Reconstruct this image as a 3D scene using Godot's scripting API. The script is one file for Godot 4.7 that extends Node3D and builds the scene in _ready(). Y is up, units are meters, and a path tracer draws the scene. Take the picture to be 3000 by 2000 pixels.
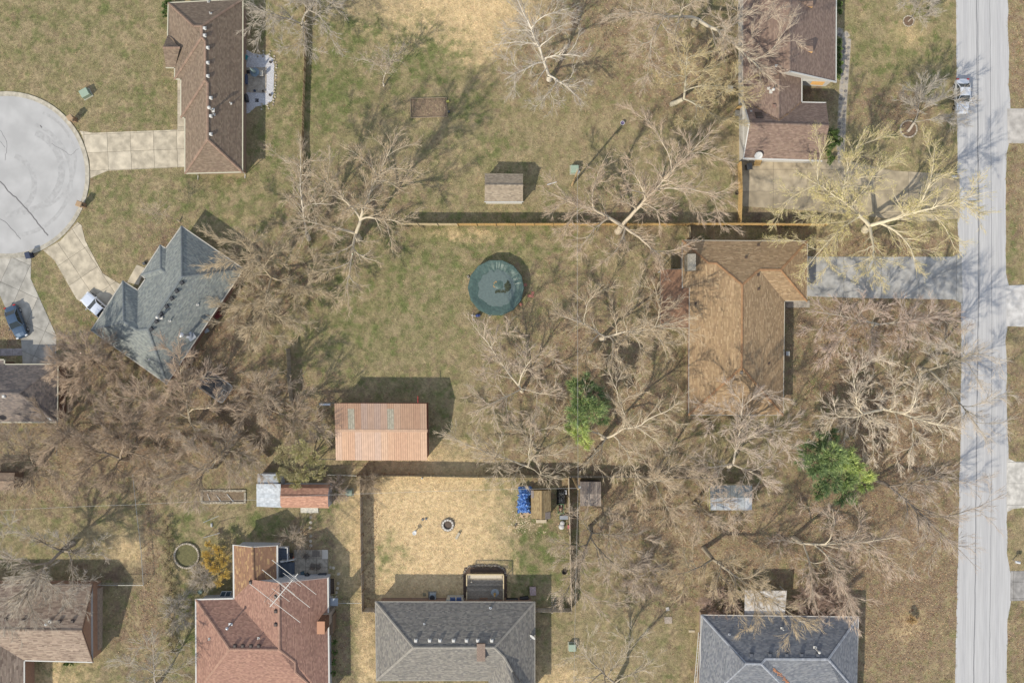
extends Node3D

# ---------------------------------------------------------------- layout
# x east, z south, metres. 22 units of the survey sheet are one metre on the ground.
const CAM_H := 105.0
const PPM := 22.0
var rng := RandomNumberGenerator.new()
var origin_of := {}
var name_count := {}
var mats := {}
var tex := {}

func G(px: float, py: float, h: float = 0.0) -> Vector3:
	var f := (1.0 - h / CAM_H) / PPM
	return Vector3((px - 1500.0) * f, h, (py - 1000.0) * f)

func lin(r: float, g: float, b: float) -> Color:
	return Color(r, g, b)

func S(r: float, g: float, b: float) -> Color:      # 0-255 tone of a surface -> linear base colour
	var c := Color(r / 255.0, g / 255.0, b / 255.0).srgb_to_linear()
	var y := (c.r * 0.3 + c.g * 0.6 + c.b * 0.1) * 0.13
	return Color((c.r * 0.87 + y) * 0.89, (c.g * 0.87 + y) * 0.89, (c.b * 0.87 + y) * 0.89)

# ---------------------------------------------------------------- mesh builder
class MB:
	var v := PackedVector3Array()
	var n := PackedVector3Array()
	var uv := PackedVector2Array()
	var c := PackedColorArray()
	var xf := Transform3D.IDENTITY
	var col := Color(1, 1, 1)
	func tri(a: Vector3, b: Vector3, d: Vector3) -> void:
		a = xf * a; b = xf * b; d = xf * d
		var nn := (d - a).cross(b - a)
		if nn.length_squared() < 1e-16:
			return
		nn = nn.normalized()
		v.append(a); v.append(b); v.append(d)
		n.append(nn); n.append(nn); n.append(nn)
		c.append(col); c.append(col); c.append(col)
	func quad(a: Vector3, b: Vector3, d: Vector3, e: Vector3) -> void:
		tri(a, b, d); tri(a, d, e)
	# box given by centre, full size, and a basis
	func box(o: Vector3, s: Vector3, bs := Basis.IDENTITY) -> void:
		var x := bs.x * s.x * 0.5
		var y := bs.y * s.y * 0.5
		var z := bs.z * s.z * 0.5
		var p := [o - x - y - z, o + x - y - z, o + x + y - z, o - x + y - z, o - x - y + z, o + x - y + z, o + x + y + z, o - x + y + z]
		quad(p[0], p[1], p[2], p[3]); quad(p[5], p[4], p[7], p[6])
		quad(p[4], p[0], p[3], p[7]); quad(p[1], p[5], p[6], p[2])
		quad(p[3], p[2], p[6], p[7]); quad(p[4], p[5], p[1], p[0])
	# chamfered box: the upper rim is drawn in by ch
	func cbox(o: Vector3, s: Vector3, ch: float, bs := Basis.IDENTITY) -> void:
		var lo := Vector3(s.x * 0.5, s.y * 0.5, s.z * 0.5)
		var ring := func(y: float, k: float) -> Array:
			return [o + bs * Vector3(-lo.x + k, y, -lo.z + k), o + bs * Vector3(lo.x - k, y, -lo.z + k), o + bs * Vector3(lo.x - k, y, lo.z - k), o + bs * Vector3(-lo.x + k, y, lo.z - k)]
		var a: Array = ring.call(-lo.y, 0.0)
		var b: Array = ring.call(lo.y - ch, 0.0)
		var d: Array = ring.call(lo.y, ch)
		for i in 4:
			var j := (i + 1) % 4
			quad(a[i], a[j], b[j], b[i]); quad(b[i], b[j], d[j], d[i])
		quad(d[0], d[1], d[2], d[3]); quad(a[3], a[2], a[1], a[0])
	func bar(a: Vector3, b: Vector3, w: float, h: float) -> void:
		var z := (b - a)
		var l := z.length()
		if l < 1e-4: return
		z /= l
		var up := Vector3.UP if absf(z.y) < 0.95 else Vector3.RIGHT
		var x := up.cross(z).normalized()
		box((a + b) * 0.5, Vector3(w, h, l), Basis(x, z.cross(x), z))
	func poly(p: Array) -> void:                      # flat or nearly flat polygon, fan by 2-D triangulation
		if p.size() == 3: tri(p[0], p[1], p[2]); return
		var nn := Vector3.ZERO
		for i in p.size():
			nn += (p[i] as Vector3).cross(p[(i + 1) % p.size()])
		nn = nn.normalized()
		var u := nn.cross(Vector3.UP if absf(nn.y) < 0.9 else Vector3.RIGHT).normalized()
		var w := nn.cross(u)
		var q := PackedVector2Array()
		for k in p: q.append(Vector2(u.dot(k), w.dot(k)))
		var t := Geometry2D.triangulate_polygon(q)
		for i in range(0, t.size(), 3):
			tri(p[t[i]], p[t[i + 1]], p[t[i + 2]])
	func slab(p: PackedVector2Array, y0: float, y1: float) -> void:   # extruded outline (x,z)
		if p.size() < 3: return
		var t := Geometry2D.triangulate_polygon(p)
		for i in range(0, t.size(), 3):
			var a := p[t[i]]; var b := p[t[i + 1]]; var d := p[t[i + 2]]
			if (b - a).cross(d - a) < 0.0:
				var k := b; b = d; d = k
			tri(Vector3(a.x, y1, a.y), Vector3(b.x, y1, b.y), Vector3(d.x, y1, d.y))
			if y1 - y0 > 0.5: tri(Vector3(a.x, y0, a.y), Vector3(d.x, y0, d.y), Vector3(b.x, y0, b.y))
		if y1 - y0 < 0.001: return
		for i in p.size():
			var a := p[i]; var b := p[(i + 1) % p.size()]
			quad(Vector3(a.x, y0, a.y), Vector3(b.x, y0, b.y), Vector3(b.x, y1, b.y), Vector3(a.x, y1, a.y))
	func tube(path: Array, r: Array, sides := 6, cap := true) -> void:
		var prev := []
		for i in path.size():
			var t: Vector3 = ((path[mini(i + 1, path.size() - 1)] as Vector3) - path[maxi(i - 1, 0)]).normalized()
			var u := t.cross(Vector3(0.31, 0.2, 0.93) if absf(t.z) < 0.8 else Vector3(0.93, 0.2, 0.31)).normalized()
			var w := t.cross(u)
			var ring := []
			for k in sides:
				var a := TAU * k / sides
				ring.append((path[i] as Vector3) + (u * cos(a) + w * sin(a)) * r[mini(i, r.size() - 1)])
			if i > 0:
				for k in sides:
					var j := (k + 1) % sides
					quad(prev[k], prev[j], ring[j], ring[k])
			if cap and (i == 0 or i == path.size() - 1):
				for k in range(1, sides - 1): tri(ring[0], ring[k], ring[k + 1])
			prev = ring
	func lathe(o: Vector3, prof: Array, sides := 16) -> void:      # prof: [radius, y]
		for i in prof.size() - 1:
			for k in sides:
				var a := TAU * k / sides; var b := TAU * (k + 1) / sides
				var p := func(q: Array, t: float) -> Vector3: return o + Vector3(cos(t) * q[0], q[1], sin(t) * q[0])
				var p0: Vector3 = p.call(prof[i], a); var p1: Vector3 = p.call(prof[i], b)
				var q0: Vector3 = p.call(prof[i + 1], a); var q1: Vector3 = p.call(prof[i + 1], b)
				tri(p0, p1, q1); tri(p0, q1, q0)
	func commit(origin: Vector3) -> ArrayMesh:
		var a := []
		a.resize(Mesh.ARRAY_MAX)
		var q := PackedVector3Array()
		q.resize(v.size())
		for i in v.size(): q[i] = v[i] - origin
		a[Mesh.ARRAY_VERTEX] = q
		a[Mesh.ARRAY_NORMAL] = n
		a[Mesh.ARRAY_COLOR] = c
		if uv.size() == v.size() and uv.size() > 0: a[Mesh.ARRAY_TEX_UV] = uv
		var m := ArrayMesh.new()
		m.add_surface_from_arrays(Mesh.PRIMITIVE_TRIANGLES, a)
		return m

# ---------------------------------------------------------------- nodes
func numbered(called: String, parent: Node) -> String:
	var key := str(parent.get_instance_id()) + called
	var k: int = name_count.get(key, 0)
	name_count[key] = k + 1
	return called if k == 0 else "%s_%03d" % [called, k]

func thing(called: String, label: String, category: String, at: Vector3, group := "") -> Node3D:
	var o := Node3D.new()
	o.name = numbered(called, self)
	add_child(o)
	o.position = at
	origin_of[o] = at
	o.set_meta("label", label); o.set_meta("category", category)
	if group: o.set_meta("group", group)
	return o

func structure(called: String) -> Node3D:
	var o := Node3D.new()
	o.name = numbered(called, self)
	add_child(o)
	origin_of[o] = Vector3.ZERO
	o.set_meta("kind", "structure")
	return o

func part(called: String, mb: MB, m: Material, parent: Node3D) -> MeshInstance3D:
	var o := MeshInstance3D.new()
	o.name = numbered(called, parent)
	o.mesh = mb.commit(origin_of[parent])
	o.material_override = m
	parent.add_child(o)
	origin_of[o] = origin_of[parent]
	return o

func inst(called: String, mesh: Mesh, m: Material, parent: Node3D, x: Transform3D) -> MeshInstance3D:   # alike pieces share a mesh
	var o := MeshInstance3D.new()
	o.name = numbered(called, parent)
	o.mesh = mesh
	o.material_override = m
	parent.add_child(o)
	x.origin -= origin_of[parent]
	o.transform = x
	origin_of[o] = Vector3.ZERO
	return o

func one(called: String, mb: MB, m: Material, label: String, category: String, at: Vector3, group := "") -> Node3D:
	var t := MeshInstance3D.new()
	t.name = numbered(called, self)
	t.mesh = mb.commit(at)
	t.material_override = m
	add_child(t)
	t.position = at
	origin_of[t] = at
	t.set_meta("label", label); t.set_meta("category", category)
	if group: t.set_meta("group", group)
	return t

# ---------------------------------------------------------------- materials
func noise_tex(key: String, size: int, freq: float, oct: int, lo: float, hi: float, seed_: int, sharp := 1.0) -> ImageTexture:
	if tex.has(key): return tex[key]
	var f := FastNoiseLite.new()
	f.noise_type = FastNoiseLite.TYPE_SIMPLEX_SMOOTH
	f.seed = seed_; f.frequency = freq
	f.fractal_type = FastNoiseLite.FRACTAL_FBM; f.fractal_octaves = oct
	var im := f.get_seamless_image(size, size)
	im.convert(Image.FORMAT_L8)
	var d := im.get_data()
	var lut := PackedByteArray(); lut.resize(256)
	for i in 256:
		var t := clampf((i / 255.0 - 0.5) * sharp + 0.5, 0.0, 1.0)
		lut[i] = int(255.0 * (lo + (hi - lo) * t))
	for i in d.size(): d[i] = lut[d[i]]
	im = Image.create_from_data(size, size, false, Image.FORMAT_L8, d)
	im.convert(Image.FORMAT_RGB8)
	im.generate_mipmaps()
	tex[key] = ImageTexture.create_from_image(im)
	return tex[key]

# a plain coloured surface with grain; kind: "fine", "blotch", "streak", ""
func M(col: Color, rough := 0.85, kind := "fine", scale := 1.0, metallic := 0.0, vcol := false) -> StandardMaterial3D:
	var key := "%s|%s|%s|%s|%s|%s" % [col, rough, kind, scale, metallic, vcol]
	if mats.has(key): return mats[key]
	var m := StandardMaterial3D.new()
	m.albedo_color = col.linear_to_srgb()
	m.roughness = rough; m.metallic = metallic
	m.cull_mode = BaseMaterial3D.CULL_DISABLED
	m.vertex_color_use_as_albedo = vcol
	if kind != "":
		var t: ImageTexture
		if kind == "fine": t = noise_tex("fine", 256, 0.09, 4, 0.80, 1.0, 11, 1.6)
		elif kind == "blotch": t = noise_tex("blotch", 512, 0.008, 7, 0.82, 1.0, 12, 1.5)
		elif kind == "streak": t = noise_tex("streak", 512, 0.02, 6, 0.93, 1.0, 14, 1.5)
		elif kind == "soft": t = noise_tex("soft", 512, 0.008, 8, 0.92, 1.0, 13, 1.5)
		m.albedo_texture = t
		m.uv1_triplanar = true; m.uv1_world_triplanar = true
		m.uv1_scale = Vector3(scale, scale, scale)
		if kind == "streak": m.uv1_scale = Vector3(scale, scale, scale * 0.035)
	mats[key] = m
	return m

# ---------------------------------------------------------------- set-up
func set_light() -> void:
	var cam := Camera3D.new()
	cam.name = "camera"
	add_child(cam)
	cam.position = Vector3(0, CAM_H, 0)
	cam.rotation_degrees = Vector3(-90, 0, 0)
	cam.fov = rad_to_deg(2.0 * atan(1000.0 / PPM / CAM_H))
	cam.near = 0.5; cam.far = 900.0
	cam.current = true
	var we := WorldEnvironment.new()
	we.name = "environment"
	var e := Environment.new()
	e.background_mode = Environment.BG_SKY
	var sm := ProceduralSkyMaterial.new()
	sm.sky_top_color = Color(0.64, 0.69, 0.77)
	sm.sky_horizon_color = Color(0.89, 0.885, 0.875)
	sm.sky_curve = 0.2
	sm.ground_bottom_color = Color(0.36, 0.33, 0.27)
	sm.ground_horizon_color = Color(0.62, 0.62, 0.6)
	sm.sky_energy_multiplier = 1.08
	var sk := Sky.new()
	sk.sky_material = sm
	e.sky = sk
	e.tonemap_mode = Environment.TONE_MAPPER_LINEAR
	e.tonemap_exposure = 1.22
	e.sdfgi_enabled = true; e.ssao_enabled = true; e.ssil_enabled = true
	we.environment = e
	add_child(we)
	var sun := DirectionalLight3D.new()
	sun.name = "sun"
	sun.light_color = Color(1.0, 0.963, 0.893)
	sun.light_energy = 1.3
	sun.light_angular_distance = 1.0
	sun.shadow_enabled = true
	add_child(sun)
	sun.look_at_from_position(Vector3.ZERO, Vector3(0.80, -1.0, -0.96), Vector3.UP)

# ---------------------------------------------------------------- ground
const MW := 1100
const MH := 734
const SX0 := -150.0          # survey sheet covered by the map
const SY0 := -100.0
const SW := 3300.0
const SH := 2200.0
var map_rgb := PackedFloat32Array()
var hard := PackedByteArray()      # 1 where no grass grows
var litter_w := PackedFloat32Array()

func to_px(p: Vector3) -> Vector2:
	return Vector2(p.x * PPM + 1500.0, p.z * PPM + 1000.0)

func mark_hard(poly: PackedVector2Array) -> void:     # outline in metres
	var lo := Vector2(1e9, 1e9); var hi := -lo
	var q := PackedVector2Array()
	for p in poly:
		var s := Vector2(((p.x * PPM + 1500.0) - SX0) / SW * MW, ((p.y * PPM + 1000.0) - SY0) / SH * MH)
		q.append(s); lo = lo.min(s); hi = hi.max(s)
	for y in range(maxi(0, int(lo.y)), mini(MH, int(hi.y) + 1)):
		for x in range(maxi(0, int(lo.x)), mini(MW, int(hi.x) + 1)):
			if hard[y * MW + x] == 0 and Geometry2D.is_point_in_polygon(Vector2(x + 0.5, y + 0.5), q):
				hard[y * MW + x] = 1

func flat(list: Array) -> PackedVector2Array:         # sheet outline -> metres on the ground
	var q := PackedVector2Array()
	for p in list:
		var g := G(p[0], p[1])
		q.append(Vector2(g.x, g.z))
	return q

func make_ground_map() -> ImageTexture:
	hard.resize(MW * MH)
	# kinds of ground cover: 0 dry olive lawn, 1 straw, 2 green grass, 3 brown leaves, 4 tan dry grass, 5 bare soil
	var cols := [S(136, 127, 83), S(214, 185, 135), S(101, 112, 51), S(136, 113, 90), S(160, 142, 105), S(113, 91, 73)]
	var cw := 166; var ch := 111
	var w := []
	for k in 6:
		var a := PackedFloat32Array(); a.resize(cw * ch)
		a.fill([0.34, 0.05, 0.16, 0.13, 0.26, 0.03][k])
		w.append(a)
	# kind, x, y, rx, ry, amount
	var blobs := [
		[3, 1080, 600, 130, 130, 0.8], [3, 900, 620, 70, 120, 0.8], [3, 1850, 620, 200, 90, 0.8], [3, 1540, 1130, 150, 110, 0.9], [3, 1540, 1340, 140, 60, 0.8], [3, 800, 830, 130, 130, 1.6], [3, 300, 1070, 120, 80, 1.5], [3, 1610, 180, 140, 110, 0.8], [3, 2050, 200, 140, 130, 1.0], [5, 2640, 920, 200, 60, 0.7], [5, 2640, 1180, 180, 100, 0.7], [5, 2700, 1500, 160, 250, 0.5], [5, 690, 1180, 120, 120, 0.6], [5, 420, 1300, 260, 90, 0.5],
		[0, 250, 150, 330, 260, 0.5], [2, 150, 60, 200, 120, 0.35], [0, 1150, 900, 350, 220, 0.6], [2, 1150, 820, 330, 170, 0.4], [0, 1650, 350, 350, 250, 0.25], [2, 620, 620, 200, 80, 0.3], [0, 950, 300, 200, 300, 0.4], [2, 900, 500, 120, 120, 0.4], [0, 2620, 150, 200, 180, 0.5],
		[4, 200, 150, 260, 200, 0.5], [2, 420, 300, 90, 110, 0.5], [2, 330, 60, 200, 90, 0.25], [4, 330, 130, 60, 60, 0.9], [2, 330, 560, 130, 70, 0.35], [2, 640, 560, 160, 90, 0.25], [2, 800, 330, 60, 260, 0.5],
		[1, 1330, 30, 190, 75, 4.8], [1, 1400, 110, 70, 70, 2.6], [4, 1120, 20, 110, 70, 1.6], [2, 1080, 85, 90, 35, 4.0], [2, 960, 270, 80, 80, 5.0], [2, 1290, 130, 110, 90, 2.6], [2, 1230, 60, 60, 50, 1.2], [2, 1380, 310, 60, 40, 1.6], [2, 1450, 430, 60, 50, 1.0], [2, 1010, 160, 60, 60, 1.3], [2, 1180, 200, 80, 60, 1.0], [4, 970, 190, 40, 30, 1.0],
		[4, 1780, 400, 250, 60, 0.7], [4, 1630, 420, 150, 120, 0.5], [4, 1700, 180, 200, 150, 0.5], [3, 1750, 60, 200, 150, 1.4], [3, 1950, 230, 180, 150, 0.8], [4, 2130, 420, 30, 60, 1.6], [2, 1950, 560, 140, 70, 0.25], [5, 2240, 640, 90, 25, 2.2],
		[2, 1050, 950, 200, 150, 0.7], [2, 1330, 790, 200, 130, 0.45], [2, 1230, 700, 300, 50, 0.5], [2, 1560, 700, 120, 80, 0.45], [4, 1180, 960, 90, 70, 0.8], [4, 1330, 880, 80, 100, 0.5], [3, 900, 1180, 130, 90, 1.4], [2, 1300, 1200, 60, 90, 0.6], [4, 1370, 1200, 120, 130, 0.5], [1, 1370, 690, 120, 20, 0.6],
		[3, 1700, 980, 180, 200, 1.4], [3, 1850, 1200, 220, 180, 1.8], [3, 1680, 1400, 120, 80, 1.1], [3, 1920, 870, 40, 120, 1.9],
		[1, 1255, 1560, 150, 150, 26.0], [1, 1170, 1480, 90, 60, 6.0], [1, 1370, 1670, 70, 50, 6.0], [1, 1240, 1690, 120, 40, 5.0], [2, 1145, 1625, 44, 50, 22.0], [2, 1270, 1520, 40, 40, 1.2], [2, 1560, 1600, 110, 110, 2.6], [2, 1430, 1440, 90, 40, 1.0], [2, 1400, 1520, 30, 90, 0.6], [4, 1500, 1560, 60, 70, 1.2], [3, 1085, 1560, 22, 190, 3.5], [4, 1090, 1880, 18, 120, 2.5], [1, 1075, 1880, 20, 130, 4.8], [3, 1000, 1900, 30, 120, 1.4],
		[3, 350, 1290, 380, 150, 2.2], [3, 600, 1030, 120, 170, 2.4], [3, 720, 1180, 130, 160, 1.8], [5, 680, 950, 60, 70, 1.0], [4, 320, 1600, 100, 60, 1.5], [1, 370, 1610, 50, 40, 2.0], [5, 330, 1680, 90, 40, 1.8], [3, 445, 1650, 30, 260, 2.4], [3, 400, 1850, 70, 130, 1.3], [2, 560, 1850, 40, 150, 1.2], [2, 530, 1540, 60, 60, 1.0], [2, 760, 1540, 80, 50, 1.2], [4, 700, 1490, 150, 40, 0.7], [2, 180, 1970, 80, 40, 0.9], [1, 170, 1985, 70, 40, 1.6], [2, 940, 1480, 60, 50, 0.7], [3, 900, 1590, 90, 60, 1.4], [3, 100, 1420, 200, 70, 1.0], [4, 80, 1280, 120, 40, 0.6],
		[3, 1900, 1520, 250, 130, 2.4], [4, 1900, 1620, 250, 140, 0.8], [3, 2000, 1720, 180, 90, 1.4], [4, 1730, 1900, 170, 110, 0.9], [1, 1640, 1990, 120, 50, 1.2], [3, 2200, 1600, 200, 120, 1.9], [4, 1950, 1920, 100, 90, 0.7], [2, 1800, 1620, 40, 40, 0.2],
		[3, 2560, 1500, 260, 220, 3.5], [3, 2650, 1800, 200, 260, 2.7], [3, 2440, 1080, 130, 160, 2.6], [3, 2600, 950, 220, 90, 3.2], [3, 2640, 1250, 190, 130, 3.2], [4, 2650, 1560, 140, 120, 0.8], [1, 2660, 1830, 40, 40, 2.0], [5, 2345, 940, 30, 35, 1.6], [5, 2420, 1310, 80, 40, 1.4], [3, 2560, 720, 260, 40, 2.6], [2, 2420, 1180, 60, 80, 0.5],
		[2, 2640, 130, 150, 130, 0.7], [4, 2600, 60, 80, 60, 0.8], [3, 2560, 300, 90, 60, 1.4], [3, 2660, 330, 70, 50, 2.2], [1, 2660, 100, 40, 30, 1.8], [2, 2760, 200, 30, 80, 0.6], [2, 2480, 150, 40, 60, 0.5], [5, 2390, 270, 40, 25, 2.0],
		[3, 2990, 150, 40, 160, 1.9], [3, 2985, 560, 40, 160, 1.4], [2, 2965, 720, 12, 80, 1.5], [3, 2985, 1180, 40, 160, 1.6], [4, 2985, 1580, 40, 100, 0.8], [3, 2985, 1880, 40, 110, 1.6],
		[5, 1390, 840, 14, 90, 1.0], [5, 1450, 930, 70, 12, 1.0], [4, 760, 1650, 60, 40, 0.0], [5, 560, 1950, 25, 60, 0.8], [4, 560, 800, 60, 60, 0.4], [3, 480, 700, 90, 70, 0.8], [5, 1850, 690, 80, 20, 1.2], [5, 1740, 1290, 30, 90, 0.7],
		[2, 270, 900, 40, 110, 0.9], [3, 240, 950, 60, 90, 0.6], [3, 20, 970, 50, 50, 2.9], [2, 130, 860, 40, 70, 0.4]]
	for b in blobs:
		var a: PackedFloat32Array = w[b[0]]
		var x0 := maxi(0, int((b[1] - b[3] * 1.7 - SX0) / SW * cw)); var x1 := mini(cw - 1, int((b[1] + b[3] * 1.7 - SX0) / SW * cw))
		var y0 := maxi(0, int((b[2] - b[4] * 1.7 - SY0) / SH * ch)); var y1 := mini(ch - 1, int((b[2] + b[4] * 1.7 - SY0) / SH * ch))
		for y in range(y0, y1 + 1):
			for x in range(x0, x1 + 1):
				var dx: float = (SX0 + (x + 0.5) * SW / cw - b[1]) / b[3]
				var dy: float = (SY0 + (y + 0.5) * SH / ch - b[2]) / b[4]
				a[y * cw + x] += b[5] * exp(-1.3 * (dx * dx + dy * dy))
		w[b[0]] = a
	var big := []
	var lut := PackedFloat32Array(); lut.resize(256)
	for i in 256: lut[i] = pow(clampf((i / 255.0 - 0.18) / 0.64, 0.0, 1.0), 3.4) + 0.02
	var nz := []
	for k in 6:
		var im := Image.create_from_data(cw, ch, false, Image.FORMAT_RF, (w[k] as PackedFloat32Array).to_byte_array())
		im.resize(MW, MH, Image.INTERPOLATE_CUBIC)
		big.append(im.get_data().to_float32_array())
		var f := FastNoiseLite.new()
		f.noise_type = FastNoiseLite.TYPE_SIMPLEX_SMOOTH
		f.seed = 40 + k; f.frequency = [0.05, 0.045, 0.075, 0.09, 0.04, 0.06][k]
		f.fractal_type = FastNoiseLite.FRACTAL_FBM; f.fractal_octaves = 5; f.fractal_gain = 0.62
		var ni := f.get_image(MW, MH, false, false, true)
		ni.convert(Image.FORMAT_L8)
		nz.append(ni.get_data())
	litter_w = big[3]
	map_rgb.resize(MW * MH * 3)
	var bytes := PackedByteArray(); bytes.resize(MW * MH * 3)
	var enc := PackedByteArray(); enc.resize(4096)
	for i in 4096: enc[i] = int(clampf(255.0 * Color(i / 4095.0, 0, 0).linear_to_srgb().r, 0, 255))
	var r0 := RandomNumberGenerator.new(); r0.seed = 5
	var b0: PackedFloat32Array = big[0]; var b1: PackedFloat32Array = big[1]; var b2: PackedFloat32Array = big[2]; var b3: PackedFloat32Array = big[3]; var b4: PackedFloat32Array = big[4]; var b5: PackedFloat32Array = big[5]
	var n0: PackedByteArray = nz[0]; var n1: PackedByteArray = nz[1]; var n2: PackedByteArray = nz[2]; var n3: PackedByteArray = nz[3]; var n4: PackedByteArray = nz[4]; var n5: PackedByteArray = nz[5]
	var c0: Color = cols[0]; var c1: Color = cols[1]; var c2: Color = cols[2]; var c3: Color = cols[3]; var c4: Color = cols[4]; var c5: Color = cols[5]
	for i in MW * MH:
		var w0 := b0[i] * lut[n0[i]]; var w1 := b1[i] * (0.22 + 0.5 * lut[n1[i]]); var w2 := b2[i] * lut[n2[i]]
		var w3 := b3[i] * lut[n3[i]]; var w4 := b4[i] * lut[n4[i]]; var w5 := b5[i] * lut[n5[i]]
		var s := (0.90 + 0.20 * r0.randf()) / (w0 + w1 + w2 + w3 + w4 + w5 + 0.0001)
		var r := (w0 * c0.r + w1 * c1.r + w2 * c2.r + w3 * c3.r + w4 * c4.r + w5 * c5.r) * s
		var g := (w0 * c0.g + w1 * c1.g + w2 * c2.g + w3 * c3.g + w4 * c4.g + w5 * c5.g) * s
		var b := (w0 * c0.b + w1 * c1.b + w2 * c2.b + w3 * c3.b + w4 * c4.b + w5 * c5.b) * s
		var j := i * 3
		map_rgb[j] = r; map_rgb[j + 1] = g; map_rgb[j + 2] = b
		bytes[j] = enc[mini(4095, int(r * 4095.0))]; bytes[j + 1] = enc[mini(4095, int(g * 4095.0))]; bytes[j + 2] = enc[mini(4095, int(b * 4095.0))]
	var img := Image.create_from_data(MW, MH, false, Image.FORMAT_RGB8, bytes)
	img.generate_mipmaps()
	return ImageTexture.create_from_image(img)

func make_ground() -> void:
	var t := make_ground_map()
	var m := StandardMaterial3D.new()
	m.albedo_texture = t
	m.roughness = 0.95
	m.uv1_scale = Vector3.ONE
	var mb := MB.new()
	# one sheet, finer in the middle with very slight swells kept under 2 cm
	var e := 450.0
	var corners := [Vector3(-e, 0, -e), Vector3(e, 0, -e), Vector3(e, 0, e), Vector3(-e, 0, e)]
	mb.quad(corners[0], corners[1], corners[2], corners[3])
	for p in mb.v:
		var s := to_px(p)
		mb.uv.append(Vector2((s.x - SX0) / SW, (s.y - SY0) / SH))
	var st := MeshInstance3D.new()
	st.name = "ground"
	st.mesh = mb.commit(Vector3.ZERO)
	st.material_override = m
	st.set_meta("kind", "structure")
	add_child(st)

func ground_color(px: float, py: float) -> int:
	var x := int((px - SX0) / SW * MW); var y := int((py - SY0) / SH * MH)
	if x < 0 or y < 0 or x >= MW or y >= MH: return -1
	return y * MW + x

func make_grass() -> void:
	# tuft: blades leaning out of one root
	var st := MB.new()
	var r := RandomNumberGenerator.new(); r.seed = 21
	for k in 9:
		var a := TAU * k / 9.0 + r.randf() * 0.5
		var d := Vector3(cos(a), 0, sin(a))
		var s := Vector3(-d.z, 0, d.x) * 0.022
		var l := r.randf_range(0.10, 0.20)
		var root := d * r.randf_range(0.0, 0.05)
		st.tri(root - s, root + s, root + d * l + Vector3(0, r.randf_range(0.03, 0.09), 0))
	var mesh := st.commit(Vector3.ZERO)
	var m := StandardMaterial3D.new()
	m.vertex_color_use_as_albedo = true
	m.roughness = 0.9
	m.cull_mode = BaseMaterial3D.CULL_DISABLED
	var buf := PackedFloat32Array()
	var count := 0
	var want := 230000
	buf.resize(want * 16)
	while count < want:
		var px := r.randf_range(-60, 3060); var py := r.randf_range(-50, 2050)
		var i := ground_color(px, py)
		if i < 0 or hard[i]: continue
		if litter_w[i] > 1.0 and r.randf() < 0.55: continue
		var p := G(px, py)
		var a := r.randf() * TAU
		var s := r.randf_range(0.65, 1.35)
		var o := count * 16
		buf[o] = cos(a) * s; buf[o + 1] = 0; buf[o + 2] = sin(a) * s; buf[o + 3] = p.x
		buf[o + 4] = 0; buf[o + 5] = s * r.randf_range(0.5, 1.3); buf[o + 6] = 0; buf[o + 7] = 0.002
		buf[o + 8] = -sin(a) * s; buf[o + 9] = 0; buf[o + 10] = cos(a) * s; buf[o + 11] = p.z
		var f := r.randf_range(0.84, 1.32)
		buf[o + 12] = map_rgb[i * 3] * f; buf[o + 13] = map_rgb[i * 3 + 1] * f * r.randf_range(0.97, 1.05); buf[o + 14] = map_rgb[i * 3 + 2] * f; buf[o + 15] = 1.0
		count += 1
	scatter("grass", "short winter lawn grass of tan and green tufts across all the yards", "grass", mesh, m, buf, count)
	# fallen leaves
	var lf := MB.new()
	lf.quad(Vector3(-0.05, 0.0, 0), Vector3(0, 0.02, -0.035), Vector3(0.06, 0.01, 0), Vector3(0, 0.025, 0.035))
	var lm := lf.commit(Vector3.ZERO)
	want = 90000
	count = 0
	buf.resize(want * 16)
	var tones := [S(160, 128, 92), S(178, 146, 108), S(122, 92, 68), S(196, 166, 126), S(146, 104, 70)]
	var tries := 0
	while count < want and tries < 3000000:
		tries += 1
		var px := r.randf_range(-60, 3060); var py := r.randf_range(-50, 2050)
		var i := ground_color(px, py)
		if i < 0 or hard[i]: continue
		if r.randf() > clampf(litter_w[i] * 0.42 - 0.08, 0.015, 1.0): continue
		var p := G(px, py)
		var b := Basis(Vector3(r.randf_range(-1, 1), r.randf_range(-1, 1), r.randf_range(-1, 1)).normalized(), r.randf_range(-0.5, 0.5)) * Basis(Vector3.UP, r.randf() * TAU)
		var s := r.randf_range(0.7, 1.7)
		var o := count * 16
		for k in 3:
			buf[o + k * 4] = b[0][k] * s; buf[o + k * 4 + 1] = b[1][k] * s; buf[o + k * 4 + 2] = b[2][k] * s
		buf[o + 3] = p.x; buf[o + 7] = r.randf_range(0.03, 0.08); buf[o + 11] = p.z
		var c: Color = tones[r.randi() % 5]
		var f := r.randf_range(0.8, 1.25)
		buf[o + 12] = c.r * f; buf[o + 13] = c.g * f; buf[o + 14] = c.b * f; buf[o + 15] = 1
		count += 1
	buf.resize(count * 16)
	scatter("fallen_leaves", "brown fallen leaves scattered thickly under the bare trees", "leaves", lm, m, buf, count)

func scatter(called: String, label: String, category: String, mesh: Mesh, m: Material, buf: PackedFloat32Array, count: int) -> void:
	var mm := MultiMesh.new()
	mm.transform_format = MultiMesh.TRANSFORM_3D
	mm.use_colors = true
	mm.mesh = mesh
	mm.instance_count = count
	mm.buffer = buf.slice(0, count * 16)
	var o := MultiMeshInstance3D.new()
	o.name = called
	o.multimesh = mm
	o.material_override = m
	add_child(o)
	o.set_meta("kind", "stuff"); o.set_meta("label", label); o.set_meta("category", category)

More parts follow.
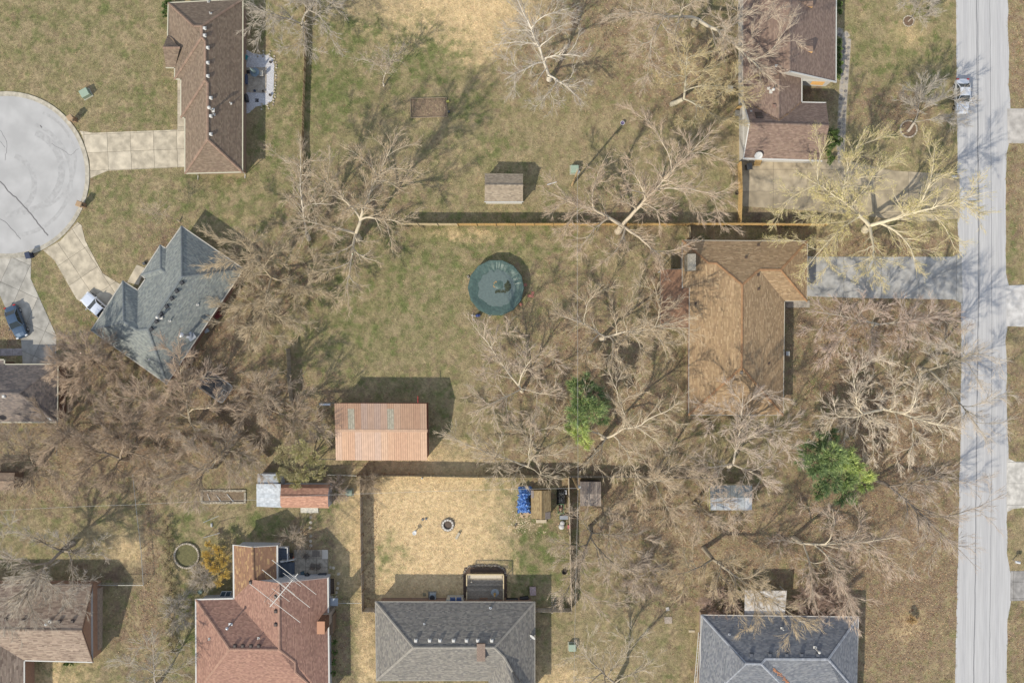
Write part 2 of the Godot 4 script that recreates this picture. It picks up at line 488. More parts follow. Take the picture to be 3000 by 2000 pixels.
# ---------------------------------------------------------------- paving
# an outline cut into cast slabs by joints: each slab is a piece of its own
func paving(called: String, outline: Array, y: float, cell: Vector2, turn: float, at: Array, m: Array, gap := 0.035) -> Node3D:
	var o := structure(called)
	var p := flat(outline)
	mark_hard(p)
	var bed := MB.new()
	bed.slab(p, 0.0, y - 0.025)
	part("joint_bed", bed, M(S(96, 90, 80), 0.95), o)
	if cell.x <= 0.0:
		var one_ := MB.new(); one_.slab(p, 0.0, y)
		part("slab", one_, m[0], o)
		return o
	var c := G(at[0], at[1])
	var ux := Vector2(cos(turn), sin(turn)); var uy := Vector2(-sin(turn), cos(turn))
	for i in range(-14, 15):
		for j in range(-14, 15):
			var q := PackedVector2Array()
			for k in [[0, 0], [1, 0], [1, 1], [0, 1]]:
				q.append(Vector2(c.x, c.z) + ux * ((i + k[0]) * cell.x + (gap if k[0] == 0 else -gap) * 0.5) + uy * ((j + k[1]) * cell.y + (gap if k[1] == 0 else -gap) * 0.5))
			for piece in Geometry2D.intersect_polygons(p, q):
				var mb := MB.new()
				mb.slab(piece, y - 0.03, y + rng.randf_range(-0.004, 0.004))
				part("slab", mb, m[rng.randi() % m.size()], o)
	return o

func strip(mb: MB, pts: Array, w: float, y: float) -> void:   # a flat band along sheet points
	for i in pts.size() - 1:
		var a := G(pts[i][0], pts[i][1]); var b := G(pts[i + 1][0], pts[i + 1][1])
		var s := (b - a).cross(Vector3.UP).normalized() * w * 0.5
		var u := Vector3(0, y, 0)
		mb.quad(a - s + u, b - s + u, b + s + u, a + s + u)

func wob(pts: Array, step: float, amp: float) -> Array:      # a wandering line through sheet points
	var out := []
	for i in pts.size() - 1:
		var a := Vector2(pts[i][0], pts[i][1]); var b := Vector2(pts[i + 1][0], pts[i + 1][1])
		var k := maxi(1, int(a.distance_to(b) / step))
		for j in k:
			var p := a.lerp(b, float(j) / k) + Vector2(rng.randf_range(-amp, amp), rng.randf_range(-amp, amp))
			out.append([p.x, p.y])
	out.append(pts[-1])
	return out

func make_roads() -> void:
	var road_m := M(S(184, 183, 183), 0.88, "streak", 0.35)
	var r := structure("street")
	var left := [[2801, -80], [2802, 100], [2805, 400], [2808, 667], [2816, 800], [2818, 1000], [2814, 1334], [2806, 1700], [2800, 2000], [2798, 2090]]
	var right := [[2949, 2090], [2950, 2000], [2954, 1820], [2962, 1765], [2968, 1700], [2958, 1670], [2951, 1620], [2952, 1500], [2955, 1340], [2952, 1200], [2948, 1000], [2950, 965], [2956, 950], [2956, 835], [2948, 800], [2949, 667], [2947, 560], [2948, 450], [2958, 420], [2962, 330], [2957, 250], [2954, 0], [2953, -80]]
	var line := wob(left, 30, 1.5) + wob(right, 30, 2.0)
	var mb := MB.new()
	mb.slab(flat(line), 0.0, 0.03)
	mark_hard(flat(line))
	part("carriageway", mb, road_m, r)
	var seam_m := M(S(140, 140, 143), 0.9, "fine", 0.6)
	for s in [[[[2862, -80], [2864, 300], [2868, 700], [2866, 1000], [2862, 1300], [2858, 1700], [2852, 2090]], 0.13], [[[2866, -80], [2869, 500], [2871, 900]], 0.06], [[[2900, -80], [2906, 700], [2907, 1000], [2905, 1500], [2898, 2090]], 0.07]]:
		var q := MB.new()
		strip(q, wob(s[0], 25, 0.8), s[1], 0.034)
		part("tar_seam", q, seam_m, r)
	var tr_m := M(S(178, 177, 178), 0.88, "streak", 0.6)
	for s in [[2828, 0.55], [2890, 0.6], [2925, 0.5]]:
		var q := MB.new()
		strip(q, [[s[0], -80], [s[0] + 5, 700], [s[0] + 6, 1000], [s[0] + 2, 1400], [s[0] - 6, 2090]], s[1], 0.032 + 0.0)
		part("tyre_wear", q, tr_m, r)
	# turning circle
	var c := structure("turning_circle")
	var ring := func(rad: float, cx := 18.0, cy := 512.0) -> Array:
		var a := []
		for i in 72: a.append([cx + cos(TAU * i / 72) * rad, cy + sin(TAU * i / 72) * rad])
		return a
	var disc := MB.new(); disc.slab(flat(ring.call(231.0)), 0.0, 0.03)
	mark_hard(flat(ring.call(245.0)))
	part("asphalt", disc, M(S(180, 179, 178), 0.9, "soft", 0.06), c)
	for tq in [[60, 500, 120, 0.9], [40, 520, 168, 0.5], [70, 470, 150, 0.35], [10, 540, 90, 0.7]]:      # turning marks worn by tyres
		var arc := []
		for i in 40:
			var a := -1.2 + i * 0.07
			arc.append([tq[0] + cos(a) * tq[2], tq[1] + sin(a) * tq[2]])
		var am := MB.new(); strip(am, arc, tq[3], 0.032 + 0.0004 * tq[2] / 30.0)
		part("tyre_wear", am, M(S(174, 173, 172), 0.9, "soft", 0.3), c)
	var k0: Array = ring.call(231.0); var k1: Array = ring.call(244.0); var k2: Array = ring.call(236.0)
	for s in 24:          # kerb cast in lengths
		var kb := MB.new()
		for t in 3:
			var i := s * 3 + t; var j := (i + 1) % 72
			var a := G(k0[i][0], k0[i][1]); var b := G(k0[j][0], k0[j][1])
			var d := G(k1[i][0], k1[i][1]); var e := G(k1[j][0], k1[j][1])
			var f := G(k2[i][0], k2[i][1]); var g := G(k2[j][0], k2[j][1])
			var lo := Vector3(0, 0.034, 0); var hi := Vector3(0, 0.12, 0)
			kb.quad(a + lo, b + lo, g + lo * 1.4, f + lo * 1.4); kb.quad(f + lo * 1.4, g + lo * 1.4, e + hi, d + hi)
			kb.quad(d + hi, e + hi, e, d)
		part("kerb", kb, M(S(186, 178, 160), 0.9, "blotch", 0.3), c)
	var ck := M(S(122, 120, 120), 0.95, "fine", 0.8)
	for s in [[[[0, 530], [30, 566], [60, 592], [100, 640], [140, 690]], 0.16], [[[0, 640], [20, 655], [60, 700]], 0.07], [[[0, 380], [20, 420], [14, 470]], 0.05], [[[230, 436], [205, 455], [150, 420]], 0.04], [[[0, 415], [14, 432]], 0.05], [[[118, 366], [122, 374]], 0.16]]:
		var q := MB.new()
		strip(q, wob(s[0], 8, 1.6), s[1], 0.035)
		part("tar_seam", q, ck, c)
	# drives
	var conc := [M(S(204, 190, 164), 0.9, "blotch", 0.14), M(S(198, 185, 160), 0.9, "blotch", 0.17), M(S(208, 195, 170), 0.9, "blotch", 0.12)]
	var old := [M(S(178, 162, 132), 0.9, "blotch", 0.12), M(S(168, 153, 126), 0.9, "blotch", 0.1), M(S(184, 168, 140), 0.9, "blotch", 0.14)]
	var grey := [M(S(178, 176, 172), 0.9, "blotch", 0.14), M(S(170, 169, 166), 0.9, "blotch", 0.16)]
	paving("driveway", [[240, 398], [233, 383], [272, 389], [520, 380], [550, 380], [550, 489], [315, 500], [264, 522], [262, 470]], 0.05, Vector2(3.08, 2.4), -0.04, [315, 445], conc)
	paving("front_walk", [[519, 232], [545, 232], [545, 380], [519, 380]], 0.05, Vector2(2, 1.6), 0.0, [519, 300], conc)
	paving("driveway", [[176, 705], [226, 650], [238, 660], [249, 705], [300, 801], [349, 831], [380, 850], [330, 950], [293, 926], [223, 875], [159, 763], [126, 733]], 0.05, Vector2(3.0, 2.6), 0.98, [200, 758], conc)
	paving("front_walk", [[400, 775], [425, 785], [405, 835], [372, 826]], 0.05, Vector2(0, 0), 0.0, [0, 0], conc)
	paving("driveway", [[-60, 757], [60, 752], [91, 750], [89, 816], [164, 982], [164, 1020], [162, 1085], [66, 1085], [64, 1030], [60, 990], [17, 905], [-10, 845], [-60, 800]], 0.05, Vector2(2.7, 3.6), 0.42, [55, 850], [M(S(180, 175, 164), 0.9, "blotch", 0.12), M(S(172, 168, 159), 0.9, "blotch", 0.14), M(S(186, 180, 168), 0.9, "blotch", 0.1)])
	paving("front_walk", [[-60, 1022], [64, 1020], [64, 1041], [-60, 1044]], 0.055, Vector2(1.6, 2), 0, [0, 1020], [M(S(168, 158, 156), 0.9, "blotch", 0.3)])
	paving("driveway", [[2175, 455], [2480, 470], [2620, 500], [2812, 512], [2812, 640], [2690, 650], [2600, 640], [2500, 628], [2330, 614], [2175, 604]], 0.045, Vector2(4.5, 2.9), 0.0, [2266, 560], old)
	paving("driveway", [[2350, 750], [2395, 752], [2790, 752], [2818, 738], [2822, 890], [2795, 877], [2480, 872], [2350, 867]], 0.045, Vector2(5.0, 6.4), 0.0, [2473, 745], grey)
	paving("driveway", [[2952, 318], [3080, 318], [3080, 420], [2954, 420]], 0.045, Vector2(0, 0), 0, [0, 0], [M(S(190, 184, 176), 0.95, "blotch", 0.15)])
	paving("driveway", [[2950, 836], [3080, 832], [3080, 960], [2950, 955]], 0.045, Vector2(0, 0), 0, [0, 0], [M(S(206, 203, 200), 0.95, "blotch", 0.15)])
	paving("driveway", [[2950, 1340], [2975, 1352], [3080, 1352], [3080, 1480], [2970, 1490], [2950, 1500]], 0.045, Vector2(6, 2.85), 0, [2950, 1416], [M(S(204, 199, 190), 0.92, "blotch", 0.2)])
	paving("driveway", [[2962, 1672], [3080, 1672], [3080, 1757], [2960, 1760]], 0.045, Vector2(6, 2.2), 0, [2970, 1704], [M(S(160, 156, 152), 0.92, "blotch", 0.2)])
	# curved front walk by the dormer house, of irregular stone
	var wk := structure("stone_walk")
	var mid := [[2452, 92], [2470, 96], [2482, 112], [2480, 145], [2476, 200], [2472, 260], [2468, 320], [2466, 380], [2464, 430], [2466, 478]]
	var ws := [M(S(164, 156, 148), 0.9, "blotch", 0.6), M(S(128, 122, 118), 0.9, "blotch", 0.7), M(S(182, 172, 158), 0.9, "blotch", 0.5)]
	var bedm := MB.new()
	strip(bedm, mid, 1.16, 0.02)
	part("mortar_bed", bedm, M(S(188, 176, 156), 0.95), wk)
	for i in mid.size() - 1:
		var a := Vector2(mid[i][0], mid[i][1]); var b := Vector2(mid[i + 1][0], mid[i + 1][1])
		var d := (b - a).normalized(); var s := Vector2(-d.y, d.x)
		var nn := maxi(1, int(a.distance_to(b) / 10.5))
		for j in nn:
			for side in [-1, 1]:
				var o: Vector2 = a.lerp(b, (j + 0.5) / nn) + s * side * 6.2
				var q := []
				for t in 6:
					var an: float = TAU * t / 6 + rng.randf_range(-0.3, 0.3)
					var v: Vector2 = o + (d * cos(an) + s * sin(an)) * rng.randf_range(4.6, 6.2)
					q.append([v.x, v.y])
				var mb2 := MB.new(); mb2.slab(flat(q), 0.0, 0.035 + rng.randf_range(0, 0.012))
				part("stone", mb2, ws[rng.randi() % 3], wk)
	mark_hard(flat([[2452, 82], [2492, 96], [2495, 130], [2478, 480], [2452, 480], [2466, 130], [2452, 102]]))

# ---------------------------------------------------------------- houses
var roof_tris := {}      # house -> triangles, so that vents stand on the slope

func pick(pal: Array) -> Color:
	return pal[rng.randi() % pal.size()]

# courses of shingles: every tab is a lifted quad of its own tone
func shingle_face(mb: MB, face: Array, pal: Array, expo: float, tw: float, jit: float, spread: float) -> PackedInt32Array:
	var nn := Vector3.ZERO
	for i in face.size(): nn += (face[i] as Vector3).cross(face[(i + 1) % face.size()])
	nn = nn.normalized()
	if nn.y < 0: nn = -nn
	var u := Vector3.UP.cross(nn)
	if u.length() < 0.02: u = Vector3.RIGHT
	u = u.normalized()
	var w := nn.cross(u).normalized()
	if w.y < 0: w = -w
	var o := Vector3.ZERO
	for p in face: o += p
	o /= face.size()
	var q := PackedVector2Array()
	var lo := Vector2(1e9, 1e9); var hi := -lo
	for p in face:
		var s := Vector2(u.dot(p - o), w.dot(p - o))
		q.append(s); lo = lo.min(s); hi = hi.max(s)
	# a face that is not quite flat: follow its own triangles
	var dev := PackedFloat32Array(); var most := 0.0
	for p in face:
		dev.append(nn.dot(p - o)); most = maxf(most, absf(dev[-1]))
	var cut := Geometry2D.triangulate_polygon(q)
	var tris := cut if most > 0.01 else PackedInt32Array()
	var row := 0
	var v := lo.y
	while v < hi.y:
		var x := lo.x - tw * (0.5 if row % 2 else 0.0) - rng.randf() * jit * tw
		var rowtone := rng.randf_range(0.94, 1.05)
		while x < hi.x:
			var wd := tw * rng.randf_range(1.0 - jit, 1.0 + jit)
			var a := Vector2(x, v); var b := Vector2(x + wd, v); var c := Vector2(x + wd, v + expo); var d := Vector2(x, v + expo)
			var k := 0
			for t in [a, b, c, d]: k += int(Geometry2D.is_point_in_polygon(t, q))
			x += wd
			var polys: Array
			if k == 4: polys = [PackedVector2Array([a, b, c, d])]
			elif k == 0 and not Geometry2D.is_point_in_polygon((a + c) * 0.5, q): continue
			else: polys = Geometry2D.intersect_polygons(PackedVector2Array([a, b, c, d]), q)
			var tone := pick(pal)
			var f := rng.randf_range(1.0 - spread, 1.0 + spread) * rowtone
			mb.col = Color(tone.r * f, tone.g * f, tone.b * f)
			for pl in polys:
				var pts := []
				for s in pl:
					var off := 0.012 - 0.007 * clampf((s.y - v) / expo, 0, 1)
					if tris.size() > 0: off += _height_in(s, q, dev, tris)
					pts.append(o + u * s.x + w * s.y + nn * off)
				for i in range(1, pts.size() - 1):
					mb.tri(pts[0], pts[i + 1], pts[i]) if (pts[i] - pts[0]).cross(pts[i + 1] - pts[0]).dot(nn) > 0 else mb.tri(pts[0], pts[i], pts[i + 1])
		v += expo
		row += 1
	mb.col = Color(1, 1, 1)
	return cut

func _height_in(s: Vector2, q: PackedVector2Array, dev: PackedFloat32Array, tris: PackedInt32Array) -> float:
	var best := -1e9; var val := 0.0
	for i in range(0, tris.size(), 3):
		var a := q[tris[i]]; var b := q[tris[i + 1]]; var c := q[tris[i + 2]]
		var den := (b - a).cross(c - a)
		if absf(den) < 1e-9: continue
		var w1 := (s - a).cross(c - a) / den; var w2 := (b - a).cross(s - a) / den
		var m := minf(minf(w1, w2), 1.0 - w1 - w2)
		if m > best:
			best = m
			val = dev[tris[i]] * (1.0 - w1 - w2) + dev[tris[i + 1]] * w1 + dev[tris[i + 2]] * w2
		if best >= -1e-4: break
	return val

func shingle_mat() -> Material:
	return M(Color(1, 1, 1), 0.93, "soft", 0.35, 0.0, true)

func roof(house: Node3D, faces: Array, st: Dictionary, caps: Array) -> MeshInstance3D:
	var base := MB.new(); var sh := MB.new()
	if not roof_tris.has(house): roof_tris[house] = []
	for f in faces:
		var cut := shingle_face(sh, f, st.pal, st.get("expo", 0.145), st.get("tab", 0.33), st.get("jit", 0.1), st.get("spread", 0.1))
		for i in range(0, cut.size(), 3): base.tri(f[cut[i]], f[cut[i + 1]], f[cut[i + 2]])
	for i in range(0, base.v.size(), 3): roof_tris[house].append([base.v[i], base.v[i + 1], base.v[i + 2]])
	var under := MB.new()
	for i in range(0, base.v.size(), 3):
		var dn := Vector3(0, -0.03, 0)
		under.tri(base.v[i] + dn, base.v[i + 1] + dn, base.v[i + 2] + dn)
	var r := part("roof", under, M(st.pal[0] * 0.8, 0.95), house)
	var s := part("shingle", sh, shingle_mat(), r)
	s.set_meta("kind", "stuff")
	for e in caps:
		var mb := MB.new()
		var a: Vector3 = e[0]; var b: Vector3 = e[1]
		var z := (b - a).normalized()
		var x := z.cross(Vector3.UP).normalized()
		var y := x.cross(z)
		var l := a.distance_to(b)
		var n := maxi(1, int(l / 0.3))
		var cp: Array = st.get("cap", st.pal)
		for i in n:
			var p := a + z * l * i / n; var q := a + z * (l * (i + 1) / n + 0.03)
			var c := pick(cp); var f := rng.randf_range(0.9, 1.1)
			mb.col = Color(c.r * f, c.g * f, c.b * f)
			var lift := y * 0.075
			var dp := y * 0.02; var side := x * 0.15
			mb.quad(p + lift, q + lift + y * 0.012, q + side + dp, p + side + dp)
			mb.quad(p - side + dp, q - side + dp, q + lift + y * 0.012, p + lift)
		part("ridge_cap", mb, shingle_mat(), r)
	return r

func on_roof(house: Node3D, px: float, py: float) -> Vector3:
	var c := Vector3(0, CAM_H, 0)
	var d := (G(px, py) - c).normalized()
	var best := Vector3.ZERO; var top := -1.0
	for t in roof_tris[house]:
		var h = Geometry3D.ray_intersects_triangle(c, d, t[0], t[1], t[2])
		if h != null and h.y > top: best = h; top = h.y
	return best if top > 0 else G(px, py, 3.0)

func trim(called: String, house: Node3D, pts: Array, m: Material, w := 0.13, h := 0.14, out := 0.05) -> void:
	for i in pts.size() - 1:
		var a: Vector3 = pts[i]; var b: Vector3 = pts[i + 1]
		var mb := MB.new()
		var ext := (b - a).normalized() * 0.06
		mb.bar(a - ext + Vector3(0, -0.02, 0), b + ext + Vector3(0, -0.02, 0), w, h)
		part(called, mb, m, house)

func walls(house: Node3D, outline: Array, top: float, m: Material, inset := 0.4, called := "wall") -> void:
	var p := PackedVector2Array()
	for v in outline: p.append(Vector2(v.x, v.z))
	mark_hard(p)
	if not Geometry2D.is_polygon_clockwise(p): p.reverse()
	for q in Geometry2D.offset_polygon(p, -inset):
		var mb := MB.new()
		for i in q.size():
			var a: Vector2 = q[i]; var b: Vector2 = q[(i + 1) % q.size()]
			mb.quad(Vector3(a.x, 0, a.y), Vector3(b.x, 0, b.y), Vector3(b.x, top, b.y), Vector3(a.x, top, a.y))
		var soff := MB.new()
		part(called, mb, m, house)
	var so := MB.new(); so.slab(p, top - 0.02, top)
	part("soffit", so, M(S(206, 203, 196), 0.8), house)

func vent(house: Node3D, px: float, py: float, m: Material, turn := 0.0, s := 0.36) -> void:
	var p := on_roof(house, px, py)
	var key := "vent%.2f" % s
	if not mats.has(key):
		var mb := MB.new()
		mb.cbox(Vector3(0, 0.0, 0), Vector3(s + 0.1, 0.06, s + 0.1), 0.01)
		mb.cbox(Vector3(0, 0.10, 0), Vector3(s, 0.18, s), 0.05)
		mats[key] = mb.commit(Vector3.ZERO)
	inst("roof_vent", mats[key], m, house, Transform3D(Basis(Vector3.UP, turn), p + Vector3(0, 0.06, 0)))

func pipe(house: Node3D, px: float, py: float, h: float, r: float, m: Material, hat := false) -> void:
	var p := on_roof(house, px, py)
	var mb := MB.new()
	mb.tube([p - Vector3(0, 0.15, 0), p + Vector3(0, h, 0)], [r], 8)
	mb.cbox(p + Vector3(0, 0.05, 0), Vector3(r * 5, 0.03, r * 5), 0.005)
	if hat:
		mb.lathe(p + Vector3(0, h, 0), [[r * 1.2, 0.03], [r * 2.0, 0.06], [r * 2.0, 0.16], [r * 0.9, 0.26], [0.0, 0.28]], 12)
	part("flue_pipe" if hat else "vent_pipe", mb, m, house)

func dish(house: Node3D, at: Vector3, face: Vector3, r := 0.42) -> void:
	var z := face.normalized()
	var x := Vector3.UP.cross(z).normalized()
	var mb := MB.new()
	mb.xf = Transform3D(Basis(x, z, x.cross(z)), at + Vector3(0, 0.5, 0))
	mb.lathe(Vector3.ZERO, [[0.0, -0.10], [r * 0.5, -0.07], [r, 0.0], [r + 0.02, 0.01], [r, 0.02], [r * 0.5, -0.05], [0.0, -0.08]], 18)
	mb.tube([Vector3(0, -0.05, r * 0.9), Vector3(0, 0.35, 0.05)], [0.018], 5)
	mb.box(Vector3(0, 0.37, 0.03), Vector3(0.07, 0.12, 0.07))
	mb.xf = Transform3D.IDENTITY
	mb.tube([at, at + Vector3(0, 0.35, 0), at + Vector3(0, 0.5, 0) - z * 0.1], [0.025], 6)
	part("satellite_dish", mb, M(S(206, 208, 208), 0.55, "fine", 1.5), house)

func window(house: Node3D, a: Vector3, b: Vector3, y0: float, y1: float, out: Vector3, panes := 2) -> void:   # on a wall from a to b
	var f := MB.new()
	var o := out.normalized() * 0.03
	var u := Vector3(0, 1, 0)
	a += o; b += o
	var c := [a + u * y0, b + u * y0, b + u * y1, a + u * y1]
	for i in 4: f.bar(c[i], c[(i + 1) % 4], 0.09, 0.07)
	var w := part("window", f, M(S(226, 226, 222), 0.6), house)
	var g := M(S(58, 66, 76), 0.08, "", 1.0)
	for k in panes:
		var p := a.lerp(b, (k + 0.03) / panes); var q := a.lerp(b, (k + 0.97) / panes)
		var mb := MB.new()
		mb.quad(p + u * (y0 + 0.05), q + u * (y0 + 0.05), q + u * (y1 - 0.05), p + u * (y1 - 0.05))
		part("pane", mb, g, w)

func chimney(house: Node3D, at: Vector3, sz: Vector3, cols: Array, capm: Material, called := "chimney") -> MeshInstance3D:
	var mb := MB.new()
	mb.box(at + Vector3(0, sz.y * 0.5, 0), Vector3(sz.x - 0.04, sz.y, sz.z - 0.04))
	var c := part(called, mb, M(S(160, 150, 138), 0.95, "fine", 1.4), house)
	# courses of brick round the shaft (only those that can be told apart, near the top)
	var bricks := MB.new()
	var y := sz.y - 2.4
	var row := 0
	while y < sz.y - 0.02:
		for side in 4:
			var l := sz.x if side % 2 == 0 else sz.z
			var nb := maxi(2, int(l / 0.21))
			for k in nb:
				var t := (k + 0.5) / nb * l - l * 0.5
				bricks.col = pick(cols) * rng.randf_range(0.85, 1.15)
				var hd := (sz.z if side % 2 == 0 else sz.x) * 0.5 * (1 if side < 2 else -1)
				var p := Vector3(t, y, hd) if side % 2 == 0 else Vector3(hd, y, t)
				var bs := Vector3(l / nb - 0.015, 0.062, 0.03) if side % 2 == 0 else Vector3(0.03, 0.062, l / nb - 0.015)
				bricks.box(at + p, bs)
		y += 0.075
		row += 1
	var b := part("brick", bricks, M(Color(1, 1, 1), 0.95, "fine", 2.0, 0.0, true), c)
	b.set_meta("kind", "stuff")
	var k := MB.new()
	k.cbox(at + Vector3(0, sz.y + 0.05, 0), Vector3(sz.x + 0.12, 0.1, sz.z + 0.12), 0.03)
	part("chimney_cap", k, capm, c)
	return c

func leaf_line(house: Node3D, pts: Array, n: int, w: float, tones: Array) -> void:     # leaves caught in a valley
	var mb := MB.new()
	for i in n:
		var k := rng.randf() * (pts.size() - 1); var j := mini(int(k), pts.size() - 2)
		var a: Array = pts[j]; var b: Array = pts[j + 1]
		var p := on_roof(house, lerpf(a[0], b[0], k - j) + rng.randfn() * w * 9, lerpf(a[1], b[1], k - j) + rng.randfn() * w * 9) + Vector3(0, 0.05, 0)
		mb.col = tones[rng.randi() % tones.size()] * rng.randf_range(0.8, 1.2)
		var x := Vector3(rng.randfn(), rng.randfn() * 0.3, rng.randfn()).normalized() * 0.07; var z := Vector3(-x.z, 0.2 * x.y, x.x) * 0.7
		mb.quad(p - x, p - z, p + x, p + z)
	var o := part("valley_leaves", mb, M(Color(1, 1, 1), 0.9, "", 1.0, 0.0, true), house)
	o.set_meta("kind", "stuff")

func A(pts: Dictionary, keys: String) -> Array:
	var r := []
	for k in keys.split(" "): r.append(pts[k])
	return r

func VH(d: Dictionary, rise: float) -> Dictionary:      # a house: what rises above the eaves is scaled
	var o := {}
	for k in d:
		var h: float = d[k][2]
		o[k] = G(d[k][0], d[k][1], h if h <= 2.8 else 2.7 + (h - 2.7) * rise)
	return o

func V(d: Dictionary) -> Dictionary:
	var o := {}
	for k in d: o[k] = G(d[k][0], d[k][1], d[k][2])
	return o

func make_houses() -> void:
	var white := M(S(222, 220, 214), 0.7)
	var zinc := M(S(196, 200, 206), 0.45, "fine", 2.0, 0.4)
	var brownv := M(S(92, 78, 72), 0.7)
	var blackv := M(S(62, 64, 70), 0.6)
	# 1. long brown house by the turning circle
	var p := VH({"a": [492, 8, 2.6], "b": [711, -3, 2.6], "c": [710, 504, 2.6], "d": [541, 508, 2.6], "e": [541, 345, 2.6], "f": [529, 344, 2.6], "g": [529, 232, 2.6], "h": [510.5, 231, 2.6], "i": [511, 198, 2.6], "ii": [490, 198, 2.6],
		"r0": [566, 76, 4.9], "r1": [590, 76, 4.9], "r2": [590, 108, 4.9], "r3": [600, 121, 4.7], "r4": [600, 235, 4.7], "r5": [607, 243, 4.55], "r6": [607, 408, 4.55],
		"ka": [490, 103, 2.6], "kb": [476, 139, 3.9], "kc": [526, 139, 3.9], "kd": [486, 198, 2.6], "ke": [512, 197, 2.65]}, 1.30)
	var h := thing("ranch_house", "long brown shingled ranch house beside the round turning circle, white square vents along its ridge", "house", G(620, 255))
	var st := {"pal": [S(132, 113, 94), S(125, 106, 88), S(138, 119, 99), S(120, 102, 85)], "cap": [S(152, 124, 104), S(144, 118, 99)], "tab": 0.32, "jit": 0.1, "spread": 0.07}
	roof(h, [A(p, "b c r6 r5 r4 r3 r2 r1"), A(p, "a b r1 r0"), A(p, "a r0 i ii"), A(p, "r0 r1 r2 h i"), A(p, "h r2 r3 g"), A(p, "g r3 r4 f"), A(p, "f r4 r5 e"), A(p, "e r5 r6 d"), A(p, "d r6 c"), A(p, "ka kc kb"), A(p, "kb kc ke kd")], st,
		[[p.a, p.r0], [p.b, p.r1], [p.r0, p.r1], [p.r1, p.r2], [p.r2, p.r3], [p.r3, p.r4], [p.r4, p.r5], [p.r5, p.r6], [p.r6, p.c], [p.r6, p.d], [p.r2, p.h], [p.r4, p.f], [p.kb, p.kc]])
	walls(h, A(p, "a b c d e f g h i ii"), 2.55, M(S(158, 132, 112), 0.9, "fine", 1.0))
	walls(h, [p.ka, G(515, 103, 2.6), p.i, p.kd], 2.5, M(S(158, 132, 112), 0.9, "fine", 1.0), 0.3, "porch_wall")
	var gt := M(S(214, 208, 180), 0.6)
	trim("gutter", h, A(p, "a b c d e f g h i kd"), gt)
	trim("gutter", h, [p.ka, p.a], gt)
	for q in [[599, 83], [599, 104], [608, 140], [608, 184], [608, 223], [617, 287], [617, 340], [617, 393]]: vent(h, q[0], q[1], white)
	pipe(h, 617, 40, 0.5, 0.06, white); pipe(h, 676, 303, 0.5, 0.06, white); pipe(h, 622, 323, 1.1, 0.11, white, true); pipe(h, 627, 336, 0.4, 0.06, white)
	pipe(h, 610, 6, 0.4, 0.06, white)
	# downspouts on the south wall
	for q in [[573, 512], [711, 508]]:
		var ds := MB.new(); ds.tube([G(q[0], q[1] - 6, 2.5), G(q[0] + 6, q[1] + 2, 0.2), G(q[0] + 6, q[1] + 14, 0.08)], [0.05], 5)
		part("downspout", ds, white, h)
	# 2. slate grey house turned to the circle
	p = VH({"A": [530.7, 662, 2.6], "B": [713.5, 787.5, 2.6], "C": [487, 1124, 2.6], "D": [266, 967, 2.6], "E1": [359, 823, 2.6], "E2": [402.5, 850, 2.6], "E3": [425, 816.6, 2.6], "E4": [412, 805, 2.6], "E5": [468.5, 718, 2.6], "E6": [485, 727, 2.6],
		"M1": [531.6, 810, 5.0], "M2": [432, 964, 5.0], "M3": [361, 942, 4.5], "M4": [401, 967, 4.7], "N1": [470, 788, 3.5], "N2": [484.7, 798, 3.6]}, 1.35)
	h = thing("slate_house", "slate grey house set at an angle, row of dark vents and a tall metal flue", "house", G(480, 890))
	st = {"pal": [S(132, 138, 134), S(123, 129, 127), S(139, 144, 139), S(117, 124, 124)], "cap": [S(118, 125, 127)], "tab": 0.32, "spread": 0.08}
	roof(h, [A(p, "A B M1"), A(p, "B C M2 M1"), A(p, "D E1 M3"), A(p, "E1 E2 M4 M3"), A(p, "D M3 M4 M2 C"), A(p, "E2 E3 E6 A M1 M2 M4"), A(p, "E4 E5 N1"), A(p, "E5 E6 N2 N1"), A(p, "E4 N1 N2 E3")], st,
		[[p.A, p.M1], [p.B, p.M1], [p.M1, p.M2], [p.M2, p.C], [p.M3, p.D], [p.M3, p.E1], [p.M3, p.M4], [p.M4, p.M2], [p.N1, p.E5], [p.N1, p.E4], [p.N1, p.N2]])
	walls(h, A(p, "A B C D E1 E2 E3 E4 E5 E6"), 2.55, M(S(150, 112, 92), 0.9, "fine", 1.0))
	trim("gutter", h, A(p, "A B C D E1 E2 E3 E4 E5 E6 A"), M(S(196, 190, 178), 0.6))
	for q in [[533, 828], [517.5, 852], [503, 874], [488, 897], [472, 920], [458, 941], [443, 963.5]]: vent(h, q[0], q[1], blackv, 0.57, 0.42)
	pipe(h, 578.5, 892, 0.4, 0.06, white); pipe(h, 497, 939, 0.5, 0.06, white); pipe(h, 470, 930, 0.9, 0.10, white, true); pipe(h, 598, 781, 0.4, 0.05, white); pipe(h, 437, 1053, 0.3, 0.05, white)
	pipe(h, 552, 981, 2.2, 0.16, zinc, true)
	var fl := MB.new(); fl.cbox(on_roof(h, 560, 985) + Vector3(0, 0.05, 0), Vector3(1.0, 0.05, 1.0), 0.01, Basis(Vector3.UP, 0.57) * Basis(Vector3.RIGHT, -0.0))
	part("flue_flashing", fl, zinc, h)
	# 3. dark brown house on the left edge
	p = VH({"a": [-190, 1053, 2.6], "b": [12, 1053, 2.6], "c": [12, 1066.7, 2.6], "d": [169, 1066.7, 2.6], "e": [167, 1237, 2.6], "f": [-190, 1237, 2.6], "r0": [-190, 1152, 4.7], "r1": [54, 1152, 4.7]}, 1.30)
	h = thing("brick_house", "dark brown hip roofed house cut by the left edge, brick end wall showing", "house", G(40, 1150))
	st = {"pal": [S(128, 116, 108), S(116, 106, 100), S(136, 122, 112), S(108, 99, 95)], "tab": 0.32, "spread": 0.08}
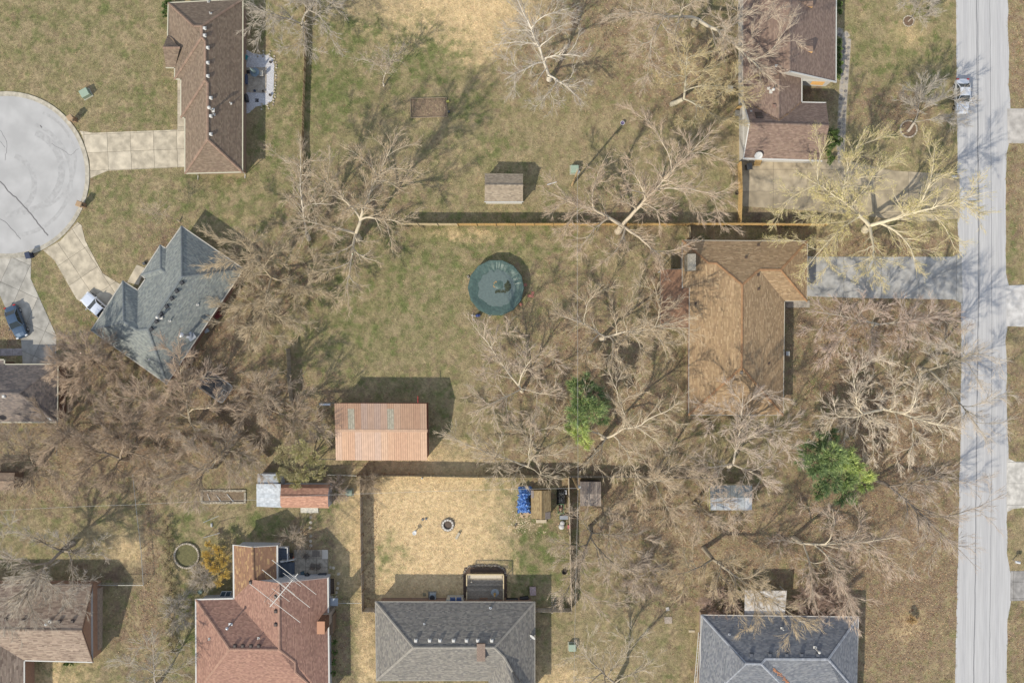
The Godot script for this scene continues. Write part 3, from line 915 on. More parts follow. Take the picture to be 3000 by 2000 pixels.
	roof(h, [[p.a, p.b, p.c, p.d, p.r1, p.r0], A(p, "d e r1"), A(p, "e f r0 r1")], st, [[p.d, p.r1], [p.r1, p.e], [p.r0, p.r1]])
	walls(h, A(p, "a b c d e f"), 2.55, M(S(128, 92, 72), 0.9, "fine", 1.6), 0.35)
	trim("gutter", h, A(p, "a b c d e f"), M(S(206, 200, 176), 0.6))
	vent(h, 11, 1160, white)
	dish(h, G(150, 1226, 3.2), Vector3(-0.3, 0.5, 0.8)); dish(h, G(0, 1232, 3.0), Vector3(-0.3, 0.5, 0.8))
	# 4. mottled brown gable house, lower left
	p = V({"a": [-190, 1711, 2.6], "b": [270, 1712.6, 2.6], "c": [271, 1939.6, 2.6], "d": [70, 1934.5, 2.6], "e": [70, 2120, 2.6], "f": [-190, 2120, 2.6], "r0": [-190, 1843, 5.1], "r1": [239, 1848, 5.1], "v": [-40, 1868, 4.75], "w": [-40, 2120, 4.75]})
	h = thing("gable_house", "mottled brown shingled gable house with plain brown siding on its end wall", "house", G(80, 1840))
	st = {"pal": [S(156, 136, 118), S(146, 126, 109), S(164, 144, 125), S(128, 108, 93), S(150, 130, 112)], "tab": 0.55, "jit": 0.5, "spread": 0.11}
	roof(h, [A(p, "a b r1 r0"), A(p, "r0 r1 c d v"), A(p, "v d e w")], st, [[p.r0, p.r1]])
	walls(h, A(p, "a b c d e f"), 2.55, M(S(166, 128, 102), 0.85, "soft", 0.5), 0.25)
	var gw := MB.new()
	gw.tri(p.b + Vector3(-0.25, -0.05, 0), p.r1 + Vector3(-0.25, -0.05, 0), p.c + Vector3(-0.25, -0.05, 0))
	part("gable_wall", gw, M(S(166, 128, 102), 0.85, "soft", 0.5), h)
	trim("rake_trim", h, [p.b, p.r1, p.c], M(S(112, 86, 70), 0.8), 0.1, 0.16)
	trim("gutter", h, [p.c, p.d, p.e], white)
	trim("gutter", h, [p.a, p.b], M(S(120, 108, 100), 0.7))
	var lg := MB.new(); lg.bar(G(291, 1720, 0.5), G(290, 1900, 0.5), 0.35, 0.9)
	part("stone_ledge", lg, M(S(176, 156, 136), 0.9, "blotch", 0.6), h)
	for q in [[17, 1814], [69, 1816], [174, 1819], [212, 1819]]: vent(h, q[0], q[1], brownv)
	pipe(h, 145, 1822, 0.8, 0.09, white, true)
	# 5. red brown house with the aerial
	p = VH({"na": [683, 1596, 2.7], "nb": [811.5, 1598, 2.7], "nr": [738, 1602, 3.75], "nr2": [741.5, 1697, 3.75], "ne": [812, 1704, 2.7], "nw": [684.5, 1752, 2.7],
		"E0": [960, 1692, 2.7], "E1": [964, 2060, 2.7], "R0": [816, 1707.6, 5.05], "R1": [817.5, 1904, 5.05], "x1": [863, 1940, 4.35], "x2": [864, 1969, 4.35], "x3": [905, 2000, 3.5], "x4": [945, 2040, 2.75],
		"wa": [573, 1756, 2.7], "wr": [672, 1902, 5.05], "wb": [574, 2030, 2.7], "s": [700, 2045, 2.7], "wi": [683, 1753, 2.7], "g0": [741, 1698, 3.76]}, 1.33)
	h = thing("red_house", "red brown shingled house carrying a big white television aerial, brown wing to the north", "house", G(780, 1830))
	st = {"pal": [S(162, 121, 102), S(154, 114, 97), S(168, 127, 107), S(147, 108, 92)], "cap": [S(168, 129, 109)], "tab": 0.3, "spread": 0.07}
	roof(h, [A(p, "E0 E1 x4 x3 x2 x1 R1 R0"), [p.g0, p.R0, p.R1, p.wi, p.nw], A(p, "wa wi R1 wr"), A(p, "wa wr wb"), A(p, "wb wr R1 x1 x2 x3 x4 s")], st,
		[[p.R0, p.R1], [p.wr, p.R1], [p.wa, p.wr], [p.wr, p.wb], [p.R1, p.x1], [p.x1, p.x2], [p.x2, p.x4]])
	st = {"pal": [S(148, 110, 82), S(141, 103, 76), S(156, 118, 84), S(146, 107, 80), S(146, 108, 80), S(174, 138, 92)], "tab": 0.5, "jit": 0.5, "spread": 0.08}
	roof(h, [[p.na, p.nr, p.nr2, p.nw], [p.nr, p.nb, p.ne, p.nr2]], st, [[p.nr, p.nr2]])
	var wall5 := M(S(206, 210, 216), 0.75, "fine", 0.8)
	walls(h, [p.na, p.nb, p.ne, G(815, 1692, 2.7), p.E0, p.E1, p.s, p.wb, p.wa, p.wi], 2.6, wall5, 0.3)
	for tri_ in [[p.na, p.nr, p.nb], [G(690, 1692, 2.7), p.R0, p.E0]]:
		gw = MB.new()
		gw.tri(tri_[0] + Vector3(0, -0.06, 0.12), tri_[1] + Vector3(0, -0.06, 0.12), tri_[2] + Vector3(0, -0.06, 0.12))
		part("gable_wall", gw, wall5, h)
	trim("gutter", h, [p.na, p.nw], white, 0.2); trim("gutter", h, [p.nb, p.ne], white, 0.2); trim("gutter", h, [p.E0, p.E1], white, 0.2); trim("gutter", h, [p.wi, p.wa, p.wb], white, 0.2)
	trim("rake_trim", h, [p.na, p.nr, p.nb], white, 0.07, 0.16); trim("rake_trim", h, [p.ne, p.R0, p.E0], M(S(190, 176, 172), 0.7), 0.07, 0.16)
	for q in [[688, 1891], [711, 1891], [735, 1891], [758, 1891], [734, 1705], [808, 1747], [808, 1790], [808, 1829]]: vent(h, q[0], q[1], brownv)
	pipe(h, 675, 1830, 1.2, 0.1, zinc, true); pipe(h, 757, 1869, 0.4, 0.06, white); pipe(h, 613, 1871, 0.4, 0.06, white)
	window(h, G(816, 1702, 0) + Vector3(0.5, 0, 0.5), G(830, 1702, 0) + Vector3(0.9, 0, 0.5), 2.0, 2.9, Vector3(0, 0, -1), 1)
	chimney(h, G(972, 1790), Vector3(0.9, 6.0, 1.5), [S(122, 84, 60), S(140, 98, 70), S(104, 72, 54)], M(S(186, 130, 94), 0.5, "fine", 1.0, 0.3), "chimney")
	var vs := MB.new(); vs.bar(G(741.5, 1612, 3.84), G(742.5, 1692, 3.84), 0.35, 0.1)
	part("ridge_vent", vs, brownv, h)
	var aw := MB.new(); aw.cbox(G(973, 1763, 2.2), Vector3(1.5, 0.1, 1.0), 0.02)
	part("door_awning", aw, M(S(152, 160, 170), 0.4, "fine", 1.0, 0.3), h)
	var bay := MB.new(); bay.slab(flat([[962, 1795], [985, 1788], [985, 1838], [962, 1855]]), 0.0, 2.0)
	part("side_bay", bay, M(S(132, 108, 84), 0.9, "fine", 1.4), h)
	# aerial: a mast with a long boom and cross rods
	var mast := on_roof(h, 800, 1735)
	var at := thing("television_aerial", "large white television aerial with long cross rods above the red brown roof", "antenna", Vector3(mast.x, mast.y, mast.z))
	var am := M(S(214, 212, 206), 0.5, "fine", 2.0, 0.3)
	var hh := 9.0
	var mm := MB.new(); mm.tube([mast + Vector3(0, -0.1, 0), Vector3(mast.x, hh, mast.z)], [0.035], 6)
	part("mast", mm, am, at)
	var b0 := G(790, 1777, hh); var b1 := G(872, 1680, hh)
	var bm := MB.new(); bm.bar(b0, b1, 0.09, 0.06); bm.bar(b0.lerp(b1, 0.14) + Vector3(0, 0.3, 0), b0.lerp(b1, 0.83) + Vector3(0, 0.3, 0), 0.05, 0.05)
	bm.bar(b0.lerp(b1, 0.14), b0.lerp(b1, 0.14) + Vector3(0, 0.3, 0), 0.05, 0.05); bm.bar(b0.lerp(b1, 0.83), b0.lerp(b1, 0.83) + Vector3(0, 0.3, 0), 0.05, 0.05)
	part("boom", bm, am, at)
	for r in [[730, 1709, 879, 1823, 0.05], [767, 1668, 907, 1779, 0.05], [796, 1640, 926, 1741, 0.05], [829, 1678, 881, 1717, 0.035], [796, 1723, 848, 1762, 0.035], [812, 1701, 863, 1742, 0.035]]:
		var rd := MB.new(); rd.bar(G(r[0], r[1], hh + 0.02), G(r[2], r[3], hh + 0.02), r[4], r[4])
		part("cross_rod", rd, am, at)
	for k in 14:
		var c := b0.lerp(b1, 0.05 + k * 0.066) + Vector3(0, 0.03, 0)
		var d := Vector3(0.77, 0, 0.63) * (0.55 - 0.02 * k)
		var rd := MB.new(); rd.bar(c - d, c + d, 0.022, 0.022)
		part("short_rod", rd, am, at)
	# 6. charcoal hip roof
	p = VH({"a": [1099.5, 1762, 2.8], "b": [1567, 1763, 2.8], "c": [1567, 2060, 2.8], "cc": [1520, 2060, 2.8], "d": [1470, 1993, 2.8], "e": [1102.5, 1993, 2.8], "r0": [1211, 1897, 5.0], "r1": [1448.6, 1897, 5.0], "r2": [1476, 1924, 4.55], "r3": [1500, 1967, 4.4], "r4": [1520, 2060, 4.4], "v": [1430, 1993, 2.8]}, 1.40)
	h = thing("charcoal_house", "charcoal and grey hip roofed house with seven pale square vents and a brick chimney", "house", G(1330, 1880))
	st = {"pal": [S(130, 125, 117), S(121, 117, 111), S(138, 133, 124), S(112, 109, 105)], "cap": [S(152, 146, 136)], "tab": 0.33, "jit": 0.3, "spread": 0.09}
	roof(h, [A(p, "a b r1 r0"), A(p, "a r0 e"), A(p, "e r0 r1 r2 v"), [p.v, p.r2, p.r3, p.r4, G(1440, 2060, 2.8)], A(p, "b c r4 r3 r2 r1")], st, [[p.a, p.r0], [p.e, p.r0], [p.r0, p.r1], [p.b, p.r1], [p.r1, p.r2], [p.r2, p.r3]])
	walls(h, A(p, "a b c cc d e"), 2.7, M(S(158, 128, 108), 0.9, "fine", 1.0))
	trim("gutter", h, A(p, "e a b c"), M(S(170, 164, 154), 0.7), 0.1, 0.1)
	trim("gutter", h, A(p, "d e"), M(S(170, 164, 154), 0.7), 0.1, 0.1)
	for x in [1218.4, 1259, 1289, 1329, 1367, 1400, 1441]: vent(h, x, 1875.5, white)
	pipe(h, 1243, 1827, 0.35, 0.05, zinc); pipe(h, 1437, 1781, 0.35, 0.07, zinc)
	var cb := on_roof(h, 1410, 1925)
	chimney(h, Vector3(cb.x, 0, cb.z - 0.9), Vector3(0.95, 5.9, 2.1), [S(132, 88, 68), S(150, 104, 82), S(112, 76, 62), S(176, 136, 112)], M(S(150, 128, 112), 0.9, "blotch", 1.2))
	dish(h, on_roof(h, 1560, 1862), Vector3(-0.6, 0.55, 0.6))
	# bay window on the north wall
	var bw := MB.new(); bw.slab(flat([[1302, 1768], [1312, 1740], [1358, 1740], [1367, 1768]]), 0.3, 2.2)
	var by := part("bay_window", bw, M(S(198, 196, 182), 0.7), h)
	for q in [[1318, 1334], [1337, 1352]]:
		var pn := MB.new()
		pn.quad(G(q[0], 1749, 2.214), G(q[1], 1749, 2.214), G(q[1], 1762, 2.214), G(q[0], 1762, 2.214))
		part("skylight_pane", pn, M(S(70, 84, 122), 0.1, ""), by)
	# 7. blue grey house, lower right
	p = VH({"a": [2055, 1801, 2.7], "b": [2515.7, 1806.7, 2.7], "c": [2507, 2090, 2.7], "c2": [2440, 2090, 2.7], "d": [2048, 2090, 2.7], "r1": [2186, 1944, 5.44], "r2": [2230.6, 1945, 5.44], "r3": [2243.6, 1930, 5.2], "r4": [2426.8, 1931, 5.2], "s1": [2030, 2090, 2.8], "s2": [2376, 2090, 3.0], "s3": [2410, 2090, 2.9], "e4": [2512, 2030, 2.75]}, 1.20)
	h = thing("blue_grey_house", "blue grey hip roofed house at bottom right with five dark vents and pale ridges", "house", G(2290, 1930))
	st = {"pal": [S(122, 125, 131), S(114, 117, 124), S(130, 132, 136), S(106, 110, 118)], "cap": [S(158, 162, 170), S(148, 153, 162)], "tab": 0.32, "spread": 0.08}
	roof(h, [A(p, "a b r4 r3 r2 r1"), [p.a, p.r1, p.s1, p.d], [p.r1, p.r2, p.s2, p.s1], [p.r2, p.r3, p.s3, p.s2], [p.r3, p.r4, p.e4, p.c, p.s3], [p.b, p.e4, p.r4]], st, [[p.a, p.r1], [p.b, p.r4], [p.r1, p.r2], [p.r2, p.r3], [p.r3, p.r4], [p.r1, p.s1], [p.r2, p.s2], [p.r4, p.e4]])
	walls(h, A(p, "a b c d"), 2.6, M(S(176, 152, 132), 0.9, "fine", 1.0))
	trim("gutter", h, A(p, "d a b c"), M(S(206, 202, 196), 0.6), 0.13, 0.12)
	for x in [[2201, 1917], [2255.5, 1917], [2305, 1917], [2348.7, 1917], [2396, 1917.5]]: vent(h, x[0], x[1], M(S(92, 97, 108), 0.6), 0, 0.4)
	pipe(h, 2137, 1858, 0.3, 0.06, zinc); pipe(h, 2291, 1840, 0.7, 0.07, white); pipe(h, 2388, 1897, 1.4, 0.09, white, true)
	dish(h, on_roof(h, 2348, 1816), Vector3(-0.2, 0.4, 0.9))
	leaf_line(h, [[2266, 1958], [2272, 1966], [2284, 1972], [2300, 1990], [2310, 2000]], 160, 0.22, [S(196, 130, 84), S(180, 116, 74), S(208, 150, 104)])
	var pc := thing("patio_cover", "weathered white flat patio cover on posts behind the blue grey house", "patio cover", G(2244, 1765))
	var pr := MB.new(); pr.slab(PackedVector2Array([v2(G(2183, 1729, 2.3)), v2(G(2306, 1730, 2.3)), v2(G(2300, 1800, 2.3)), v2(G(2182, 1801, 2.3))]), 2.22, 2.3)
	part("cover", pr, M(S(206, 200, 194), 0.9, "blotch", 0.42), pc)
	for q in [[2186, 1733], [2302, 1733], [2244, 1733]]:
		var po := MB.new(); po.bar(G(q[0], q[1], 2.22), Vector3(G(q[0], q[1], 2.22).x, 0, G(q[0], q[1], 2.22).z), 0.1, 0.1)
		part("post", po, white, pc)
	# 8. tan house
	p = VH({"nw": [1999, 703.6, 2.7], "ne": [2366.7, 706, 2.7], "se1": [2365, 882, 2.7], "in": [2299.4, 882, 2.7], "se": [2295, 1216, 2.7], "sw": [2017.6, 1215.5, 2.7], "w1": [2020, 843, 2.7], "w2": [1999, 843, 2.6], "a1": [2075.7, 770, 3.95], "a2": [2099.7, 771, 4.0], "k": [2175.5, 834, 5.2], "s1": [2173.7, 1076, 5.2], "e1": [2225, 790, 4.3], "e2": [2288, 790, 4.3]}, 1.10)
	h = thing("tan_house", "large tan streaky shingled house between the bare trees and the street drive", "house", G(2180, 950))
	st = {"pal": [S(158, 130, 93), S(152, 124, 89), S(164, 136, 98), S(147, 120, 86), S(174, 146, 108), S(156, 128, 92)], "cap": [S(158, 118, 78), S(166, 124, 82)], "tab": 0.42, "jit": 0.55, "spread": 0.08, "expo": 0.15}
	roof(h, [A(p, "nw ne e2 e1 k a2 a1"), A(p, "nw a1 w1 w2"), A(p, "w1 a1 a2 k s1 sw"), A(p, "k e1 in se s1"), A(p, "sw s1 se"), A(p, "e1 e2 se1 in"), A(p, "ne se1 e2")], st,
		[[p.nw, p.a1], [p.a1, p.a2], [p.a2, p.k], [p.k, p.e1], [p.e1, p.e2], [p.e2, p.ne], [p.e2, p.se1], [p.k, p.s1], [p.s1, p.sw], [p.s1, p.se]])
	walls(h, A(p, "nw ne se1 in se sw w1 w2"), 2.62, M(S(168, 130, 104), 0.9, "fine", 1.0))
	trim("gutter", h, A(p, "w2 nw ne se1 in se sw w1"), M(S(188, 178, 160), 0.6), 0.09, 0.1)
	for q in [[2222, 718], [2186, 754], [2221, 805], [2222, 846], [2039, 889], [2252, 1065]]: pipe(h, q[0], q[1], 0.3, 0.07, M(S(96, 76, 62), 0.7))
	vent(h, 2172.5, 1091, M(S(150, 138, 124), 0.7), 0, 0.3)
	var ch := G(2012, 778)
	chimney(h, Vector3(ch.x - 0.4, 0, ch.z), Vector3(0.95, 4.7, 2.0), [S(160, 152, 134), S(146, 138, 120), S(174, 166, 150), S(132, 126, 112)], M(S(166, 158, 142), 0.9, "blotch", 1.0), "stone_chimney")
	var pt := thing("patio_roof", "flat red brown patio roof on posts joined to the tan house", "patio roof", G(1978, 875))
	var pf := MB.new(); pf.slab(PackedVector2Array([v2(G(1935, 789, 2.5)), v2(G(2019, 788, 2.5)), v2(G(2020, 960, 2.5)), v2(G(1935, 960, 2.5))]), 2.42, 2.5)
	part("cover", pf, M(S(152, 112, 82), 0.9, "blotch", 0.3), pt)
	for q in [[1939, 793], [1939, 875], [1939, 956]]:
		var po := MB.new(); var g := G(q[0], q[1], 2.42); po.bar(g, Vector3(g.x, 0, g.z), 0.12, 0.12)
		part("post", po, white, pt)
	trim("fascia", pt, [G(2019, 788, 2.47), G(1935, 789, 2.47), G(1935, 960, 2.47), G(2020, 960, 2.47)], M(S(186, 178, 168), 0.7), 0.05, 0.1)
	var stp := MB.new(); stp.slab(flat([[2302, 880], [2372, 880], [2372, 901], [2302, 901]]), 0.0, 0.14)
	part("porch_slab", stp, M(S(170, 160, 146), 0.9, "blotch", 0.4), h)
	var mbx := MB.new(); mbx.cbox(G(2304, 1035, 0.7), Vector3(0.5, 1.4, 0.6), 0.05)
	part("meter_box", mbx, M(S(188, 190, 188), 0.6), h)
	# 9. dormer house
	p = V({"e0": [2451, -90, 2.7], "e1": [2450, 240, 2.7], "r0": [2315, -90, 6.7], "r1": [2314, 209, 6.7], "w1": [2176.5, 225, 3.0], "w0": [2176.5, -90, 3.0], "br0": [2281.8, 205, 4.7], "br1": [2281.8, 355.5, 4.7], "be0": [2349.7, 215, 2.7], "be1": [2349.7, 299, 2.7], "bw1": [2177, 297, 2.7],
		"gn": [2419.8, 300.7, 2.7], "gr1": [2428.4, 368.3, 5.3], "gs": [2407.7, 471.3, 2.7], "gw": [2178, 464, 2.7], "gr0": [2195.7, 360.3, 5.3], "gnw": [2178, 296.6, 2.7]})
	h = thing("dormer_house", "brown gabled house with two dormers and an attached garage, top right", "house", G(2310, 240))
	st = {"pal": [S(140, 117, 102), S(132, 109, 96), S(146, 123, 108), S(126, 104, 92)], "tab": 0.32, "spread": 0.06}
	roof(h, [A(p, "e0 e1 r1 r0"), A(p, "r0 r1 w1 w0"), [p.br0, p.be0, p.be1, p.br1], [p.w1, p.br0, p.br1, p.bw1], [p.gnw, p.gn, p.gr1, p.gr0], [p.gr0, p.gr1, p.gs, p.gw]], st, [[p.r0, p.r1], [p.br0, p.br1], [p.gr0, p.gr1]])
	var wl := M(S(206, 202, 194), 0.75, "fine", 0.7)
	walls(h, [p.w0, p.e0, p.e1, G(2352, 236, 2.7), p.be1, p.gn, p.gs, p.gw, p.w1], 2.65, wl, 0.3)
	gw = MB.new()
	gw.tri(p.gnw + Vector3(0.15, 0, 0), p.gr0 + Vector3(0.15, -0.06, 0), p.gw + Vector3(0.15, 0, 0))
	gw.tri(p.gn + Vector3(-0.3, 0, 0), p.gr1 + Vector3(-0.3, -0.06, 0), p.gs + Vector3(-0.3, 0, 0))
	gw.tri(p.e1 + Vector3(0, 0, -0.3), p.r1 + Vector3(0, -0.06, -0.3), p.w1 + Vector3(0, 0, -0.3))
	part("gable_wall", gw, wl, h)
	trim("rake_trim", h, [p.e1, p.r1, p.br0], white, 0.16, 0.2); trim("rake_trim", h, [p.gnw, p.gr0, p.gw], white, 0.12, 0.18); trim("rake_trim", h, [p.gn, p.gr1, p.gs], M(S(150, 126, 116), 0.8), 0.08, 0.12)
	trim("gutter", h, [p.e0, p.e1], M(S(214, 216, 208), 0.6)); trim("gutter", h, [p.be0, p.be1, p.gn], white); trim("gutter", h, [p.gs, p.gw], white, 0.2, 0.2); trim("gutter", h, [p.w0, p.w1, p.bw1], M(S(196, 184, 168), 0.7))
	for dz in [[2331, 2, 2383, 2], [2331, 134, 2383, 134]]:
		var y0: float = dz[1]
		# small gabled box standing out of the east slope
		var f := V({"a": [2332, y0, 6.1], "b": [2383, y0, 5.9], "c": [2383, y0 + 17, 5.2], "d": [2343, y0 + 15, 5.2], "bt": [2371, y0 + 28, 4.2], "n": [2383, y0 - 17, 5.2], "nd": [2343, y0 - 15, 5.2]})
		var dm := MB.new()
		dm.tri(f.d, f.c, f.bt); dm.tri(f.nd, f.n, f.n + Vector3(-0.5, -1.0, 0)); dm.quad(f.c + Vector3(-0.12, 0, 0), f.b + Vector3(-0.12, -0.05, 0), f.n + Vector3(-0.12, 0, 0), f.n + Vector3(-0.3, -1.1, 0)); dm.tri(f.c + Vector3(-0.12, 0, 0), f.n + Vector3(-0.3, -1.1, 0), f.bt)
		var d := part("dormer", dm, M(S(226, 178, 108), 0.8, "soft", 0.8), h)
		var sm := MB.new()
		shingle_face(sm, [f.a, f.b, f.c, f.d], st.pal, 0.145, 0.32, 0.1, 0.06); shingle_face(sm, [f.a, f.b, f.n, f.nd], st.pal, 0.145, 0.32, 0.1, 0.06)
		var s2 := part("shingle", sm, shingle_mat(), d); s2.set_meta("kind", "stuff")
	var pg := MB.new(); pg.quad(G(2374, 247, 0.9), G(2410, 250, 0.9), G(2420, 238, 2.4), G(2384, 233, 2.4))
	part("porch_gable", pg, M(S(226, 170, 84), 0.8, "soft", 0.8), h)
	dish(h, on_roof(h, 2219.6, 458), Vector3(-0.1, 0.8, 0.6), 0.5)
	for q in [[2269, 310]]: vent(h, q[0], q[1], M(S(150, 118, 104), 0.8))
	pipe(h, 2260, 268, 0.8, 0.1, white, true); pipe(h, 2252, 259, 0.5, 0.07, white); pipe(h, 2275, 193, 0.4, 0.07, white); pipe(h, 2201, 326, 0.3, 0.05, white)
	var sk := MB.new(); sk.cbox(on_roof(h, 2224, 337) + Vector3(0, 0.08, 0), Vector3(0.9, 0.16, 1.2), 0.04, Basis(Vector3.RIGHT, -0.7))
	part("skylight", sk, M(S(74, 66, 64), 0.2), h)
	leaf_line(h, [[2282, 352], [2310, 332], [2347, 300]], 90, 0.1, [S(150, 120, 88), S(128, 100, 76)]); leaf_line(h, [[2278, 352], [2230, 322], [2210, 308]], 70, 0.1, [S(150, 120, 88), S(128, 100, 76)])
	window(h, G(2173, 420) + Vector3(0.6, 0, 0), G(2173, 440) + Vector3(0.6, 0, 0), 1.0, 2.1, Vector3(-1, 0, 0), 2)

func v2(p: Vector3) -> Vector2:
	return Vector2(p.x, p.z)

# ---------------------------------------------------------------- trees
class Wood:
	var v := PackedVector3Array()
	var n := PackedVector3Array()
	var ix := PackedInt32Array()
	func tube(path: PackedVector3Array, r0: float, r1: float, sides: int) -> void:
		var last := path.size() - 1
		var start := v.size()
		var u := Vector3.ZERO
		for i in last + 1:
			var t := (path[mini(i + 1, last)] - path[maxi(i - 1, 0)]).normalized()
			if i == 0: u = t.cross(Vector3(0.31, 0.2, 0.93) if absf(t.z) < 0.8 else Vector3(0.93, 0.2, 0.31)).normalized()
			else: u = (u - t * u.dot(t)).normalized()
			var w := t.cross(u)
			var r := lerpf(r0, r1, float(i) / last)
			for k in sides:
				var a := TAU * k / sides
				var d := u * cos(a) + w * sin(a)
				v.append(path[i] + d * r); n.append(d)
		for i in last:
			var b := start + i * sides
			for k in sides:
				var j := (k + 1) % sides
				ix.append(b + k); ix.append(b + sides + j); ix.append(b + j)
				ix.append(b + k); ix.append(b + sides + k); ix.append(b + sides + j)
	func twig(a: Vector3, b: Vector3, r: float) -> void:
		var t := (b - a).normalized()
		var u := t.cross(Vector3.UP if absf(t.y) < 0.9 else Vector3.RIGHT).normalized()
		var w := t.cross(u)
		var s := v.size()
		var d1 := u * -0.5 + w * 0.866; var d2 := u * -0.5 - w * 0.866
		v.append(a + u * r); v.append(a + d1 * r); v.append(a + d2 * r); v.append(b)
		n.append(u); n.append(d1); n.append(d2); n.append(t)
		ix.append(s); ix.append(s + 3); ix.append(s + 1)
		ix.append(s + 1); ix.append(s + 3); ix.append(s + 2)
		ix.append(s + 2); ix.append(s + 3); ix.append(s)
	func mesh(o: Vector3) -> ArrayMesh:
		for i in v.size(): v[i] -= o
		var a := []
		a.resize(Mesh.ARRAY_MAX)
		a[Mesh.ARRAY_VERTEX] = v; a[Mesh.ARRAY_NORMAL] = n; a[Mesh.ARRAY_INDEX] = ix
		var m := ArrayMesh.new()
		m.add_surface_from_arrays(Mesh.PRIMITIVE_TRIANGLES, a)
		return m

var tr := RandomNumberGenerator.new()
var tri_total := 0

func rnd_dir() -> Vector3:
	return Vector3(tr.randfn(), tr.randfn(), tr.randfn()).normalized()

func bend(a: Vector3, dir: Vector3, l: float, segs: int, wobble: float, up: float) -> PackedVector3Array:
	var p := PackedVector3Array([a])
	var d := dir
	for i in segs:
		d = (d + rnd_dir() * wobble + Vector3(0, up, 0)).normalized()
		a += d * l / segs
		p.append(a)
	return p

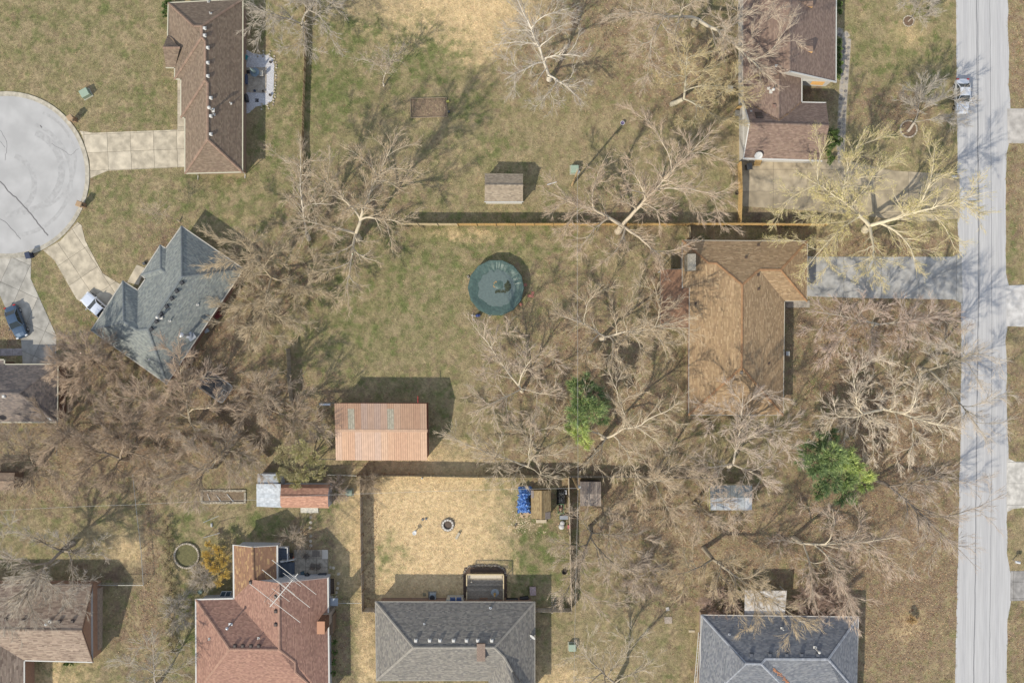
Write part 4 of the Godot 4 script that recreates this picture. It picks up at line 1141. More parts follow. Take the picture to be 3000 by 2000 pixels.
# base: where the trunk meets the ground; tips: where the main limbs end, as [x, y, height] on the sheet
func bare_tree(called: String, label: String, base: Array, fork: float, tips: Array, o: Dictionary, group := "bare deciduous trees") -> void:
	tr.seed = hash(label)
	var g := G(base[0], base[1])
	var t := thing(called, label, "tree", g, group)
	var wood := Wood.new(); var crown := Wood.new()
	var mean := Vector3.ZERO
	for q in tips: mean += G(q[0], q[1], q[2])
	mean /= tips.size()
	var tr0: float = o.get("r", 0.24)
	var dens: float = o.get("dens", 1.0)
	var tw: float = o.get("tw", 0.009) * 1.25
	var top: Vector3 = g + Vector3(0, fork, 0) + (mean - g) * Vector3(1, 0, 1) * o.get("lean", 0.12)
	var pth := PackedVector3Array([g - Vector3(0, 0.15, 0), g + Vector3(0, 0.12, 0), g.lerp(top, 0.35) + rnd_dir() * 0.06, g.lerp(top, 0.7) + rnd_dir() * 0.08, top])
	wood.tube(PackedVector3Array([pth[0], pth[1]]), tr0 * 1.5, tr0 * 1.15, 8)
	wood.tube(PackedVector3Array([pth[1], pth[2], pth[3], pth[4]]), tr0 * 1.15, tr0 * 0.85, 8)
	var bud := MB.new()
	var buds: float = o.get("buds", 0.0)
	# each limb springs from the trunk or from the best placed point of a limb already grown
	var ends := []
	for q in tips: ends.append(G(q[0], q[1], q[2]))
	ends.sort_custom(func(a, b): return a.distance_squared_to(top) > b.distance_squared_to(top))
	var extra := []
	for e0 in ends:
		for k in o.get("more", 4):
			var hd: Vector3 = (e0 - top) * Vector3(1, 0, 1)
			var sp := clampf(hd.length() * 0.33, 0.5, 2.4)
			extra.append(top + (e0 - top) * tr.randf_range(0.62, 1.0) + Vector3(tr.randf_range(-sp, sp), tr.randf_range(-0.8, 0.7), tr.randf_range(-sp, sp)))
	var n_main := ends.size()
	ends.append_array(extra)
	var nodes := PackedVector3Array([top, g.lerp(top, 0.8)]); var tans := PackedVector3Array([Vector3.UP, Vector3.UP]); var rads := PackedFloat32Array([tr0 * 0.62, tr0 * 0.6]); var far := PackedFloat32Array([0.0, 0.4])
	for qi in ends.size():
		var e: Vector3 = ends[qi]
		if e.y < 0.6: e.y = 0.6
		var best := 0; var cost := 1e9
		for i in nodes.size():
			var w := e - nodes[i]
			var dl := w.length()
			if dl < 0.4 or w.dot(tans[i]) < 0.3 * dl: continue
			var cc := dl + far[i] * 0.42
			if cc < cost: cost = cc; best = i
		var s := nodes[best]
		var span := e - s
		var l := span.length()
		var c := s + Vector3(span.x * 0.36, span.y * tr.randf_range(0.5, 0.68), span.z * 0.36)
		if best > 1: c = s + (tans[best] * 0.45 + span.normalized() * 0.55) * l * 0.45
		var limb := PackedVector3Array()
		var ns := maxi(5, int(l / 0.7))
		var drift := Vector3.ZERO
		for i in ns + 1:
			var k := float(i) / ns
			if i > 0 and i < ns: drift = drift * 0.75 + rnd_dir() * 0.10 * o.get("crook", 1.0)
			limb.append(s * (1 - k) * (1 - k) + c * 2 * k * (1 - k) + e * k * k + drift * sin(PI * k))
		var lr: float = minf(rads[best] * (0.95 if best < 2 else 0.8), tr0 * (0.13 + 0.042 * l))
		wood.tube(limb, lr, 0.013, 6 if lr > 0.05 else 4)
		for i in range(1, ns):
			var k := float(i) / ns
			if k > 0.82: break
			nodes.append(limb[i]); tans.append((limb[i + 1] - limb[i - 1]).normalized()); rads.append(lerpf(lr, 0.013, k)); far.append(far[best] + l * k)
		# secondaries
		var n2 := int((l + 0.6) * 2.3 * dens)
		for b in n2:
			var k := tr.randf_range(0.16, 0.99)
			var fi := k * ns; var i0 := mini(int(fi), ns - 1)
			var at := limb[i0].lerp(limb[i0 + 1], fi - i0)
			var tan := (limb[i0 + 1] - limb[i0]).normalized()
			var side := tan.cross(rnd_dir()).normalized()
			var ang := tr.randf_range(0.28, 0.72)
			var outw := (at - g) * Vector3(1, 0, 1)
			var d := tan * cos(ang) + side * sin(ang) + outw.normalized() * 0.16
			if d.y < -0.25: d.y *= 0.3
			var l2 := (l * 0.28 * (1.08 - k) + 0.8) * tr.randf_range(0.6, 1.35)
			var sec := bend(at, d.normalized(), l2, 4, 0.10, o.get("up", 0.05))
			var r2 := clampf(lr * (1 - k) * 0.55, 0.016, 0.06)
			(wood if r2 > 0.028 else crown).tube(sec, r2, 0.009, 4 if r2 > 0.028 else 3)
			var n3 := int(l2 * 2.6 * dens) + 1
			for b3 in n3:
				var k3 := tr.randf_range(0.15, 1.0)
				var f3 := k3 * 4.0; var j := mini(int(f3), 3)
				var a3 := sec[j].lerp(sec[j + 1], f3 - j)
				var t3 := (sec[j + 1] - sec[j]).normalized()
				var an3 := tr.randf_range(0.2, 0.6)
				var d3 := (t3 * cos(an3) + t3.cross(rnd_dir()).normalized() * sin(an3)).normalized()
				var l3 := (l2 * 0.32 * (1.15 - k3) + 0.3) * tr.randf_range(0.7, 1.3)
				var ter := bend(a3, d3, l3, 2, 0.09, 0.05)
				crown.tube(ter, tw * 1.25, tw * 0.75, 3)
				var n4 := int(l3 * 8.0 * o.get("twigs", 1.0)) + 1
				for b4 in n4:
					var k4 := tr.randf_range(0.2, 1.0) * 2.0
					var j4 := mini(int(k4), 1)
					var a4 := ter[j4].lerp(ter[j4 + 1], k4 - j4)
					var d4 := ((ter[j4 + 1] - ter[j4]).normalized() + rnd_dir() * 0.36 + Vector3(0, 0.08, 0)).normalized()
					var tip := a4 + d4 * tr.randf_range(0.3, 0.85)
					crown.twig(a4, tip, tw)
					if buds > 0.0 and tr.randf() < buds:
						var bn := 1 + tr.randi() % 2
						for bb in bn:
							var bp := a4.lerp(tip, tr.randf_range(0.4, 1.0))
							var x: Vector3 = rnd_dir() * o.get("bud_size", 0.035); var y: Vector3 = rnd_dir() * o.get("bud_size", 0.035)
							bud.col = Color(1, 1, 1) * tr.randf_range(0.75, 1.2)
							bud.tri(bp - x, bp + y, bp + x)
	var pale_ := func(c: Color, f: float) -> Color:
		var y := c.r * 0.3 + c.g * 0.6 + c.b * 0.1
		return Color(lerpf(c.r, y * 1.09, 0.4) * f, lerpf(c.g, y * 0.98, 0.4) * f, lerpf(c.b, y * 0.80, 0.4) * f)
	var wm := MeshInstance3D.new(); wm.name = "trunk"
	tri_total += wood.ix.size() / 3 + crown.ix.size() / 3
	wm.mesh = wood.mesh(g); wm.material_override = M(pale_.call(o.get("bark", S(168, 156, 138)), 1.5), 0.9, "fine", 1.2)
	t.add_child(wm)
	var cm := MeshInstance3D.new(); cm.name = "crown"
	cm.mesh = crown.mesh(g); cm.material_override = M(pale_.call(o.get("twig", S(168, 146, 126)), 1.45), 0.9, "")
	t.add_child(cm)
	if bud.v.size() > 0:
		tri_total += bud.v.size() / 3
		var bm := M(o.get("bud", S(190, 170, 96)), 0.8, "", 1.0, 0.0, true)
		var bo := part("buds", bud, bm, t)
		bo.set_meta("kind", "stuff")

# a tuft-built evergreen or shrub: lumps = [x, y, height, radius], sprays of short blades through each lump
func leafy(called: String, label: String, category: String, base: Array, lumps: Array, o: Dictionary, group := "") -> void:
	tr.seed = hash(label)
	var g := G(base[0], base[1])
	var t := thing(called, label, category, g, group)
	var wood := Wood.new()
	var mb := MB.new()
	var tones: Array = o.tones
	var size: float = o.get("size", 0.22)
	for q in lumps:
		var c := G(q[0], q[1], q[2])
		var r: float = q[3]
		var s := g + Vector3(0, minf(c.y * 0.45, 4.0), 0)
		wood.tube(PackedVector3Array([s, s.lerp(c, 0.5) + rnd_dir() * 0.15, c]), 0.05 + r * 0.02, 0.015, 5)
		var n := int(o.get("n", 900) * r * r)
		var off: int = int(q[4]) if q.size() > 4 else 0
		# boughs inside the lump, sprays cluster on them
		var boughs := []
		for i in int(10 + r * 12):
			var d := rnd_dir(); d.y = absf(d.y) * 0.9 + d.y * 0.1
			boughs.append(c + d.normalized() * r * tr.randf_range(0.55, 1.05) * Vector3(1, o.get("flat", 0.8), 1))
		for i in boughs.size():
			wood.twig(c, boughs[i], 0.03)
		for i in n:
			var bg: Vector3 = boughs[tr.randi() % boughs.size()]
			var p := bg.lerp(c, tr.randf() * tr.randf() * 0.8) + rnd_dir() * tr.randf() * r * 0.30
			if p.y < 0.05: p.y = tr.randf_range(0.05, 0.3)
			var out := ((p - c).normalized() + Vector3(0, 0.25, 0) + rnd_dir() * 0.5).normalized()
			var tone: Color = tones[clampi(off + tr.randi() % 3, 0, tones.size() - 1)]
			mb.col = tone * tr.randf_range(0.75, 1.3)
			var sp: float = o.get("fan", 0.5)
			for k in 3:
				var d2 := (out + rnd_dir() * sp).normalized()
				var side: Vector3 = d2.cross(rnd_dir()).normalized() * size * o.get("width", 0.13)
				mb.tri(p - side, p + side, p + d2 * size * tr.randf_range(0.7, 1.3))
	if o.get("trunk", true):
		var h := 0.0
		for q in lumps: h = maxf(h, q[2])
		wood.tube(PackedVector3Array([g - Vector3(0, 0.1, 0), g + Vector3(0, h * 0.5, 0)]), o.get("r", 0.15), o.get("r", 0.15) * 0.6, 7)
	tri_total += mb.v.size() / 3
	var wm := MeshInstance3D.new(); wm.name = "trunk"
	wm.mesh = wood.mesh(g); wm.material_override = M(S(120, 100, 82), 0.95, "fine", 1.2)
	t.add_child(wm)
	var fm := M(Color(1, 1, 1), 0.72, "", 1.0, 0.0, true)
	fm.backlight_enabled = true; fm.backlight = Color(0.45, 0.5, 0.3)
	part("foliage", mb, fm, t)

func make_trees() -> void:
	var pale := S(190, 180, 162); var grey := S(164, 154, 138); var dark := S(112, 98, 82); var tan_ := S(170, 148, 118)
	var tg := S(160, 142, 122); var pinkt := S(178, 152, 138); var yel := S(176, 158, 104); var brn := S(150, 124, 98); var gryt := S(160, 150, 138)
	bare_tree("shade_tree", "grey spreading bare tree growing over the picket fence, top left", [893, 85], 2.2, [[735, 25, 8], [760, 110, 7], [800, -50, 10], [900, -70, 11], [975, -40, 10], [1005, 40, 8], [985, 110, 6], [840, 140, 6], [800, 60, 9], [930, 0, 11], [850, 0, 11], [880, 150, 6], [740, 75, 6]], {"r": 0.28, "bark": grey, "twig": gryt, "twigs": 1.1})
	bare_tree("young_tree", "small pale bare sapling standing alone in the north yard", [1124, 252], 1.0, [[1055, 170, 5], [1105, 140, 6], [1128, 175, 6], [1165, 130, 5.5], [1090, 190, 4], [1145, 190, 5]], {"r": 0.11, "bark": pale, "twig": tg, "dens": 0.9, "tw": 0.007})
	bare_tree("shade_tree", "tall budding bare tree rising over the west end of the yellow fence", [1050, 700], 2.8, [[905, 560, 9], [850, 640, 8], [880, 720, 7], [960, 520, 12], [1005, 430, 13], [1090, 400, 13], [1165, 390, 12], [1225, 420, 11], [1240, 510, 10], [1180, 560, 10], [1110, 520, 14], [930, 790, 7], [1010, 880, 7], [1080, 840, 6], [1150, 740, 7], [1190, 660, 8], [860, 470, 9], [1000, 620, 14]], {"r": 0.42, "bark": S(184, 170, 142), "twig": S(172, 148, 112), "buds": 0.55, "bud": S(192, 156, 98), "bud_size": 0.03, "twigs": 1.0})
	bare_tree("shade_tree", "pale limbed bare tree leaning over the old fence corner", [905, 700], 2.4, [[830, 470, 10], [880, 400, 11], [960, 470, 11], [850, 580, 8], [900, 520, 12], [970, 600, 9], [830, 680, 6], [990, 690, 7]], {"r": 0.26, "bark": pale, "twig": tan_, "buds": 0.25, "bud": S(190, 158, 100), "bud_size": 0.03})
	bare_tree("birch_tree", "white barked twin stemmed tree alone in the top middle lawn", [1610, 232], 1.6, [[1505, -20, 15], [1540, 20, 14], [1580, 40, 13], [1490, 90, 11], [1664, 25, 14], [1700, 60, 12], [1625, 60, 12], [1480, 170, 8], [1475, 235, 7], [1510, 285, 6], [1570, 305, 5], [1690, 280, 6], [1715, 230, 6], [1700, 165, 9], [1640, 300, 5], [1450, 130, 8]], {"r": 0.34, "bark": S(206, 198, 184), "twig": gryt, "dens": 0.95, "tw": 0.0075})
	bare_tree("shade_tree", "large sprawling bare tree whose limbs reach over the dormer house roof", [2035, 70], 3.0, [[1790, 40, 11], [1850, 130, 10], [1895, 225, 9], [1950, 215, 8], [1860, -20, 13], [1950, -40, 14], [2300, 105, 12], [2270, 40, 13], [2240, 190, 10], [2200, -20, 14], [2330, 30, 12], [2120, 60, 15], [2050, -30, 15], [1990, 110, 10], [2280, 250, 9], [1900, 60, 12]], {"r": 0.42, "bark": S(182, 172, 150), "twig": S(174, 152, 128), "twigs": 0.95, "crook": 1.7})
	bare_tree("shade_tree", "yellow budding tree by the north west corner of the dormer house", [1968, 305], 2.6, [[2032, 170, 11], [2100, 150, 11], [2165, 190, 10], [2200, 255, 9], [2185, 320, 8], [2110, 350, 6], [2020, 370, 5], [2070, 260, 11], [2130, 260, 11], [1930, 240, 8], [2010, 110, 11]], {"r": 0.3, "bark": S(178, 170, 142), "twig": yel, "buds": 1.0, "bud": S(206, 180, 108), "bud_size": 0.05, "lean": 0.35})
	bare_tree("shade_tree", "biggest bare tree astride the yellow fence, long limbs leaning north east", [1812, 676], 2.4, [[1890, 420, 13], [1880, 330, 12], [1990, 380, 14], [2087, 380, 14], [2130, 470, 12], [2030, 440, 15], [1780, 450, 11], [1650, 590, 9], [1720, 520, 11], [1600, 640, 8], [1690, 745, 6], [1770, 770, 6], [1960, 770, 7], [2140, 590, 9], [2110, 660, 8], [1840, 560, 13], [1940, 640, 11], [1650, 700, 6], [1600, 560, 8], [2000, 560, 13]], {"r": 0.45, "bark": S(184, 166, 138), "twig": S(178, 150, 122), "twigs": 1.0, "tw": 0.0085})
	bare_tree("shade_tree", "broad yellow green budding tree beside the street drives", [2535, 672], 2.2, [[2290, 600, 9], [2330, 500, 11], [2420, 420, 12], [2540, 370, 12], [2650, 390, 13], [2740, 430, 12], [2830, 500, 11], [2900, 560, 10], [2880, 660, 9], [2800, 730, 8], [2700, 800, 7], [2560, 830, 6], [2440, 780, 6], [2340, 700, 7], [2270, 660, 7], [2600, 520, 14], [2680, 600, 13], [2470, 560, 13], [2350, 800, 6], [2370, 560, 10]], {"r": 0.46, "bark": S(198, 186, 150), "twig": S(186, 168, 112), "buds": 1.0, "bud": S(214, 204, 110), "bud_size": 0.055, "twigs": 0.9})
	bare_tree("ornamental_tree", "small grey fan shaped tree in a ringed bed near the parked white car", [2660, 385], 1.2, [[2650, 260, 5], [2700, 225, 6], [2760, 230, 6], [2820, 270, 5.5], [2835, 330, 4], [2780, 350, 4], [2730, 290, 6], [2680, 310, 4]], {"r": 0.17, "bark": gryt, "twig": S(158, 150, 140), "dens": 1.3, "lean": 0.3, "tw": 0.008})
	bare_tree("ornamental_tree", "tiny grey tree in a ring of stones at the top right lawn", [2662, 62], 0.9, [[2660, 5, 3.6], [2700, -20, 4], [2740, 0, 4], [2745, 45, 3], [2700, 30, 4]], {"r": 0.09, "bark": gryt, "twig": S(160, 150, 138), "dens": 1.3, "tw": 0.007})
	bare_tree("shade_tree", "pinkish grey twiggy tree south of the concrete street drive", [2560, 950], 2.0, [[2385, 910, 6], [2400, 980, 6], [2420, 1070, 5], [2480, 880, 7], [2560, 880, 8], [2640, 890, 8], [2730, 880, 8], [2810, 920, 8], [2800, 970, 8], [2720, 980, 8], [2640, 1010, 8], [2560, 1050, 7], [2500, 1010, 8], [2660, 940, 9]], {"r": 0.26, "bark": S(176, 166, 150), "twig": pinkt, "twigs": 1.2, "dens": 1.1})
	bare_tree("shade_tree", "dense cream limbed tree above the right hand evergreen", [2578, 1195], 1.8, [[2400, 1230, 7], [2440, 1160, 8], [2500, 1080, 9], [2560, 1050, 9], [2640, 1060, 10], [2700, 1090, 10], [2790, 1190, 9], [2820, 1260, 9], [2760, 1310, 9], [2660, 1350, 8], [2560, 1350, 7], [2480, 1290, 7], [2620, 1160, 11], [2680, 1200, 11], [2540, 1180, 10], [2420, 1290, 6], [2610, 1250, 10]], {"r": 0.34, "bark": S(206, 194, 164), "twig": S(190, 172, 148), "twigs": 1.0, "crook": 1.6})
	bare_tree("shade_tree", "dark limbed tree at the street edge stretching over the carriageway", [2692, 1078], 2.2, [[2830, 960, 10], [2900, 1010, 11], [2950, 1060, 10], [2950, 1150, 9], [2880, 1140, 11], [2820, 1220, 9], [2900, 1300, 8], [2780, 1020, 11], [2700, 1000, 9], [2760, 1120, 9], [2960, 1230, 8]], {"r": 0.28, "bark": S(148, 140, 118), "twig": S(176, 162, 146), "tw": 0.007})
	bare_tree("shade_tree", "dark slender limbed tree fanning out east of the broad evergreen", [2555, 1400], 2.4, [[2800, 1365, 11], [2900, 1385, 11], [2955, 1440, 10], [2930, 1560, 9], [2860, 1600, 9], [2860, 1660, 8], [2720, 1640, 7], [2690, 1560, 8], [2740, 1480, 10], [2800, 1440, 12], [2650, 1450, 9], [2700, 1600, 7]], {"r": 0.24, "bark": S(120, 108, 96), "twig": S(168, 150, 136), "dens": 0.8, "tw": 0.007, "lean": 0.2})
	bare_tree("shade_tree", "pale bare tree spreading toward the corner of the blue grey house", [2325, 1575], 2.6, [[2390, 1500, 8], [2440, 1490, 9], [2530, 1495, 9], [2640, 1570, 9], [2620, 1680, 9], [2560, 1760, 9], [2510, 1830, 8], [2430, 1800, 8], [2380, 1760, 8], [2500, 1600, 11], [2460, 1700, 11], [2350, 1690, 8], [2270, 1580, 6], [2560, 1650, 10]], {"r": 0.28, "bark": S(188, 174, 146), "twig": S(176, 150, 128)})
	bare_tree("shade_tree", "golden budding tree drooping over the patio cover and blue grey roof", [2062, 1605], 2.8, [[2285, 1890, 9], [2330, 1850, 9], [2200, 1830, 8], [2140, 1790, 8], [2250, 1770, 10], [2090, 1740, 8], [2010, 1740, 8], [1960, 1690, 7], [2160, 1640, 10], [2260, 1640, 9], [2380, 1840, 8], [2230, 1720, 11], [2000, 1600, 7], [2180, 1740, 11]], {"r": 0.3, "bark": S(150, 136, 112), "twig": S(172, 148, 108), "buds": 0.5, "bud": S(196, 162, 78), "lean": 0.2})
	bare_tree("shade_tree", "bare tree with dark fanned limbs just east of the fenced yard", [1729, 1542], 2.0, [[1640, 1640, 7], [1690, 1740, 8], [1640, 1770, 7], [1760, 1790, 8], [1850, 1760, 8], [1890, 1700, 8], [1900, 1610, 8], [1850, 1560, 7], [1790, 1510, 6], [1680, 1500, 5], [1770, 1680, 10], [1820, 1640, 10], [1620, 1580, 6], [1700, 1640, 10]], {"r": 0.27, "bark": S(126, 116, 98), "twig": S(170, 148, 124)})
	bare_tree("shade_tree", "bare tree rooted at the bottom edge, limbs fanned to the north", [1806, 2000], 2.2, [[1640, 1940, 8], [1680, 1880, 9], [1740, 1850, 9], [1790, 1850, 9], [1850, 1870, 9], [1900, 1850, 8], [1920, 1950, 7], [1700, 1990, 7], [1870, 2010, 8], [1800, 2080, 11], [1690, 2050, 9]], {"r": 0.3, "bark": S(150, 136, 112), "twig": S(182, 166, 142), "dens": 0.6, "tw": 0.007})
	bare_tree("shade_tree", "winding pale trunked tree beside the light green evergreen", [1766, 1282], 2.2, [[1780, 1080, 9], [1840, 1100, 9], [1700, 1220, 6], [1640, 1225, 6], [1880, 1150, 9], [1950, 1230, 9], [1990, 1180, 10], [1900, 1300, 8], [1860, 1370, 8], [1950, 1320, 9], [1830, 1240, 10], [1700, 1380, 6], [1790, 1400, 7], [1880, 1430, 8]], {"r": 0.3, "bark": S(190, 174, 146), "twig": S(184, 162, 126), "buds": 0.25, "bud": S(196, 172, 120), "crook": 2.0, "dens": 0.8})
	bare_tree("shade_tree", "budding bare tree reaching over the flat red brown patio roof", [1762, 992], 2.2, [[1850, 830, 9], [1910, 820, 10], [1960, 870, 10], [2040, 930, 10], [2010, 1000, 9], [1960, 1060, 9], [1880, 1080, 8], [1790, 1070, 7], [1700, 1050, 6], [1620, 910, 6], [1680, 860, 7], [1760, 840, 8], [1880, 940, 11], [1820, 1000, 10], [1930, 960, 11]], {"r": 0.3, "bark": S(186, 172, 146), "twig": S(176, 152, 116), "buds": 0.5, "bud": S(196, 172, 122), "crook": 1.6})
	bare_tree("shade_tree", "bare tree south of the round covered pool with pale upper limbs", [1530, 1145], 1.8, [[1370, 930, 7], [1430, 940, 8], [1480, 970, 7], [1530, 990, 8], [1600, 1020, 7], [1640, 1060, 7], [1380, 1130, 6], [1390, 1210, 6], [1460, 1250, 6], [1560, 1240, 6], [1640, 1160, 6], [1510, 1070, 9], [1580, 1110, 8], [1420, 1060, 7]], {"r": 0.25, "bark": S(190, 176, 148), "twig": S(178, 154, 130)})
	bare_tree("shade_tree", "low bare tree by the north fence of the straw covered yard", [1552, 1368], 1.8, [[1310, 1275, 5], [1400, 1300, 6], [1450, 1350, 6], [1490, 1260, 6], [1560, 1220, 6], [1640, 1250, 6], [1660, 1330, 6], [1620, 1400, 6], [1500, 1420, 5], [1440, 1400, 5], [1560, 1330, 9]], {"r": 0.22, "bark": S(184, 170, 142), "twig": S(176, 156, 126), "crook": 1.5})
	bare_tree("shade_tree", "tan budding tree behind the small grey plank shed", [1900, 1400], 2.2, [[1800, 1330, 7], [1850, 1300, 8], [1950, 1290, 8], [2040, 1330, 8], [2060, 1420, 8], [2000, 1480, 8], [1900, 1500, 7], [1820, 1480, 6], [1930, 1390, 11], [1980, 1430, 10], [1990, 1560, 7]], {"r": 0.26, "bark": S(160, 146, 120), "twig": S(178, 152, 116), "buds": 0.4, "bud": S(196, 168, 112)})
	bare_tree("shade_tree", "silvery limbed bare tree at the south end of the tan house", [2135, 1365], 2.2, [[2030, 1180, 9], [2100, 1170, 10], [2180, 1130, 10], [2250, 1140, 10], [2310, 1180, 9], [2330, 1260, 9], [2320, 1350, 9], [2270, 1420, 8], [2190, 1450, 8], [2090, 1440, 7], [2040, 1370, 7], [2200, 1260, 12], [2250, 1330, 12], [2120, 1260, 11]], {"r": 0.3, "bark": S(196, 182, 158), "twig": S(178, 156, 138), "twigs": 1.05})
	bare_tree("shade_tree", "slim bare tree in the leafy ground beside the metal roofed shed", [2035, 1470], 2.2, [[2030, 1380, 7], [2080, 1400, 8], [2130, 1450, 8], [2100, 1540, 7], [2040, 1570, 7], [1990, 1500, 6], [2180, 1500, 8], [2150, 1560, 7]], {"r": 0.18, "bark": S(140, 126, 104), "twig": S(172, 148, 122)})
	bare_tree("shade_tree", "low olive brown dense tree behind the slate grey house", [805, 812], 1.6, [[640, 700, 7], [600, 780, 6], [690, 680, 8], [770, 690, 8], [840, 720, 7], [920, 770, 6], [940, 860, 5], [910, 950, 5], [840, 1000, 5], [760, 1010, 6], [690, 970, 6], [640, 900, 6], [740, 780, 10], [780, 880, 9], [700, 840, 9]], {"r": 0.3, "bark": S(166, 146, 108), "twig": S(168, 146, 108), "twigs": 1.35, "dens": 1.25})
	bare_tree("shade_tree", "rounded rust brown twiggy tree between the two left hand drives", [300, 1062], 1.4, [[140, 1030, 6], [150, 1100, 6], [190, 990, 7], [250, 980, 7], [310, 1000, 6], [350, 1060, 4], [330, 1110, 4], [260, 1150, 5], [190, 1150, 6], [210, 1060, 8], [270, 1040, 8], [150, 1070, 7]], {"r": 0.22, "bark": S(140, 116, 88), "twig": S(164, 136, 110), "twigs": 1.7, "dens": 1.5, "tw": 0.0085})
	bare_tree("shade_tree", "tall bare tree between the slate grey house and the trampoline", [575, 1240], 2.2, [[470, 1010, 9], [520, 990, 10], [570, 1040, 10], [650, 1110, 8], [690, 1200, 6], [330, 1160, 8], [400, 1110, 9], [440, 1260, 7], [520, 1330, 6], [620, 1330, 5], [500, 1150, 11], [450, 1190, 9], [380, 1230, 7]], {"r": 0.3, "bark": S(184, 164, 124), "twig": S(170, 140, 112), "crook": 1.5, "dens": 1.25, "twigs": 1.2})
	bare_tree("shade_tree", "brown thicket tree in the middle of the left hand wood", [370, 1345], 1.8, [[120, 1230, 7], [200, 1200, 8], [300, 1190, 8], [400, 1210, 8], [480, 1270, 6], [500, 1370, 5], [430, 1430, 5], [320, 1430, 5], [220, 1420, 6], [130, 1330, 7], [260, 1290, 9], [340, 1300, 9], [180, 1290, 8]], {"r": 0.28, "bark": S(146, 124, 98), "twig": brn, "twigs": 1.5, "dens": 1.45})
	bare_tree("shade_tree", "dim bare tree at the left edge behind the brick end wall", [120, 1360], 1.8, [[-40, 1290, 7], [10, 1260, 7], [80, 1270, 8], [150, 1300, 7], [170, 1400, 6], [90, 1440, 6], [20, 1420, 6], [-30, 1360, 7]], {"r": 0.24, "bark": S(130, 112, 90), "twig": S(146, 124, 100), "twigs": 1.4, "dens": 1.3})
	bare_tree("shade_tree", "thick trunked grey tree whose crown hangs over the mottled gable house", [212, 1592], 2.4, [[40, 1520, 8], [-40, 1600, 9], [20, 1650, 9], [-20, 1750, 9], [60, 1760, 10], [120, 1830, 9], [60, 1870, 8], [200, 1760, 8], [250, 1720, 7], [120, 1690, 11], [30, 1700, 11], [280, 1620, 6], [150, 1560, 7], [-30, 1850, 8]], {"r": 0.4, "bark": S(140, 124, 104), "twig": S(164, 152, 136), "twigs": 1.1})
	bare_tree("shade_tree", "brown twiggy tree west of the rust red metal barn", [800, 1200], 1.6, [[700, 1140, 6], [740, 1100, 7], [820, 1090, 6], [890, 1130, 5], [930, 1200, 5], [920, 1270, 5], [850, 1310, 5], [760, 1300, 5], [700, 1230, 6], [800, 1180, 8], [760, 1220, 8], [960, 1260, 5]], {"r": 0.22, "bark": S(146, 124, 98), "twig": S(162, 138, 110), "twigs": 1.4, "dens": 1.2})
	bare_tree("shade_tree", "bare tree above the long cinder block garden bed", [632, 1366], 1.8, [[480, 1340, 7], [440, 1410, 6], [500, 1460, 6], [570, 1490, 6], [640, 1440, 6], [700, 1380, 6], [740, 1310, 5], [690, 1260, 6], [600, 1250, 7], [530, 1280, 7], [570, 1380, 9], [760, 1360, 5]], {"r": 0.25, "bark": S(150, 136, 108), "twig": S(158, 136, 112), "twigs": 1.3, "dens": 1.25})
	bare_tree("young_tree", "thin sapling with two pale stems on the lawn north of the slate house", [526, 648], 0.6, [[425, 610, 5], [470, 605, 5], [450, 640, 4]], {"r": 0.09, "bark": S(190, 172, 140), "twig": S(164, 144, 116), "dens": 0.8, "tw": 0.006})
	bare_tree("shade_tree", "grey bare crown at the bottom edge left of the red brown house", [470, 1995], 1.8, [[330, 1930, 6], [390, 1880, 7], [450, 1870, 7], [520, 1910, 6], [540, 1980, 6], [380, 1990, 7], [440, 2060, 8], [340, 2040, 8]], {"r": 0.2, "bark": gryt, "twig": S(164, 154, 136), "dens": 0.8})
	bare_tree("bare_shrub", "grey leafless shrub along the west wall of the red brown house", [512, 1795], 0.3, [[500, 1760, 2], [525, 1755, 2], [545, 1780, 2], [540, 1820, 2], [510, 1835, 2], [495, 1800, 2]], {"r": 0.05, "twig": gryt, "dens": 1.6, "tw": 0.007}, "leafless shrubs")
	bare_tree("bare_shrub", "pale leafless shrub between the stone ring and the yellow bush", [592, 1692], 0.3, [[570, 1675, 1.4], [595, 1668, 1.5], [612, 1690, 1.4], [600, 1712, 1.4], [575, 1705, 1.3]], {"r": 0.04, "twig": S(176, 160, 140), "dens": 2.0, "tw": 0.006}, "leafless shrubs")
	bare_tree("bare_shrub", "small leafless shrub at the stair foot north of the red brown house", [857, 1588], 0.3, [[840, 1570, 1.6], [860, 1562, 1.7], [880, 1580, 1.5], [875, 1600, 1.4]], {"r": 0.04, "twig": S(164, 144, 120), "dens": 1.6, "tw": 0.006}, "leafless shrubs")
	bare_tree("bare_shrub", "twiggy shrub inside the north west corner of the straw covered yard", [1080, 1402], 0.3, [[1062, 1405, 1.6], [1090, 1400, 1.8], [1090, 1425, 1.6], [1070, 1425, 1.5]], {"r": 0.04, "twig": S(150, 126, 96), "dens": 1.8, "tw": 0.006}, "leafless shrubs")
	bare_tree("bare_shrub", "low leafless shrub at the east end of the red gambrel shed", [985, 1440], 0.3, [[970, 1415, 1.6], [990, 1410, 1.7], [1000, 1440, 1.6], [985, 1462, 1.5], [965, 1450, 1.4]], {"r": 0.04, "twig": S(158, 134, 116), "dens": 1.8, "tw": 0.006}, "leafless shrubs")
	bare_tree("bare_shrub", "dark tangled shrub near the white drift in the leafy middle ground", [1900, 1690], 0.3, [[1860, 1660, 2.2], [1890, 1640, 2.4], [1930, 1670, 2.2], [1920, 1720, 2], [1880, 1730, 2], [1850, 1700, 2]], {"r": 0.05, "twig": S(150, 130, 116), "dens": 1.8, "tw": 0.008}, "leafless shrubs")
